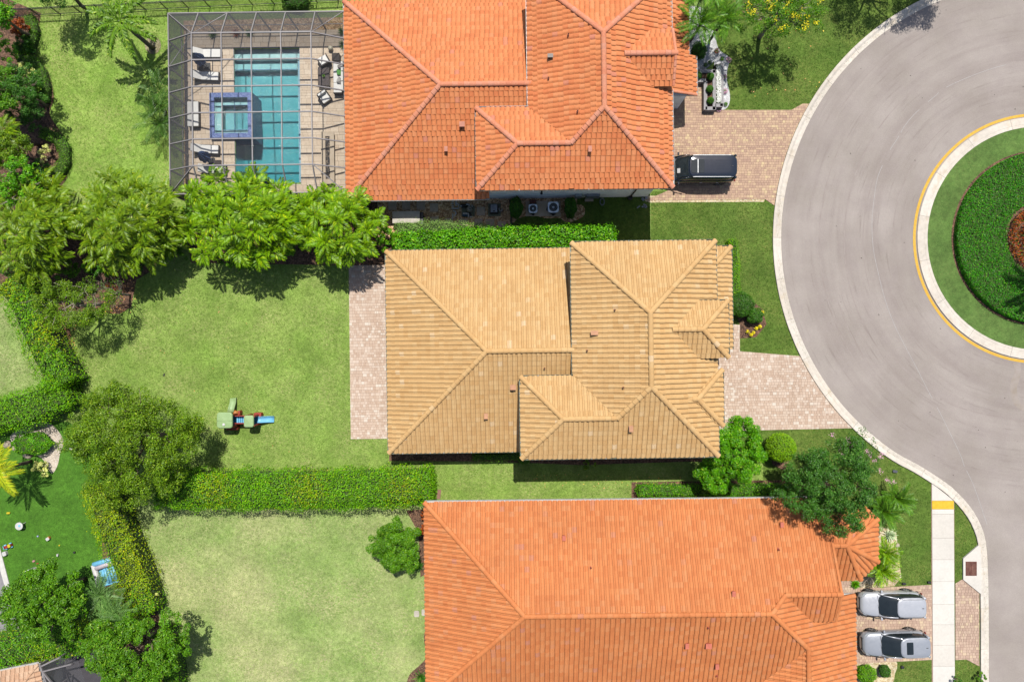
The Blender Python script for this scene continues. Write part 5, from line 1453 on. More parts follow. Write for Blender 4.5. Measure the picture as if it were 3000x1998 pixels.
shrub('round_shrub', 'large round dark shrub at the right wall of the sand roofed house', 2172, 893, 1.6, .95, .95, LF['box'], .09, 4200)
shrub('round_shrub', 'smaller shrub with yellow flowers beside the front walkway', 2212, 925, 1.1, .68, .6, LF['box'], .09, 2000)
for k, (x, y) in enumerate(((2216, 962), (2208, 975), (2226, 957), (2234, 915), (2201, 981), (2190, 972))):
    shrub('yellow_flower', 'yellow flowers in the mulch at the front walkway bed', x, y, .35, .13, .13, LF['yellowfl'], .09, 60, cat='flower', group='yellow flowers by the walkway', corem=False)
shrub('loose_shrub', 'loose shrub in shade under the lower eave of the sand roof', 1727, 1358, 1.2, .6, .45, LF['olive'], .10, 700, lobes=10, corem=False)
shrub('loose_shrub', 'dark clump in shade at the corner of the two lower eaves', 1535, 1345, .9, .5, .4, LF['mid'], .10, 700)
shrub('ac_shrub', 'clipped shrub left of the air conditioners', 1512, 608, 1.5, .50, .80, LF['box'], .08, 2800, group='clipped shrubs beside the air conditioners')
shrub('ac_shrub', 'clipped shrub right of the air conditioners', 1672, 607, 1.5, .50, .80, LF['box'], .08, 2800, group='clipped shrubs beside the air conditioners')
shrub('round_shrub', 'round bright shrub in pebbles below the silver cars, larger of two', 2541, 1975, 1.2, .72, .72, LF['hedge'], .08, 2600)
shrub('round_shrub', 'round dark shrub in pebbles below the silver cars, smaller of two', 2594, 1967, .9, .42, .48, LF['box'], .08, 1300)
shrub('round_shrub', 'round shrub under the entry palm in the white rock', 2049, 148, 1.3, .62, .66, LF['box'], .08, 1800)
shrub('red_croton', 'orange croton at the left wall of the lower house', 1238, 1545, 1.0, .4, .55, LF['croton'], .11, 600, lobes=8, corem=False)
shrub('red_croton', 'small orange croton near the corner of the lower house wall', 1241, 1510, .8, .3, .3, LF['croton'], .11, 300, lobes=6, corem=False)
shrub('small_shrub', 'small shrub on the sidewalk edge at the bottom right', 2806, 1992, .8, .4, .3, LF['box'], .10, 400, lobes=6, corem=False)
shrub('small_shrub', 'small shrub in the grass by the apron at the bottom right', 2875, 1985, .8, .5, .4, LF['mid'], .10, 500, lobes=6, corem=False)
shrub('low_plant', 'dark shrub on the grass beyond the fence at the top', 865, 0, 1.0, 1.1, .6, LF['dark'], .10, 1500)

# island planting
def ring_points(r0, r1, dens, z, zj, keep=None):
    A = math.pi * (r1 * r1 - r0 * r0); n = int(A * dens)
    r = np.sqrt(rng.uniform(r0 * r0, r1 * r1, n)); a = rng.uniform(0, 6.2832, n)
    x, y = r * np.cos(a), r * np.sin(a)
    k = (x < 1.5)
    x, y = x[k], y[k]
    zz = z + .06 * np.sin(x * 2.1) * np.cos(y * 1.9) + rng.normal(size=len(x)) * zj
    return np.stack([x, y, zz], 1)
c0 = P(CX, CY)
t = thing('island_hedge', 'wide ring of dark green ground hedge on the road island', 'hedge', (c0.x, c0.y, .12))
Pn = ring_points(107 / PPM, 249 / PPM, 330, .5, .06)
foliage('leaves', Pn, np.tile([0, 0, 1.], (len(Pn), 1)), .11, LF['ring'], t, jit=.7)
sd = rng.uniform(1.6, 4.7, 3500); Pn = np.stack([np.cos(sd) * 249 / PPM, np.sin(sd) * 249 / PPM, rng.uniform(0, .5, 3500)], 1)
foliage('side_leaves', Pn, np.stack([np.cos(sd), np.sin(sd), np.full(3500, .4)], 1), .11, LF['ring'], t)
mb = MB(); mb.lathe((0, 0, 0), [(108 / PPM, .0), (109 / PPM, .4), (246 / PPM, .4), (247 / PPM, .0)], 48); obj('shade_core', mb, CORE, t)  # solid ring under the leaves, coloured dark for the shade between them
t = thing('croton_bed', 'ring of red and orange crotons in the middle of the road island', 'flower bed', (c0.x, c0.y, .12))
for (a, b2) in ((72, 98), (30, 64)):
    Pn = ring_points(a / PPM, b2 / PPM, 230, .45, .14); foliage('croton_ring', Pn, np.tile([0, 0, 1.], (len(Pn), 1)), .16, LF['croton'], t, jit=1.0); Pn = ring_points(a / PPM, b2 / PPM, 60, .45, .14); foliage('croton_green', Pn, np.tile([0, 0, 1.], (len(Pn), 1)), .15, LF['box'], t, jit=1.0)

tree('leafy_tree', 'bushy green tree at the left edge over the middle border bed', -5, 262, 3.6, 1.5, 1.6, 1.2, LF['mid'], 50, 200, .42, .14, gaps=.1, trunk_r=.1)
tree('leafy_tree', 'olive green tree at the left edge between the shrubs and palms', 25, 440, 3.4, 1.5, 1.3, 1.1, LF['olive'], 48, 200, .42, .13, gaps=.1, trunk_r=.1)
tree('leafy_tree', 'bright tree in the upper left corner', -12, 40, 4.0, 1.0, 1.6, 1.1, LF['bright'], 30, 200, .42, .15, gaps=.2, trunk_r=.1)
shrub('leafy_shrub', 'green shrub filling the border bed beside the second curved hedge', 96, 255, 1.9, .8, 1.1, LF['mid'], .13, 1800, lobes=16, corem=False)
shrub('leafy_shrub', 'dark shrub in the border bed above the third curved hedge', 88, 345, 2.2, 1.0, .9, LF['dark'], .13, 1900, lobes=16, corem=False)
shrub('leafy_shrub', 'dark shrub at the lower end of the third curved hedge', 110, 500, 2.0, .9, .9, LF['dark'], .13, 1700, lobes=16, corem=False)
shrub('leafy_shrub', 'dark shrub under the fence at the upper left behind the croton', 70, 130, 1.3, .8, .7, LF['box'], .12, 1500, lobes=14, corem=False)
shrub('leafy_shrub', 'green shrub under the palm clumps near the thin tree', 190, 790, 2.2, 1.6, .8, LF['mid'], .13, 2600, lobes=22, corem=False)
shrub('leafy_shrub', 'green shrub between the two brightest palm clumps', 850, 690, 3.0, 1.1, 1.6, LF['hedge'], .15, 2800, lobes=24, corem=False)
shrub('leafy_shrub', 'green shrub between the cage corner and the palm clumps', 525, 650, 3.0, 1.0, 1.6, LF['mid'], .15, 2600, lobes=24, corem=False)
shrub('leafy_shrub', 'green shrub filling the gap between the storage box and the palms', 1125, 700, 2.6, .8, 1.1, LF['hedge'], .14, 2000, lobes=18, corem=False)
shrub('leafy_shrub', 'dense shrub at the left edge below the palm clumps', 20, 745, 3.0, 1.4, 1.1, LF['mid'], .14, 2400, lobes=20, corem=False)

shrub('leafy_shrub', 'green shrub filling the foot of the palm row beside the patio', 980, 745, 1.8, 1.5, .7, LF['hedge'], .14, 2200, lobes=18, corem=False)
shrub('leafy_shrub', 'dark green shrub at the foot of the palm row above the centre lawn', 700, 760, 1.9, 2.2, .8, LF['mid'], .14, 2800, lobes=24, corem=False)
shrub('leafy_shrub', 'dark green shrub at the foot of the palms left of the centre lawn', 500, 745, 1.9, 1.4, .8, LF['mid'], .14, 2200, lobes=18, corem=False)
shrub('leafy_shrub', 'dark shrub in the bed between the bare twigs and the palms', 290, 795, 1.4, 1.3, .6, LF['box'], .13, 1700, lobes=16, corem=False)
# ------------------------------------------------------------------ swimming pool, deck and screen cage
A1 = h1.ang
def F1(px, py, h=0.0):
    p = P(px, py, h); c, s = math.cos(-A1), math.sin(-A1); return Vector((p.x * c - p.y * s, p.x * s + p.y * c, h))
R1 = Matrix.Rotation(A1, 4, 'Z')
def w1(x, y): 
    v = R1 @ Vector((x, y, 0)); return (v.x, v.y)
px0, py1 = F1(684.6, 142).xy; px1, py0 = F1(883, 541).xy      # pool: x px0..px1, y py0..py1
sx0, sy1 = F1(613, 272.7, .45).xy; sx1, sy0 = F1(740, 403, .45).xy
dx0, dx1 = F1(545, 300).x, -11.32; dy1, dy0 = F1(700, 92).y, F1(700, 577).y
deck_root = sheet('pool_deck', [w1(dx0, dy0), w1(dx0 + .01, dy0), w1(dx0, dy0 + .01)], .03, PAVER_BASE_B, pix=False)
deck_rects = [(dx0, px0, dy0, sy0 + .02), (px1, dx1, dy0, dy1), (px0, px1, py1, dy1), (px0, px1, dy0, py0), (dx0, px0, sy1 - .02, dy1), (dx0, sx0 + .02, sy0 + .02, sy1 - .02)]
joint = MB()
for k, (a, b2, c, d) in enumerate(deck_rects):
    joint.add([(*w1(a, c), .034), (*w1(b2, c), .034), (*w1(b2, d), .034), (*w1(a, d), .034)], [(0, 1, 2, 3)])
    grid_paving(deck_root, [w1(a, c), w1(b2, c), w1(b2, d), w1(a, d)], .405, [.61, .405, .61], .02, .06, DECK, rot=A1, name='deck_paver', limit=(110, 100, 20, 20, 50, 0)[k], mixrow=[.405, .405, .203], seed=20 + k, gap=.012)
obj('deck_joint', joint, mat('deck_joint_sand', T(180, 158, 132), rough=.95), deck_root)
HARD.append([w1(dx0, dy0), w1(dx1, dy0), w1(dx1, dy1), w1(dx0, dy1)])
PLASTER = mat('pool_plaster', (.38, .48, .47), (.30, .41, .41), scale=1.6, rough=.8)
m, n, l, b = _nodes('blue_mosaic_tile')
v = coords(n, l); t_ = n.new('ShaderNodeTexVoronoi'); t_.inputs['Scale'].default_value = 22; l.new(v, t_.inputs['Vector'])
sc_ = n.new('ShaderNodeSeparateColor'); l.new(t_.outputs['Color'], sc_.inputs[0])
l.new(ramp(n, l, sc_.outputs[0], [(0, T(66, 92, 160)), (.5, T(100, 126, 192)), (1, T(160, 180, 224))]), b.inputs['Base Color']); b.inputs['Roughness'].default_value = .35
MOSAIC = m
def water_mat(name, dens, colr, bs):
    m = bpy.data.materials.new(name); m.use_nodes = True; n = m.node_tree.nodes; l = m.node_tree.links
    for x in list(n): n.remove(x)
    o = n.new('ShaderNodeOutputMaterial'); tr = n.new('ShaderNodeBsdfTransparent'); gl = n.new('ShaderNodeBsdfGlossy'); gl.inputs['Roughness'].default_value = .06
    fr = n.new('ShaderNodeFresnel'); fr.inputs[0].default_value = 1.33; mx = n.new('ShaderNodeMixShader')
    v = coords(n, l, (1, 1.6, 1), .5); bp = n.new('ShaderNodeBump'); bp.inputs['Strength'].default_value = .9; bp.inputs['Distance'].default_value = .05
    l.new(noise(n, l, v, bs, 4, .6), bp.inputs['Height']); l.new(bp.outputs[0], gl.inputs['Normal']); l.new(bp.outputs[0], fr.inputs['Normal'])
    l.new(fr.outputs[0], mx.inputs[0]); l.new(tr.outputs[0], mx.inputs[1]); l.new(gl.outputs[0], mx.inputs[2]); l.new(mx.outputs[0], o.inputs['Surface'])
    va = n.new('ShaderNodeVolumeAbsorption'); va.inputs['Color'].default_value = (*colr, 1); va.inputs['Density'].default_value = dens
    l.new(va.outputs[0], o.inputs['Volume'])
    return m
WATER = water_mat('pool_water', .60, (.10, .68, .74), 4.0)
pool = thing('swimming_pool', 'turquoise rectangular swimming pool with shallow steps under the screen cage', 'pool', (0, 0, 0), A1)
fl = lambda y: -1.15 - 1.05 * (py1 - y) / (py1 - py0)
sxp = F1(868, 300).x
mb = MB()      # floor and walls
Y = [py1, F1(700, 172).y, F1(700, 196).y, py0]
mb.add([(px0, Y[2], fl(Y[2])), (sxp, Y[2], fl(Y[2])), (sxp, py0, fl(py0)), (px0, py0, fl(py0))], [(0, 3, 2, 1)])
mb.add([(px0, py1, .045), (px0, py0, .045), (px0, py0, -2.3), (px0, py1, -2.3), (px1, py1, .045), (px1, py0, .045), (px1, py0, -2.3), (px1, py1, -2.3)], [(0, 1, 2, 3), (4, 7, 6, 5), (0, 3, 7, 4), (1, 5, 6, 2)])
obj('basin', mb, PLASTER, pool)
def pstep(nm, a, b2, c, d, z, edge=None):
    mb = MB(); mb.box(a, b2, c, d, -2.25, z); o = obj(nm, mb, PLASTER, pool)
    return o
st1 = pstep('step', px0 + .01, px1 - .01, Y[1], py1 - .01, -.42); st2 = pstep('step', px0 + .01, sxp, Y[2], Y[1] - .003, -.75)
bn = pstep('bench', sxp, px1 - .01, py0 + .01, Y[1] - .004, -.50)
def trim(a, b2, c, d, z):
    mb = MB(); mb.box(a, b2, c, d, z - .01, z + .006); obj('tile_trim', mb, MOSAIC, pool)
trim(px0 + .05, sxp, Y[1] + .02, Y[1] + .07, -.42); trim(px0 + .05, sxp, Y[2] + .02, Y[2] + .07, -.75); trim(sxp + .04, sxp + .09, py0 + .1, Y[1], -.50)
mb = MB()
for a in (px0 + .002, px1 - .022): mb.box(a, a + .02, py0 + .03, py1 - .03, -.22, .04)
for a in (py0 + .002, py1 - .022): mb.box(px0 + .03, px1 - .03, a, a + .02, -.22, .04)
obj('waterline_tile', mb, MOSAIC, pool)
mb = MB(); mb.box(px0 + .024, px1 - .024, py0 + .024, py1 - .024, -2.28, -.10); obj('water', mb, WATER, pool)
spa = thing('hot_tub', 'square raised spa with blue mosaic rim at the edge of the pool', 'spa', (0, 0, 0), A1)
w = .36; mb = MB()
mb.box(sx0, sx1, sy1 - w, sy1, -1.6, .45); mb.box(sx0, sx1, sy0, sy0 + w, -1.6, .45); mb.box(sx0, sx0 + w, sy0 + w, sy1 - w, -1.6, .448); mb.box(sx1 - w, sx1, sy0 + w, sy1 - w, -1.6, .448)
obj('rim', mb, MOSAIC, spa)
mb = MB(); mb.box(sx0 + w, sx1 - w, sy0 + w, sy1 - w, -1.6, -.55); mb.box(sx0 + w, sx0 + w + .45, sy0 + w, sy1 - w, -.56, -.05); mb.box(sx0 + w + .46, sx1 - w, sy1 - w - .45, sy1 - w, -.56, -.052); mb.box(sx0 + w + .46, sx1 - w, sy0 + w, sy0 + w + .4, -.56, -.051); obj('bench', mb, PLASTER, spa)
for (a, b2, c, d) in ((sx0 + w + .42, sx0 + w + .45, sy0 + w + .4, sy1 - w - .45), (sx0 + w + .46, sx1 - w, sy1 - w - .45, sy1 - w - .42), (sx0 + w + .46, sx1 - w, sy0 + w + .37, sy0 + w + .4)):
    mb = MB(); mb.box(a, b2, c, d, -.06, -.045); obj('tile_trim', mb, MOSAIC, spa)
WATER2 = water_mat('spa_water', .70, (.10, .66, .74), 6.0)
mb = MB(); mb.box(sx0 + w + .004, sx1 - w - .004, sy0 + w + .004, sy1 - w - .004, -.54, .36); obj('water', mb, WATER2, spa)

# planting strips inside the cage
sheet('pebble_bed', [(548, 62), (1008, 52), (1008, 90), (548, 94)], .021, PEBBLE)
sheet('pebble_bed', [(538, 62), (549, 62), (552, 575), (540, 575)], .0212, PEBBLE)

# screen cage
cage = thing('screen_enclosure', 'grey aluminium screen cage over the pool and deck', 'screen enclosure', (0, 0, 0), A1)
ho, hi = 2.95, 4.1
ox0 = F1(496, 300, ho).x; oy1 = F1(700, 38, ho).y; oy0 = F1(700, 567, ho).y; ox1 = -11.98
ix = [F1(x, 300, hi).x for x in (563.6, 650.7, 738, 825, 913.6)]
iy = [F1(700, y, hi).y for y in (97, 175, 253, 330, 407, 484.6)]
SC = bpy.data.materials.new('insect_screen'); SC.use_nodes = True; n = SC.node_tree.nodes; l = SC.node_tree.links
for x in list(n): n.remove(x)
o = n.new('ShaderNodeOutputMaterial'); tr = n.new('ShaderNodeBsdfTransparent'); df = n.new('ShaderNodeBsdfDiffuse'); df.inputs[0].default_value = (.06, .06, .065, 1)
lw = n.new('ShaderNodeLayerWeight'); lw.inputs[0].default_value = .35; mx = n.new('ShaderNodeMixShader')
l.new(mrange(n, l, lw.outputs['Facing'], .04, .62, .10, .86), mx.inputs[0]); l.new(tr.outputs[0], mx.inputs[1]); l.new(df.outputs[0], mx.inputs[2]); l.new(mx.outputs[0], o.inputs['Surface'])
def beam(a, b2, nm='beam', w=.07, h=.12):
    mb = MB(); mb.beam(a, b2, w, h); obj(nm, mb, CAGEM, cage)
def panel(pts):
    mb = MB(); mb.add([tuple(p) for p in pts], [tuple(range(len(pts)))]); obj('screen_panel', mb, SC, cage)
def V3(x, y, z): return Vector((x, y, z))
for x in ix: beam(V3(x, iy[-1], hi), V3(x, iy[0], hi))
for y in iy: beam(V3(ix[0], y, hi + .01), V3(ix[-1], y, hi + .01), w=.08)
for i in range(4):
    for j in range(5): panel([V3(ix[i], iy[j + 1], hi), V3(ix[i + 1], iy[j + 1], hi), V3(ix[i + 1], iy[j], hi), V3(ix[i], iy[j], hi)])
# outer plate and posts
beam(V3(ox0, oy0, ho), V3(ox0, oy1, ho)); beam(V3(ox0, oy1, ho), V3(ox1, oy1, ho)); beam(V3(ox0, oy0, ho), V3(ox1, oy0, ho))
xs_ = [ox0] + ix[1:] + [ox1]; nx = [ix[0] + .0] + ix[1:]
for y in iy:
    beam(V3(ix[0], y, hi), V3(ox0, y, ho)); beam(V3(ix[-1], y, hi), V3(ox1, y, ho + .05)); beam(V3(ox0, y, 0), V3(ox0, y, ho), 'post')
for x in ix:
    beam(V3(x, iy[0], hi), V3(x, oy1, ho)); beam(V3(x, oy1, 0), V3(x, oy1, ho), 'post'); beam(V3(x, oy0, 0), V3(x, oy0, ho), 'post'); beam(V3(x, iy[-1], hi), V3(x, oy0, ho))
for (x, y) in ((ox0, oy0), (ox0, oy1), (ox1, oy0), (ox1, oy1)): beam(V3(x, y, 0), V3(x, y, ho), 'post')
beam(V3(ix[-1], iy[-1], hi), V3(ox1, oy0, ho)); beam(V3(ix[0], iy[0], hi), V3(ox0, oy1, ho), w=.05); beam(V3(ix[0], iy[-1], hi), V3(ox0, oy0, ho), w=.05)
beam(V3(ix[0], iy[0], hi - .05), V3(ox0, iy[1], ho), 'brace', .04, .04); beam(V3(ix[0], iy[0], hi - .05), V3(ix[1], oy1, ho), 'brace', .04, .04); beam(V3(ix[-1], iy[0], hi - .05), V3(ox1, oy1, ho), 'brace', .04, .04)
for zz in (1.0,): 
    beam(V3(ox0, oy0, zz), V3(ox0, oy1, zz), 'rail', .05, .05); beam(V3(ox0, oy1, zz), V3(ox1, oy1, zz), 'rail', .05, .05); beam(V3(ox0, oy0, zz), V3(ox1, oy0, zz), 'rail', .05, .05)
ys2 = [oy1] + iy + [oy0]
for j in range(5):
    panel([V3(ox0, iy[j], ho), V3(ox0, iy[j + 1], ho), V3(ix[0], iy[j + 1], hi), V3(ix[0], iy[j], hi)])
    panel([V3(ox1, iy[j + 1], ho), V3(ox1, iy[j], ho), V3(ix[-1], iy[j], hi), V3(ix[-1], iy[j + 1], hi)])
for i in range(4):
    panel([V3(ix[i], iy[0], hi), V3(ix[i + 1], iy[0], hi), V3(ix[i + 1], oy1, ho), V3(ix[i], oy1, ho)])
    panel([V3(ix[i], oy0, ho), V3(ix[i + 1], oy0, ho), V3(ix[i + 1], iy[-1], hi), V3(ix[i], iy[-1], hi)])
panel([V3(ix[0], iy[0], hi), V3(ix[0], oy1, ho), V3(ox0, oy1, ho)]); panel([V3(ix[0], iy[0], hi), V3(ox0, oy1, ho), V3(ox0, iy[0], ho)])
panel([V3(ix[0], iy[-1], hi), V3(ox0, iy[-1], ho), V3(ox0, oy0, ho)]); panel([V3(ix[0], iy[-1], hi), V3(ox0, oy0, ho), V3(ix[0], oy0, ho)])
panel([V3(ix[-1], iy[0], hi), V3(ox1, iy[0], ho), V3(ox1, oy1, ho)]); panel([V3(ix[-1], iy[0], hi), V3(ox1, oy1, ho), V3(ix[-1], oy1, ho)])
panel([V3(ix[-1], iy[-1], hi), V3(ix[-1], oy0, ho), V3(ox1, oy0, ho)]); panel([V3(ix[-1], iy[-1], hi), V3(ox1, oy0, ho), V3(ox1, iy[-1], ho)])
for j in range(7): panel([V3(ox0, ys2[j], .05), V3(ox0, ys2[j + 1], .05), V3(ox0, ys2[j + 1], ho), V3(ox0, ys2[j], ho)])
xs3 = [ox0] + ix + [ox1]
for i in range(6):
    panel([V3(xs3[i], oy1, .05), V3(xs3[i + 1], oy1, .05), V3(xs3[i + 1], oy1, ho), V3(xs3[i], oy1, ho)])
    panel([V3(xs3[i], oy0, .05), V3(xs3[i + 1], oy0, .05), V3(xs3[i + 1], oy0, ho), V3(xs3[i], oy0, ho)])

# ------------------------------------------------------------------ pool furniture
CUSH = mat('white_cushion_fabric', T(250, 248, 242, 1.9), T(240, 238, 232, 1.9), scale=3, rough=.9)
WICK = mat('dark_brown_wicker', T(78, 68, 62), T(54, 46, 42), scale=12, rough=.8)
TOWEL = mat('navy_towel', T(84, 122, 180), T(60, 92, 150), scale=6, rough=.95)
def lounger(label, px, py, rz, grp):
    p = P(px, py, .35); t = thing('sun_lounger', label, 'sun lounger', (p.x, p.y, .06), rz, grp)
    mb = MB(); mb.box(-1.0, 1.0, -.36, -.32, .22, .30); mb.box(-1.0, 1.0, .32, .36, .22, .30); mb.box(.96, 1.0, -.32, .32, .22, .30); obj('frame', mb, WICK, t)
    for sx in (-.85, .92):
        for sy in (-.33, .33): mb = MB(); mb.box(sx - .03, sx + .03, sy - .03, sy + .03, 0, .22); obj('leg', mb, WICK, t)
    mb = MB(); mb.rbox((.30, 0, .35), (.66 * 2, .62, .10), .05); obj('mattress', mb, CUSH, t)
    M = Matrix.Translation((-.37, 0, .33)) @ Matrix.Rotation(math.radians(38), 4, 'Y')
    mb = MB(); mb.rbox((-.38, 0, .03), (.76, .62, .09), .05, M=None); mb.v = [tuple(M @ Vector(v)) for v in mb.v]; obj('backrest', mb, CUSH, t)
    mb = MB(); mb.beam((-.4, .3, .28), (-.95, .3, .72), .03, .04); mb.beam((-.4, -.3, .28), (-.95, -.3, .72), .03, .04); obj('backrest_frame', mb, WICK, t)
    return t
gl = 'white cushioned sun loungers by the pool'
lounger('top sun lounger left of the pool, beside the uppermost navy parasol', 610, 158, 0, gl)
lounger('second sun lounger from the top, below the folded navy parasol', 604, 224, -.04, gl)
lounger('third sun lounger, above the lower navy parasol', 604, 438, -.05, gl)
lounger('lowest sun lounger partly under the palm leaves', 625, 497, -.02, gl)
def day_bench(px, py):
    p = P(px, py, .45); t = thing('towel_bench', 'white topped upright bench beside the blue spa', 'bench', (p.x, p.y, .06), A1)
    mb = MB(); mb.box(-.40, .40, -.95, .95, 0, .34); obj('base', mb, WICK, t); mb = MB(); mb.rbox((0, .48, .42), (.84, .92, .16), .05); mb.rbox((0, -.48, .42), (.84, .92, .16), .05); obj('cushion', mb, CUSH, t)
day_bench(566.5, 335.5)
def folded_umbrella(label, px, py):
    p = P(px, py, .6); t = thing('folded_parasol', label, 'umbrella', (p.x, p.y, .06), 0, 'folded navy parasols by the loungers')
    mb = MB(); mb.rbox((0, -.15, .04), (.5, .5, .08), .04); obj('base', mb, BLACK, t)
    mb = MB(); mb.tube([(0, -.15, .05), (0, -.15, 2.3)], .022, 8); obj('pole', mb, BLACK, t)
    vs = []; fs = []; S = 18
    for i, (z, r) in enumerate(((.95, .30), (1.2, .34), (1.6, .28), (2.0, .16), (2.35, .04))):
        for k in range(S):
            a = 2 * math.pi * k / S; q = r * (1 + (.35 if k % 2 else -.1)); vs.append((q * math.cos(a), -.15 + q * math.sin(a), z))
    for i in range(4):
        for k in range(S): fs.append((i * S + k, i * S + (k + 1) % S, (i + 1) * S + (k + 1) % S, (i + 1) * S + k))
    mb = MB(); mb.add(vs, fs); obj('canopy', mb, TOWEL, t)
folded_umbrella('folded navy parasol between the two upper sun loungers', 598, 181); folded_umbrella('folded navy parasol between the two lower sun loungers', 612, 462)
folded_umbrella('folded navy parasol at the lower end of the pool', 790, 542)
def stool(px, py, lab):
    p = P(px, py, .4); t = thing('side_table', lab, 'side table', (p.x, p.y, .06), A1, 'dark side tables by the loungers')
    mb = MB(); mb.rbox((0, 0, .42), (.5, .5, .05), .03); obj('table_top', mb, WICK, t)
    for a in (-.2, .2):
        for c in (-.2, .2): mb = MB(); mb.box(a - .02, a + .02, c - .02, c + .02, 0, .40); obj('leg', mb, WICK, t)
stool(588, 200, 'dark side table between the two upper sun loungers'); stool(640, 480, 'dark side table between the two lower sun loungers')
def armchair(lab, px, py, rz):
    p = P(px, py, .5); t = thing('armchair', lab, 'armchair', (p.x, p.y, .06), rz, 'white cushioned armchairs at the coffee table')
    mb = MB(); mb.box(-.38, .38, -.36, .36, .10, .24); mb.box(-.40, .36, -.42, -.36, .1, .52); mb.box(-.40, .36, .36, .42, .1, .52); mb.box(-.42, -.36, -.36, .36, .1, .66); obj('frame', mb, WICK, t)
    mb = MB(); mb.rbox((.02, 0, .32), (.70, .68, .15), .06, crown=.02); obj('seat_cushion', mb, CUSH, t)
    mb = MB(); mb.rbox((-.27, 0, .52), (.16, .66, .36), .05); obj('back_cushion', mb, CUSH, t)
armchair('upper armchair turned toward the pool, above the coffee table', 948, 178, math.radians(210 - 90)); armchair('lower armchair beneath the coffee table', 950, 285, math.radians(215 + 90))
def sofa(px, py):
    p = P(px, py, .5); t = thing('outdoor_sofa', 'white cushioned outdoor sofa with a green pillow beside the house wall', 'sofa', (p.x, p.y, .06), math.pi + A1)
    mb = MB(); mb.box(-.42, .42, -1.15, 1.15, .1, .24); mb.box(-.48, -.42, -1.15, 1.15, .1, .7); mb.box(-.42, .40, -1.22, -1.15, .1, .5); mb.box(-.42, .40, 1.15, 1.22, .1, .5); obj('frame', mb, WICK, t)
    for k in range(3): mb = MB(); mb.rbox((.04, -.76 + .76 * k, .33), (.74, .75, .16), .06, crown=.02); obj('seat_cushion', mb, CUSH, t)
    for k in range(3): mb = MB(); mb.rbox((-.32, -.76 + .76 * k, .56), (.16, .72, .34), .05); obj('back_cushion', mb, CUSH, t)
    return p
sp = sofa(992, 228)
def pillow(lab, px, py, m, rz, s=.38):
    p = P(px, py, .6); mb = MB(); mb.rbox((0, 0, 0), (s, s, .10), .08, crown=.04); o = obj('pillow', mb, m); o.location = (p.x, p.y, .55); o.rotation_euler = (0, .5, rz); tag(o, lab, 'pillow')
pillow('bright green square pillow on the white outdoor sofa', 995, 212, mat('lime_green_fabric', T(110, 190, 90), rough=.9), .1, .45); pillow('grey round pillow on the white outdoor sofa', 997, 196, mat('grey_fabric', T(170, 166, 160), rough=.9), .5)
m, n, l, b = _nodes('striped_fabric'); tc = n.new('ShaderNodeTexCoord'); wv = n.new('ShaderNodeTexWave'); wv.inputs['Scale'].default_value = 3.2; l.new(tc.outputs['Object'], wv.inputs['Vector'])
wv.bands_direction = 'Y'; wv.inputs['Scale'].default_value = 5
l.new(ramp(n, l, wv.outputs['Fac'], [(.45, (.03, .03, .03)), (.55, T(226, 222, 216))]), b.inputs['Base Color'])
pillow('black and white striped pillow on the white outdoor sofa', 996, 237, m, -.35, .45)
p = P(949, 226, .4); t = thing('coffee_table', 'dark slatted coffee table between the sofa and the pool', 'coffee table', (p.x, p.y, .06), A1)
mb = MB(); mb.box(-.40, .40, -.72, -.68, .33, .40); mb.box(-.40, .40, .68, .72, .33, .40); mb.box(-.44, -.40, -.72, .72, .33, .40); mb.box(.40, .44, -.72, .72, .33, .40); obj('frame', mb, WICK, t)
for k in range(9): mb = MB(); mb.box(-.395 + k * .088, -.395 + k * .088 + .074, -.675, .675, .36, .395); obj('slat', mb, mat('weathered_grey_slat', T(120, 108, 104), T(96, 86, 84), scale=9, rough=.8, var=.1), t)
for a in (-.38, .38):
    for c in (-.66, .66): mb = MB(); mb.box(a - .03, a + .03, c - .03, c + .03, 0, .33); obj('leg', mb, WICK, t)
rosette('table_plant', 'small green plant on the coffee table', 950, 226, LF['mid'], .16, 26, .02, .8, z=.47)
p = P(985, 170, .4); t = thing('side_table', 'dark wicker side table at the corner of the sofa, above it', 'side table', (p.x, p.y, .06), A1)
mb = MB(); mb.rbox((0, 0, .24), (.56, .56, .46), .04); obj('body', mb, WICK, t); mb = MB(); mb.rbox((0, 0, .49), (.6, .6, .04), .04); obj('table_top', mb, WICK, t)
p = P(969, 144, .2); t = thing('garden_stool', 'small round pale garden stool on the pool deck', 'stool', (p.x, p.y, .06)); mb = MB(); mb.lathe((0, 0, 0), [(.12, 0), (.19, .12), (.19, .28), (.12, .4)], 16); obj('body', mb, mat('pale_glazed_clay', T(214, 206, 180), rough=.4), t, True)
p = P(961, 464, .35); t = thing('fire_table', 'long stone fire table with a trough of dark stones near the house', 'fire table', (p.x, p.y, .06), A1)
mb = MB(); 
for (a, b2, c, d) in ((-.50, -.17, -2.0, 2.0), (.17, .50, -2.0, 2.0), (-.17, .17, -2.0, -1.62), (-.17, .17, 1.65, 2.0)): mb.box(a, b2, c, d, .30, .40)
obj('stone_top', mb, mat('travertine_slab', T(226, 206, 178), T(212, 190, 160), scale=2.5, rough=.6), t)
mb = MB(); mb.box(-.42, .42, -1.9, 1.9, 0, .30); obj('base', mb, mat('travertine_base', T(200, 180, 154), rough=.8), t)
mb = MB(); R = random.Random(3)
for k in range(420):
    x, y = R.uniform(-.15, .15), R.uniform(-1.6, 1.63); s = R.uniform(.025, .05); mb.cbox((x, y, .33 + R.uniform(0, .06)), (s, s, s), R.random() * 3)
obj('lava_stones', mb, mat('charcoal_lava_stone', (.03, .028, .03), rough=.7, var=.5), t, kind='stuff')
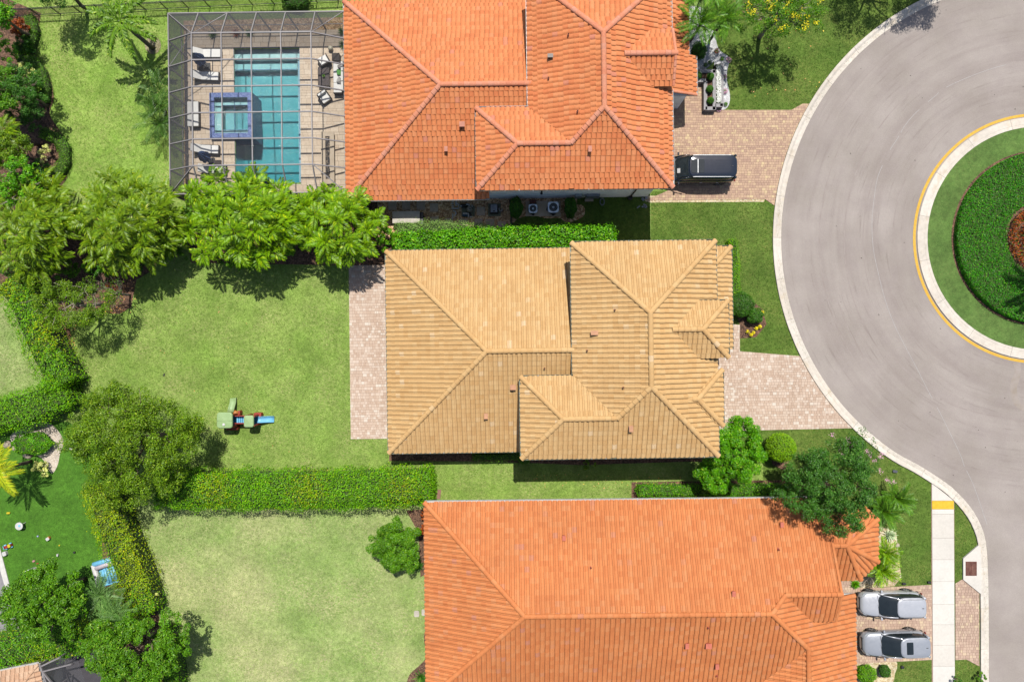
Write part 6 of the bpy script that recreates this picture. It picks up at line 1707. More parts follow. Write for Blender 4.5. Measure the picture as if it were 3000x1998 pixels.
for k, (x, y) in enumerate(((690, 96), (728, 95), (1003, 130), (1000, 92), (620, 100))):
    rosette('deck_plant', ['pink tinged spiky plant at the top edge of the pool deck', 'small spiky plant at the top edge of the pool deck', 'spiky plant by the house wall on the deck', 'dark spiky plant in the pebble strip by the house', 'small plant in the upper left pebble strip'][k], x, y, [LF['croton'], LF['box'], LF['silver'], LF['dark'], LF['box']][k], .5, 30, .025, .6)

# ------------------------------------------------------------------ fences
def fence(label, pts_px, hgt, step, pstep, name='metal_fence', z=0):
    a, b2 = P(*pts_px[0]), P(*pts_px[1]); d = b2 - a; L = d.length; rz = math.atan2(d.y, d.x)
    t = thing(name, label, 'fence', (a.x, a.y, 0), rz)
    for zz in (.12, hgt - .22, hgt - .06):
        mb = MB(); mb.box(0, L, -.015, .015, zz, zz + .045); obj('rail', mb, BLACKM, t)
    mb = MB(); mb.box(-.03, .03, -.03, .03, 0, hgt); me = mesh_from('post', mb.v, mb.f); me.materials.append(BLACKM)
    for k in range(int(L / pstep) + 1): link('post', me, parent=t, M=Matrix.Translation((k * pstep, 0, 0)))
    mb = MB(); mb.box(-.012, .012, -.012, .012, .08, hgt - .03); me = mesh_from('picket', mb.v, mb.f); me.materials.append(BLACKM)
    for k in range(1, int(L / step)): link('picket', me, parent=t, M=Matrix.Translation((k * step, 0, 0)))
fence('black metal picket fence running along the top edge behind the pool lawn', [(-10, 52.5), (1030, 3)], 1.22, .118, 1.65)
fence('short dark metal fence in the left boundary hedge', [(186, 1000), (200, 1075)], 1.2, .12, 1.6)
fence('dark metal fence at the foot of the palm clumps', [(100, 690), (560, 676)], 1.2, .12, 1.65) if False else None

# ------------------------------------------------------------------ side yard of house 1
SLABM = mat('stepping_stone', T(206, 186, 164, 1.7), T(190, 170, 148, 1.7), scale=4, rough=.9, bmp=.3)
gs = 'square stepping stones in the brown pebbles'
stones = [(1150, 604, 'leftmost stone of the row under the eave'), (1190, 604, 'second stone of the row under the eave'), (1233, 604, 'third stone of the row under the eave'), (1272, 609, 'large stone between the storage box and the pumps'), (1273, 648, 'stone left of the juniper row, below the large stone'), (1316, 652, 'stone below the white pump pipes'), (1358, 654, 'stone below the pool pumps'), (1402, 654, 'stone below the gap between pump and heater'), (1409, 620, 'stone between the pool pumps and the heater'), (1436, 655, 'stone below the pool heater'), (1470, 662, 'rightmost stone at the edging strip')]
for (x, y, lab) in stones:
    p = P(x, y); mb = MB(); mb.rbox((0, 0, .025), (.64, .64, .06), .015); o = obj('stepping_stone', mb, SLABM); o.location = (p.x, p.y, .018); o.rotation_euler = (0, 0, .01); tag(o, lab, 'stepping stone', gs)
p = P(1190, 637, .8); t = thing('storage_box', 'long cream coloured storage box beside the palm clump', 'storage box', (p.x, p.y, 0), A1)
CREAMP = mat('cream_resin', T(226, 216, 200), rough=.6)
mb = MB(); mb.box(-1.0, 1.0, -.42, .42, 0, .78); obj('body', mb, mat('brown_resin', T(140, 124, 112), rough=.7), t); mb = MB(); mb.rbox((0, 0, .84), (2.08, .92, .10), .04, crown=.03); obj('lid', mb, CREAMP, t)
p = P(1236, 640, .8); t = thing('grey_cabinet', 'dark grey panel box at the right end of the storage box', 'box', (p.x, p.y, 0), A1); mb = MB(); mb.rbox((0, 0, .4), (.18, .86, .8), .03); obj('body', mb, mat('charcoal_resin', T(70, 74, 80), rough=.6), t); mb = MB(); mb.rbox((0, 0, .82), (.22, .9, .04), .02); obj('lid', mb, BLACK, t)
slab('edging_strip', [(1492, 586), (1495, 586), (1504, 700), (1500, 700)], 0, .12, mat('dark_edging', T(84, 76, 74), rough=.8))
PADM = mat('green_grey_pad', T(130, 134, 110, 1.7), rough=.9)
def pump(lab, px, py, rz, blue=False):
    p = P(px, py, .3); t = thing('pool_pump', lab, 'pump', (p.x, p.y, .05), rz)
    mb = MB(); mb.tube([(-.28, 0, .22), (.10, 0, .22)], .12, 14); obj('motor', mb, BLACK if not blue else mat('blue_motor', T(30, 90, 130), rough=.4), t, False)
    mb = MB(); mb.lathe((.25, 0, 0), [(.13, .03), (.15, .12), (.15, .36), (.10, .42)], 16); obj('strainer_pot', mb, BLACK, t)
    mb = MB(); mb.box(-.3, .35, -.12, .12, 0, .05); obj('foot', mb, BLACK, t)
PVC = mat('white_pvc_pipe', T(236, 236, 234), rough=.4)
slab('equipment_pad', [(1352, 604), (1391, 604), (1391, 634), (1352, 634)], 0, .05, PADM)
pump('black pool pump on the left of the green pad, upper one', 1362, 603, 0); pump('pool pump with a blue motor, lower one on the green pad', 1366, 630, .0, True)
p = P(1376, 614, .5); t = thing('pool_filter', 'round beige pool filter tank between the pumps', 'filter tank', (p.x, p.y, .05)); mb = MB(); mb.lathe((0, 0, 0), [(.2, 0), (.22, .1), (.22, .65), (.17, .78), (.06, .82)], 20); obj('tank', mb, mat('beige_tank', T(176, 168, 152), rough=.5), t, True); mb = MB(); mb.tube([(0, 0, .8), (.1, -.06, .9)], .03, 8); obj('handle', mb, BLACK, t)
t = thing('pipe_manifold', 'white plastic pipe manifold left of the pool pumps', 'pipes', P(1335, 612, 0))
def pp(nm, *pts, r=.055):
    c = t.location; mb = MB(); mb.tube([P(x, y, z) - c for (x, y, z) in pts], r, 8); obj(nm, mb, PVC, t)
for y in (590, 597, 604, 611): pp('pipe', (1323, y, .35), (1329, y, .35))
pp('pipe', (1336, 588, .4), (1336, 604, .4)); pp('pipe', (1336, 596, .45), (1344, 600, .45), (1344, 611, .45), (1326, 611, .45)); pp('pipe', (1348, 604, .35), (1353, 604, .35)); pp('pipe', (1327, 618, .4), (1334, 619, .4), (1336, 626, .4), (1332, 632, .4), (1326, 630, .4)); pp('pipe', (1326, 626, .35), (1326, 641, .35)); pp('pipe', (1366, 599, .6), (1374, 600, .6), (1376, 606, .6)); pp('pipe', (1356, 626, .5), (1372, 626, .5), (1373, 636, .45)); pp('pipe', (1378, 630, .35), (1378, 636, .35), (1384, 636, .35)); pp('pipe', (1382, 601, .4), (1384, 607, .4))
slab('equipment_pad', [(1430, 597), (1467, 597), (1467, 634), (1430, 634)], 0, .05, PADM)
p = P(1447, 611, .7); t = thing('pool_heater', 'black pool heater with a grey square top right of the pumps', 'heater', (p.x, p.y, .05), A1); mb = MB(); mb.rbox((0, 0, .33), (.66, .66, .62), .05); obj('body', mb, BLACK, t); mb = MB(); mb.rbox((0, 0, .68), (.50, .60, .07), .05, crown=.02); obj('top_cover', mb, GREY, t); mb = MB(); mb.box(-.07, .07, -.26, -.16, .73, .745); obj('display', mb, BLACK, t)
t = thing('heater_pipe', 'white elbow pipe at the right of the pool heater', 'pipe', P(1465, 614, 0)); pp('pipe', (1462, 610, .3), (1463, 619, .3), (1470, 618, .3), (1471, 612, .3), r=.045)
slab('equipment_pad', [(1540, 590), (1642, 590), (1642, 634), (1540, 634)], 0, .08, mat('pad_concrete', T(220, 200, 176, 1.6), T(206, 186, 160, 1.6), scale=3, rough=.9))
ACM = mat('ac_grey_paint', T(226, 236, 246, 1.4), rough=.45)
def ac(lab, px, py, s, h):
    p = P(px, py, h); t = thing('air_conditioner', lab, 'air conditioner', (p.x, p.y, .08), A1, 'air conditioners on the concrete pad')
    mb = MB(); mb.rbox((0, 0, h * .47), (s * .94, s * .94, h * .92), .10, 4); obj('coil_body', mb, mat('ac_dark_coil', T(96, 100, 104), scale=30, rough=.7), t)
    S = 28; vs = []; fs = []; r = s * .40
    for k in range(S):
        a = 2 * math.pi * k / S + math.pi / S; c, q = math.cos(a), math.sin(a); e = s * .5 / max(abs(c), abs(q)); e = min(e, s * .62)
        vs += [(r * c, r * q, h + .02), (e * c, e * q, h), (e * c, e * q, h - .08)]
    for k in range(S):
        a, b2 = k * 3, ((k + 1) % S) * 3; fs += [(a, a + 1, b2 + 1, b2), (a + 1, a + 2, b2 + 2, b2 + 1)]
    mb = MB(); mb.add(vs, fs); obj('top_cover', mb, ACM, t)
    mb = MB(); mb.lathe((0, 0, 0), [(r, h - .12), (.02, h - .12)], 28); obj('fan_well', mb, mat('fan_well', T(74, 72, 80), rough=.8), t)
    for k in range(3):
        a = k * 2.094 + px; M = Matrix.Rotation(a, 4, 'Z'); mb = MB(); mb.add([M @ Vector(v) for v in ((.05, -.05, h - .09), (r * .92, -.16, h - .11), (r * .95, .12, h - .05), (.06, .07, h - .06))], [(0, 1, 2, 3)]); obj('fan_blade', mb, GREY, t)
    mb = MB(); mb.lathe((0, 0, 0), [(.09, h - .05), (.07, h + .02), (.02, h + .03)], 16); obj('hub', mb, ACM, t)
    for q in range(1, 7):
        rr = r * q / 7; mb = MB(); mb.tube([(rr * math.cos(a * math.pi / 10), rr * math.sin(a * math.pi / 10), h + .02) for a in range(21)], .005, 4, False); obj('grille_ring', mb, GREY, t)
    for q in range(4): mb = MB(); a = q * math.pi / 4 + .2; mb.tube([(-r * math.cos(a), -r * math.sin(a), h + .026), (r * math.cos(a), r * math.sin(a), h + .026)], .006, 4); obj('grille_bar', mb, GREY, t)
ac('smaller air conditioner on the pad, left of the two', 1561.5, 612, .66, .7); ac('larger air conditioner on the pad, right of the two', 1621, 608, .82, .85)
p = P(1562, 591, .5); t = thing('red_gas_tank', 'dark red box behind the smaller air conditioner', 'box', (p.x, p.y, 0)); mb = MB(); mb.rbox((0, 0, .25), (.5, .3, .5), .05); obj('body', mb, mat('maroon_paint', T(120, 60, 50), rough=.7), t)
p = P(1726, 586, .15); t = thing('concrete_block', 'pale flat concrete block under the meter boxes', 'block', (p.x, p.y, 0), .05); mb = MB(); mb.rbox((0, 0, .08), (.66, .22, .16), .02); obj('body', mb, SLABM, t)
mb = MB(); pts = []
for k in range(150):
    a = k * .28; r = .20 + .02 * math.sin(k * .7) + .03 * math.sin(a * .23); pts.append((r * math.cos(a) * .8, r * math.sin(a) * 1.2, .03 + .012 * (k / 30)))
o = obj('garden_hose', MB().tube(pts, .012, 5), mat('grey_hose', T(176, 184, 188), rough=.5)); o.location = P(1764, 592, .02); tag(o, 'coiled grey garden hose on the shaded grass by the wall', 'hose')
mb = MB(); R = random.Random(5)
p = P(1882, 592, 0); t = thing('gravel_downspout_guard', 'broken pale fragments by the downspout at the wall corner', 'debris', p)
for k in range(7): mb = MB(); mb.rbox((R.uniform(-.4, .3), R.uniform(-.4, .4), .06), (R.uniform(.1, .3), R.uniform(.08, .2), .08), .02, R.random() * 3); obj('fragment', mb, GREY, t)
p = P(1846, 580, .3); t = thing('hose_reel', 'small dark hose reel at the foot of the downspout', 'hose reel', (p.x, p.y, 0)); mb = MB(); mb.tube([(-.15, 0, .3), (.15, 0, .3)], .16, 14); obj('drum', mb, BLACK, t); mb = MB(); mb.tube([(-.2, 0, 0), (-.2, 0, .35)], .02, 6); mb.tube([(.2, 0, 0), (.2, 0, .35)], .02, 6); obj('stand', mb, BLACK, t)

# front planter of house 1
PLM = mat('grey_planter_render', T(186, 182, 182), T(172, 168, 168), scale=4, rough=.85)
pl = thing('raised_planter', 'grey stepped raised planter beside the upper driveway', 'planter', P(2080, 250, 0))
c = pl.location
def wallseg(a, b2, w, z, nm='wall_panel'):
    a, b2 = P(*a, z) - c, P(*b2, z) - c; a.z = b2.z = z / 2; mb = MB(); mb.beam(a, b2, w, z); obj(nm, mb, PLM, pl)
for a, b2 in (((2067, 238), (2067, 322)), ((2067, 318), (2096, 318)), ((2093, 206), (2093, 322)), ((2044, 236), (2068, 236)), ((2050, 209), (2096, 209)), ((2115, 186), (2115, 312)), ((2096, 309), (2118, 309))): wallseg(a, b2, .26, .55)
obj('soil', MB().prism([(v.x - c.x, v.y - c.y) for v in (P(2070, 236, .4), P(2090, 236, .4), P(2090, 314, .4), P(2070, 314, .4))][::-1], 0, .42), MULCH, pl); obj('soil', MB().prism([(v.x - c.x, v.y - c.y) for v in (P(2044, 212, .4), P(2090, 212, .4), P(2090, 235, .4), P(2044, 235, .4))][::-1], 0, .415), MULCH, pl)
obj('soil', MB().prism([(v.x - c.x, v.y - c.y) for v in (P(2096, 190, .4), P(2112, 190, .4), P(2112, 306, .4), P(2096, 306, .4))][::-1], 0, .418), MULCH, pl)
for k, (x, y) in enumerate(((2046, 221), (2082, 224), (2080, 261), (2082, 295))):
    shrub('boxwood_ball', ['boxwood ball nearest the house wall in the grey planter', 'boxwood ball at the corner of the grey planter', 'third boxwood ball down the grey planter', 'lowest boxwood ball in the grey planter'][k], x, y, .62, .27, .27, LF['box'], .05, 1500, ball=True, cat='topiary', group='boxwood balls in the grey planter', base_z=.4)
Pn = np.stack([rng.uniform(-.17, .17, 1600), rng.uniform(-1.45, 1.45, 1600), rng.uniform(.45, .62, 1600)], 1); q = P(2104, 247, .5)
t = thing('white_flower_bed', 'white flowers filling the long strip of the grey planter', 'flower bed', (q.x, q.y, 0), A1); foliage('leaves', Pn, np.tile([0, 0, 1.], (1600, 1)), .07, LF['mid'], t, jit=.6)
Pn = np.stack([rng.uniform(-.17, .17, 700), rng.uniform(-1.45, 1.35, 700), rng.uniform(.62, .68, 700)], 1); foliage('blossom', Pn, np.tile([0, 0, 1.], (700, 1)), .07, LF['white'], t, aspect=.9, jit=.3)
for k, (x, y, mm_) in enumerate(((2135, 176, 'pink'), (2122, 226, 'pink'), (2124, 267, 'pink'), (2106, 320, 'pink'), (2116, 172, 'mid'), (2127, 305, 'mid'), (2068, 190, 'mid'), (2080, 183, 'mid'), (2100, 150, 'croton'))):
    lab = ['pink flower tuft at the top of the white rock edge', 'pink flower tuft beside the planter, upper', 'pink flower tuft beside the planter, lower', 'pink flower tuft at the driveway corner of the planter', 'small green plant beside the top pink tuft', 'small green plant near the lower end of the white rock', 'small green plant above the planter, left one', 'small green plant above the planter, right one', 'small brown plant in the white rock under the palms'][k]
    q = P(x, y, .2); t = thing('rock_bed_plant', lab, 'plant', (q.x, q.y, .02)); nn = 130
    d = rand_dirs(nn, 0); foliage('leaves', d * .15 + np.array([0, 0, .08]), d, .08, LF['mid'], t); 
    if mm_ != 'mid': d = rand_dirs(90, -.1); d[:, 2] *= .4; foliage('blossom', d * .20 + np.array([0, 0, .16]), np.tile([0, 0, 1.], (90, 1)), .07, LF[mm_], t)

# ------------------------------------------------------------------ vehicles
def car(label, loc, rz, paint, L=4.65, W=1.88, Ht=1.68, roof0=-.06, roof1=-2.20, ws=1.14, sunroof=False, rails=True, ribs=False, railm=None, boxy=0.0):
    t = thing('parked_car', label, 'car', loc, rz)
    k = L / 4.65; hw = W / 2
    st = [(2.33, .48, .50, .58), (2.26, .68, .62, .74), (2.07, .84, .80, .88), (1.5, .93, .93, 1.0), (.98, .94, 1.0, 1.06), (.3, .94, 1.02, 1.02), (-.6, .94, 1.03, 1.03), (-1.5, .94, 1.05, 1.05), (-1.95, .91, 1.05, 1.06), (-2.20, .80 + boxy, 1.0, 1.04), (-2.33, .62 + boxy, .78, .82)]
    sec = lambda w, zb, zt: [(0, zt), (.5 * w, zt - .005), (.82 * w, zb + .03 if zt <= zb + .03 else zt - .05), (.94 * w, zb - .04), (w, zb - .22), (w, .58), (.98 * w, .34), (.80 * w, .24)]
    vs = []; n = 15
    for (x, w, zb, zt) in st:
        w = w * hw / .94; s = sec(w, zb, zt); s2 = [(-y, z) for y, z in s[::-1][:-1]] + s
        vs += [(x * k, y, z * Ht / 1.68) for y, z in s2]
    fs = []
    for i in range(len(st) - 1):
        for j in range(n - 1): fs.append((i * n + j, i * n + j + 1, (i + 1) * n + j + 1, (i + 1) * n + j))
        fs.append((i * n + n - 1, i * n, (i + 1) * n, (i + 1) * n + n - 1))
    fs.append(tuple(range(n))[::-1]); fs.append(tuple((len(st) - 1) * n + j for j in range(n)))
    mb = MB(); mb.add(vs, fs); obj('body', mb, paint, t, True, sub=2)
    def ring(xf, xr, w, z, e=5.5, N=36, bulge=.12):
        out = []
        for q in range(N):
            a = 2 * math.pi * (q + .5) / N; c, s_ = math.cos(a), math.sin(a)
            x = (xf + xr) / 2 + (xf - xr) / 2 * math.copysign(abs(c) ** (2 / e), c); y = w * math.copysign(abs(s_) ** (2 / e), s_)
            x -= (bulge * (y / w) ** 2 if c > 0 else -bulge * .6 * (y / w) ** 2)
            out.append((x, y, z))
        return out
    zb, zt_ = 1.0 * Ht / 1.68, Ht - .05; gw = hw * .91; rw = hw * .79 + boxy
    r0 = ring(ws * k, -2.26 * k, gw, zb); r1 = ring((ws + roof0) / 2 * k + .03, -2.26 * k, (gw + rw) / 2 + .03, (zb + zt_) / 2 + .02); r2 = ring(roof0 * k, roof1 * k, rw, zt_)
    N = 36; fs = []
    for i in range(2):
        for q in range(N): fs.append((i * N + q, i * N + (q + 1) % N, (i + 1) * N + (q + 1) % N, (i + 1) * N + q))
    fs.append(tuple(2 * N + q for q in range(N)))
    mb = MB(); mb.add(r0 + r1 + r2, fs); obj('windows', mb, GLASS, t, True)
    ra = ring((roof0 + .03) * k, (roof1 - .06) * k, rw + .02, zt_ - .035); rb = ring((roof0 + .01) * k, (roof1 - .04) * k, rw + .012, zt_ + .015); rc = ring((roof0 - .08) * k, (roof1 + .05) * k, rw - .06, zt_ + .045); rd = ring((roof0 - .5) * k, (roof1 + .4) * k, rw * .5, zt_ + .06)
    fs = []
    for i in range(3):
        for q in range(N): fs.append((i * N + q, i * N + (q + 1) % N, (i + 1) * N + (q + 1) % N, (i + 1) * N + q))
    fs.append(tuple(3 * N + q for q in range(N))); mb = MB(); mb.add(ra + rb + rc + rd, fs); obj('roof_panel', mb, paint, t, True)
    for sy in (-1, 1):
        mb = MB(); mb.tube([((ws - .10) * k, sy * gw * .96, zb), ((ws + roof0) / 2 * k, sy * ((gw + rw) / 2 * .97), (zb + zt_) / 2 + .04), ((roof0 - .06) * k, sy * rw * .96, zt_)], .042, 6)
        mb.tube([(-2.12 * k, sy * gw * .90, zb), ((roof1 + .05) * k, sy * rw * .92, zt_ - .01)], .10, 6); obj('pillar', mb, paint, t, True)
        for x in (-.45, -1.35):
            mb = MB(); mb.beam((x * k, sy * gw, zb), ((x - .05) * k, sy * (rw + .01), zt_ - .02), .06, .02); obj('door_pillar', mb, BLACK, t)
        mb = MB(); mb.rbox((ws * k - .32, sy * (hw + .09), 1.02 * Ht / 1.68), (.13, .20, .13), .04); mb.box(ws * k - .33, ws * k - .27, min(sy * gw, sy * hw), max(sy * gw, sy * hw), .98 * Ht / 1.68, 1.02 * Ht / 1.68); obj('mirror', mb, paint, t)
        for x in (.0, -1.0): mb = MB(); mb.rbox((x * k - .25, sy * (hw + .012), .88 * Ht / 1.68), (.18, .03, .03), .01); obj('door_handle', mb, STEEL, t)
        if rails:
            mb = MB(); mb.tube([((roof0 - .25) * k, sy * (rw - .07), zt_ + .05), ((roof0 - .4) * k, sy * (rw - .07), zt_ + .09), ((roof1 + .35) * k, sy * (rw - .07), zt_ + .09), ((roof1 + .2) * k, sy * (rw - .07), zt_ + .05)], .018, 6); obj('roof_rail', mb, railm or STEEL, t)
        mb = MB(); mb.add([(2.24 * k, sy * .45, .66), (2.05 * k, sy * .80, .76), (1.80 * k, sy * .885, .80), (1.84 * k, sy * .80, .885), (2.08 * k, sy * .62, .84), (2.22 * k, sy * .45, .76)], [(0, 1, 2, 3, 4, 5)])
        mb.v = [(x + .012, y * hw / .94, z * Ht / 1.68 + .012) for x, y, z in mb.v]; obj('headlight', mb, mat('headlight_glass', T(200, 206, 212), rough=.1), t)
        mb = MB(); mb.rbox((-2.24 * k, sy * hw * .78, .95 * Ht / 1.68), (.10, .30, .14), .03); obj('tail_light', mb, mat('red_tail_light', T(150, 24, 20), rough=.2), t)
        for x in (1.42, -1.42):
            r = .365
            wv_ = thing('x', 'x', 'x'); bpy.data.objects.remove(wv_)
            M = Matrix.Translation((x * k, sy * (hw - .12), r)) @ Matrix.Rotation(math.pi / 2, 4, 'X')
            mb = MB(); mb.lathe((0, 0, 0), [(.22, -.11), (.345, -.11), (r, -.07), (r, .07), (.345, .11), (.22, .11)], 24, M); wh = obj('wheel', mb, mat('tyre_rubber', (.02, .02, .02), rough=.8), t, False)
            mb = MB(); mb.lathe((0, 0, 0), [(.23, -.10), (.22, .0), (.05, .02), (.05, -.0)], 20, M)
            for q in range(5):
                a = q * 1.2566; mb.beam(M @ Vector((0, 0, -sy * .09)), M @ Vector((.22 * math.cos(a), .22 * math.sin(a), -sy * .10)), .06, .03)
            obj('rim', mb, STEEL, wh)
            M2 = Matrix.Translation((x * k, sy * (hw + .004), r + .02)) @ Matrix.Rotation(math.pi / 2, 4, 'X')
            vs = []; 
            for q in range(13):
                a = math.pi * q / 12 * 1.1 - .15; 
                for rr in (.37, .43): vs.append(M2 @ Vector((rr * math.cos(a), rr * math.sin(a), 0)))
            mb = MB(); mb.add(vs, [(2 * q, 2 * q + 1, 2 * q + 3, 2 * q + 2) for q in range(12)]); obj('wheel_arch', mb, BLACK, t)
    mb = MB(); mb.rbox((2.27 * k, 0, .56 * Ht / 1.68), (.09, .95, .24), .03); obj('grille', mb, BLACK, t)
    mb = MB(); mb.rbox((2.20 * k, 0, .34), (.22, 1.5, .12), .05); mb.rbox((-2.24 * k, 0, .42), (.2, 1.6, .16), .05); obj('bumper_trim', mb, BLACK, t)
    mb = MB(); mb.box(-2.33 * k - .01, -2.33 * k, -.26, .26, .62, .74); obj('licence_plate', mb, WHITE, t)
    mb = MB(); mb.beam((ws * k - .02, -.7, zb + .02), (ws * k - .12, .05, zb + .075), .02, .012); mb.beam((ws * k - .04, -.05, zb + .03), (ws * k - .14, .68, zb + .08), .02, .012); obj('wiper', mb, BLACK, t)
    mb = MB(); mb.rbox(((roof1 + .25) * k, 0, zt_ + .07), (.14, .03, .05), .01); obj('antenna_fin', mb, BLACK, t)
    if sunroof:
        (a, b2, w_) = sunroof; mb = MB(); mb.rbox(((a + b2) / 2 * k, 0, zt_ + .066), (abs(a - b2) * k, w_ * 2, .02), .06); obj('sunroof', mb, GLASS, t)
        if ribs: mb = MB(); mb.box(((a + b2) / 2 - .01) * k, ((a + b2) / 2 + .01) * k, -w_, w_, zt_ + .078, zt_ + .084); obj('sunroof_bar', mb, STEEL, t)
    if ribs:
        for y in (-.42, -.21, 0, .21, .42): mb = MB(); mb.box((roof1 + .3) * k, (roof1 + 1.25) * k, y - .012, y + .012, zt_ + .04, zt_ + .068); obj('roof_rib', mb, paint, t)
    # seats seen through nothing (dark glass) are left out; dashboard card on the windscreen
    return t
def paintmat(name, c, metal=.0, rough=.25, coat=1.0):
    m, n, l, b = _nodes(name); b.inputs['Base Color'].default_value = (*c, 1); b.inputs['Metallic'].default_value = metal; b.inputs['Roughness'].default_value = rough; b.inputs['Coat Weight'].default_value = coat; b.inputs['Coat Roughness'].default_value = .04
    v = coords(n, l); r = mrange(n, l, noise(n, l, v, 5, 4), .3, .7, rough * .8, rough * 1.3); l.new(r, b.inputs['Roughness']); return m
SILV = paintmat('silver_metallic_paint', T(236, 238, 244), .35, .36); SILV2 = paintmat('grey_silver_metallic_paint', T(204, 208, 216), .35, .36); BLK = paintmat('black_car_paint', (.006, .009, .016), 0, .09, .6)
cz = .055
t = car('large black car parked with its nose under the eave of the upper house', (14.02, 12.98, cz), math.pi, BLK, L=5.75, W=2.05, Ht=1.88, roof0=.71, roof1=-2.16, ws=1.46, sunroof=(.56, -.22, .50), ribs=True, boxy=.06)
mb = MB(); mb.add([(1.62, .05, 1.33), (1.42, .05, 1.46), (1.42, .40, 1.46), (1.62, .40, 1.33)], [(0, 1, 2, 3)]); o = obj('dashboard_card', mb, WHITE, t)
car('silver car without a sunroof, upper of the two silver cars', (28.72, -19.93, cz), math.pi + .005, SILV, L=4.60, rails=True, railm=BLACK)
car('grey silver car with a dark sunroof, lower of the two silver cars', (28.97, -22.93, cz), math.pi + .03, SILV2, L=4.74, sunroof=(-.46, -.94, .46), railm=SILV2)

# ------------------------------------------------------------------ play equipment and toys
GRN = mat('sage_green_plastic', T(184, 214, 152), T(172, 204, 140), scale=2, rough=.45); BLU = mat('light_blue_plastic', T(130, 206, 246, 1.9), rough=.4); BLUD = mat('blue_plastic_floor', T(40, 140, 190), rough=.45); REDP = mat('brick_red_plastic', T(190, 66, 48), rough=.5); ORP = mat('orange_plastic', T(226, 150, 74), rough=.5)
g0 = P(659, 1231, 1.5); ps = thing('play_castle', 'plastic play set with two green roofs, a green slide and a blue slide', 'play set', (g0.x, g0.y, 0))
def rel(px, py, h): return P(px, py, h) - Vector((g0.x, g0.y, 0))
mb = MB(); mb.rbox((0, 0, 1.52), (1.18, 1.20, .20), .22, 0, 5, .03); obj('large_roof', mb, GRN, ps, bevel=.03)
mb = MB(); mb.box(-.56, .56, -.012, .012, 1.60, 1.664); obj('roof_seam', mb, GRN, ps)
mb = MB(); mb.lathe((-.03, -.30, 1.62), [(.10, 0), (.10, .06), (.02, .075)], 18); obj('roof_cap', mb, WHITE, ps)
q = rel(729.5, 1234, 1.5); mb = MB(); mb.rbox((q.x, q.y, 1.52), (.74, .90, .18), .16, 0, 5, .03); obj('small_roof', mb, GRN, ps, bevel=.03)
for (cx_, cy_, w_, d_) in ((.06, -.06, .86, .86), (q.x - .02, q.y, .66, .70)):
    for a in (-1, 1):
        for c_ in (-1, 1):
            mb = MB(); mb.rbox((cx_ + a * w_ / 2, cy_ + c_ * d_ / 2, .72), (.16, .16, 1.44), .06); obj('tower_post', mb, REDP, ps)
    mb = MB(); mb.rbox((cx_, cy_, .62), (w_, d_, .08), .05); obj('platform', mb, BLUD, ps)
    for c_ in (-1, 1): mb = MB(); mb.rbox((cx_, cy_ + c_ * d_ / 2, .98), (w_, .06, .46), .02); obj('side_panel', mb, ORP, ps)
mb = MB(); mb.rbox((q.x / 2 + .08, q.y * .5 - .02, .60), (q.x - .7 + .2, .55, .06), .02); obj('bridge_floor', mb, BLU, ps)
for k in range(4): mb = MB(); mb.box(q.x * .36 + k * .14, q.x * .36 + k * .14 + .06, -.30, .22, .632, .64); obj('bridge_slat', mb, BLUD, ps)
for c_ in (-.30, .27): mb = MB(); mb.rbox((q.x / 2 + .05, c_, .90), (q.x - .65, .06, .30), .02); obj('bridge_rail', mb, REDP, ps)
def slide(nm, pts, w, m):
    vs = []; fs = []
    for i, p in enumerate(pts):
        p = Vector(p); d = (Vector(pts[min(i + 1, len(pts) - 1)]) - Vector(pts[max(i - 1, 0)])); d.z = 0; d.normalize(); s = Vector((-d.y, d.x, 0))
        for (a, z) in ((-.5, .10), (-.44, .11), (-.38, .0), (.38, .0), (.44, .11), (.5, .10), (.5, -.06), (-.5, -.06)): vs.append(p + s * a * w + Vector((0, 0, z)))
    for i in range(len(pts) - 1):
        for k in range(8): fs.append((i * 8 + k, i * 8 + (k + 1) % 8, (i + 1) * 8 + (k + 1) % 8, (i + 1) * 8 + k))
    fs += [tuple(range(8))[::-1], tuple((len(pts) - 1) * 8 + k for k in range(8))]
    mb = MB(); mb.add(vs, fs); obj(nm, mb, m, ps, True)
a = rel(676, 1207, .62); b2 = rel(679, 1193, .5); c_ = rel(683, 1180, .28); d = rel(684, 1166, .12); slide('green_slide', [a, b2, c_, d], .46, GRN)
a = rel(750, 1229, .62); b2 = rel(765, 1229, .5); c_ = rel(785, 1228, .22); d = rel(803, 1228, .10); slide('blue_slide', [a, b2, c_, d], .48, BLU)
mb = MB(); mb.tube([rel(686, 1207, .7), rel(694, 1210, .5), rel(698, 1207, .1)], [.16, .16, .12], 10); obj('orange_tunnel', mb, ORP, ps, True)
mb = MB(); mb.rbox(rel(757, 1216, .3), (.6, .4, .5), .1); obj('climbing_block', mb, REDP, ps); mb = MB(); mb.rbox(rel(702, 1209, .3), (.25, .35, .5), .1); obj('climbing_block', mb, REDP, ps)
mb = MB(); mb.rbox(rel(683, 1254, .3), (.85, .25, .55), .05); obj('lower_panel', mb, REDP, ps)
def blob(name, label, cat, px, py, size, m, rz=0, h=.12, extra=None):
    p = P(px, py, h); t = thing(name, label, cat, (p.x, p.y, .014), rz); mb = MB(); mb.rbox((0, 0, size[2] / 2), size, min(size[:2]) * .25); obj('body', mb, m, t)
    if extra: extra(t)
    return t
p = P(56, 1541, .4); t = thing('play_table', 'round white play table with a blue toy on the artificial turf', 'play table', (p.x, p.y, .012)); mb = MB(); mb.lathe((0, 0, .36), [(.27, -.02), (.29, .0), (.29, .06), (.26, .07)], 26); obj('table_top', mb, WHITE, t)
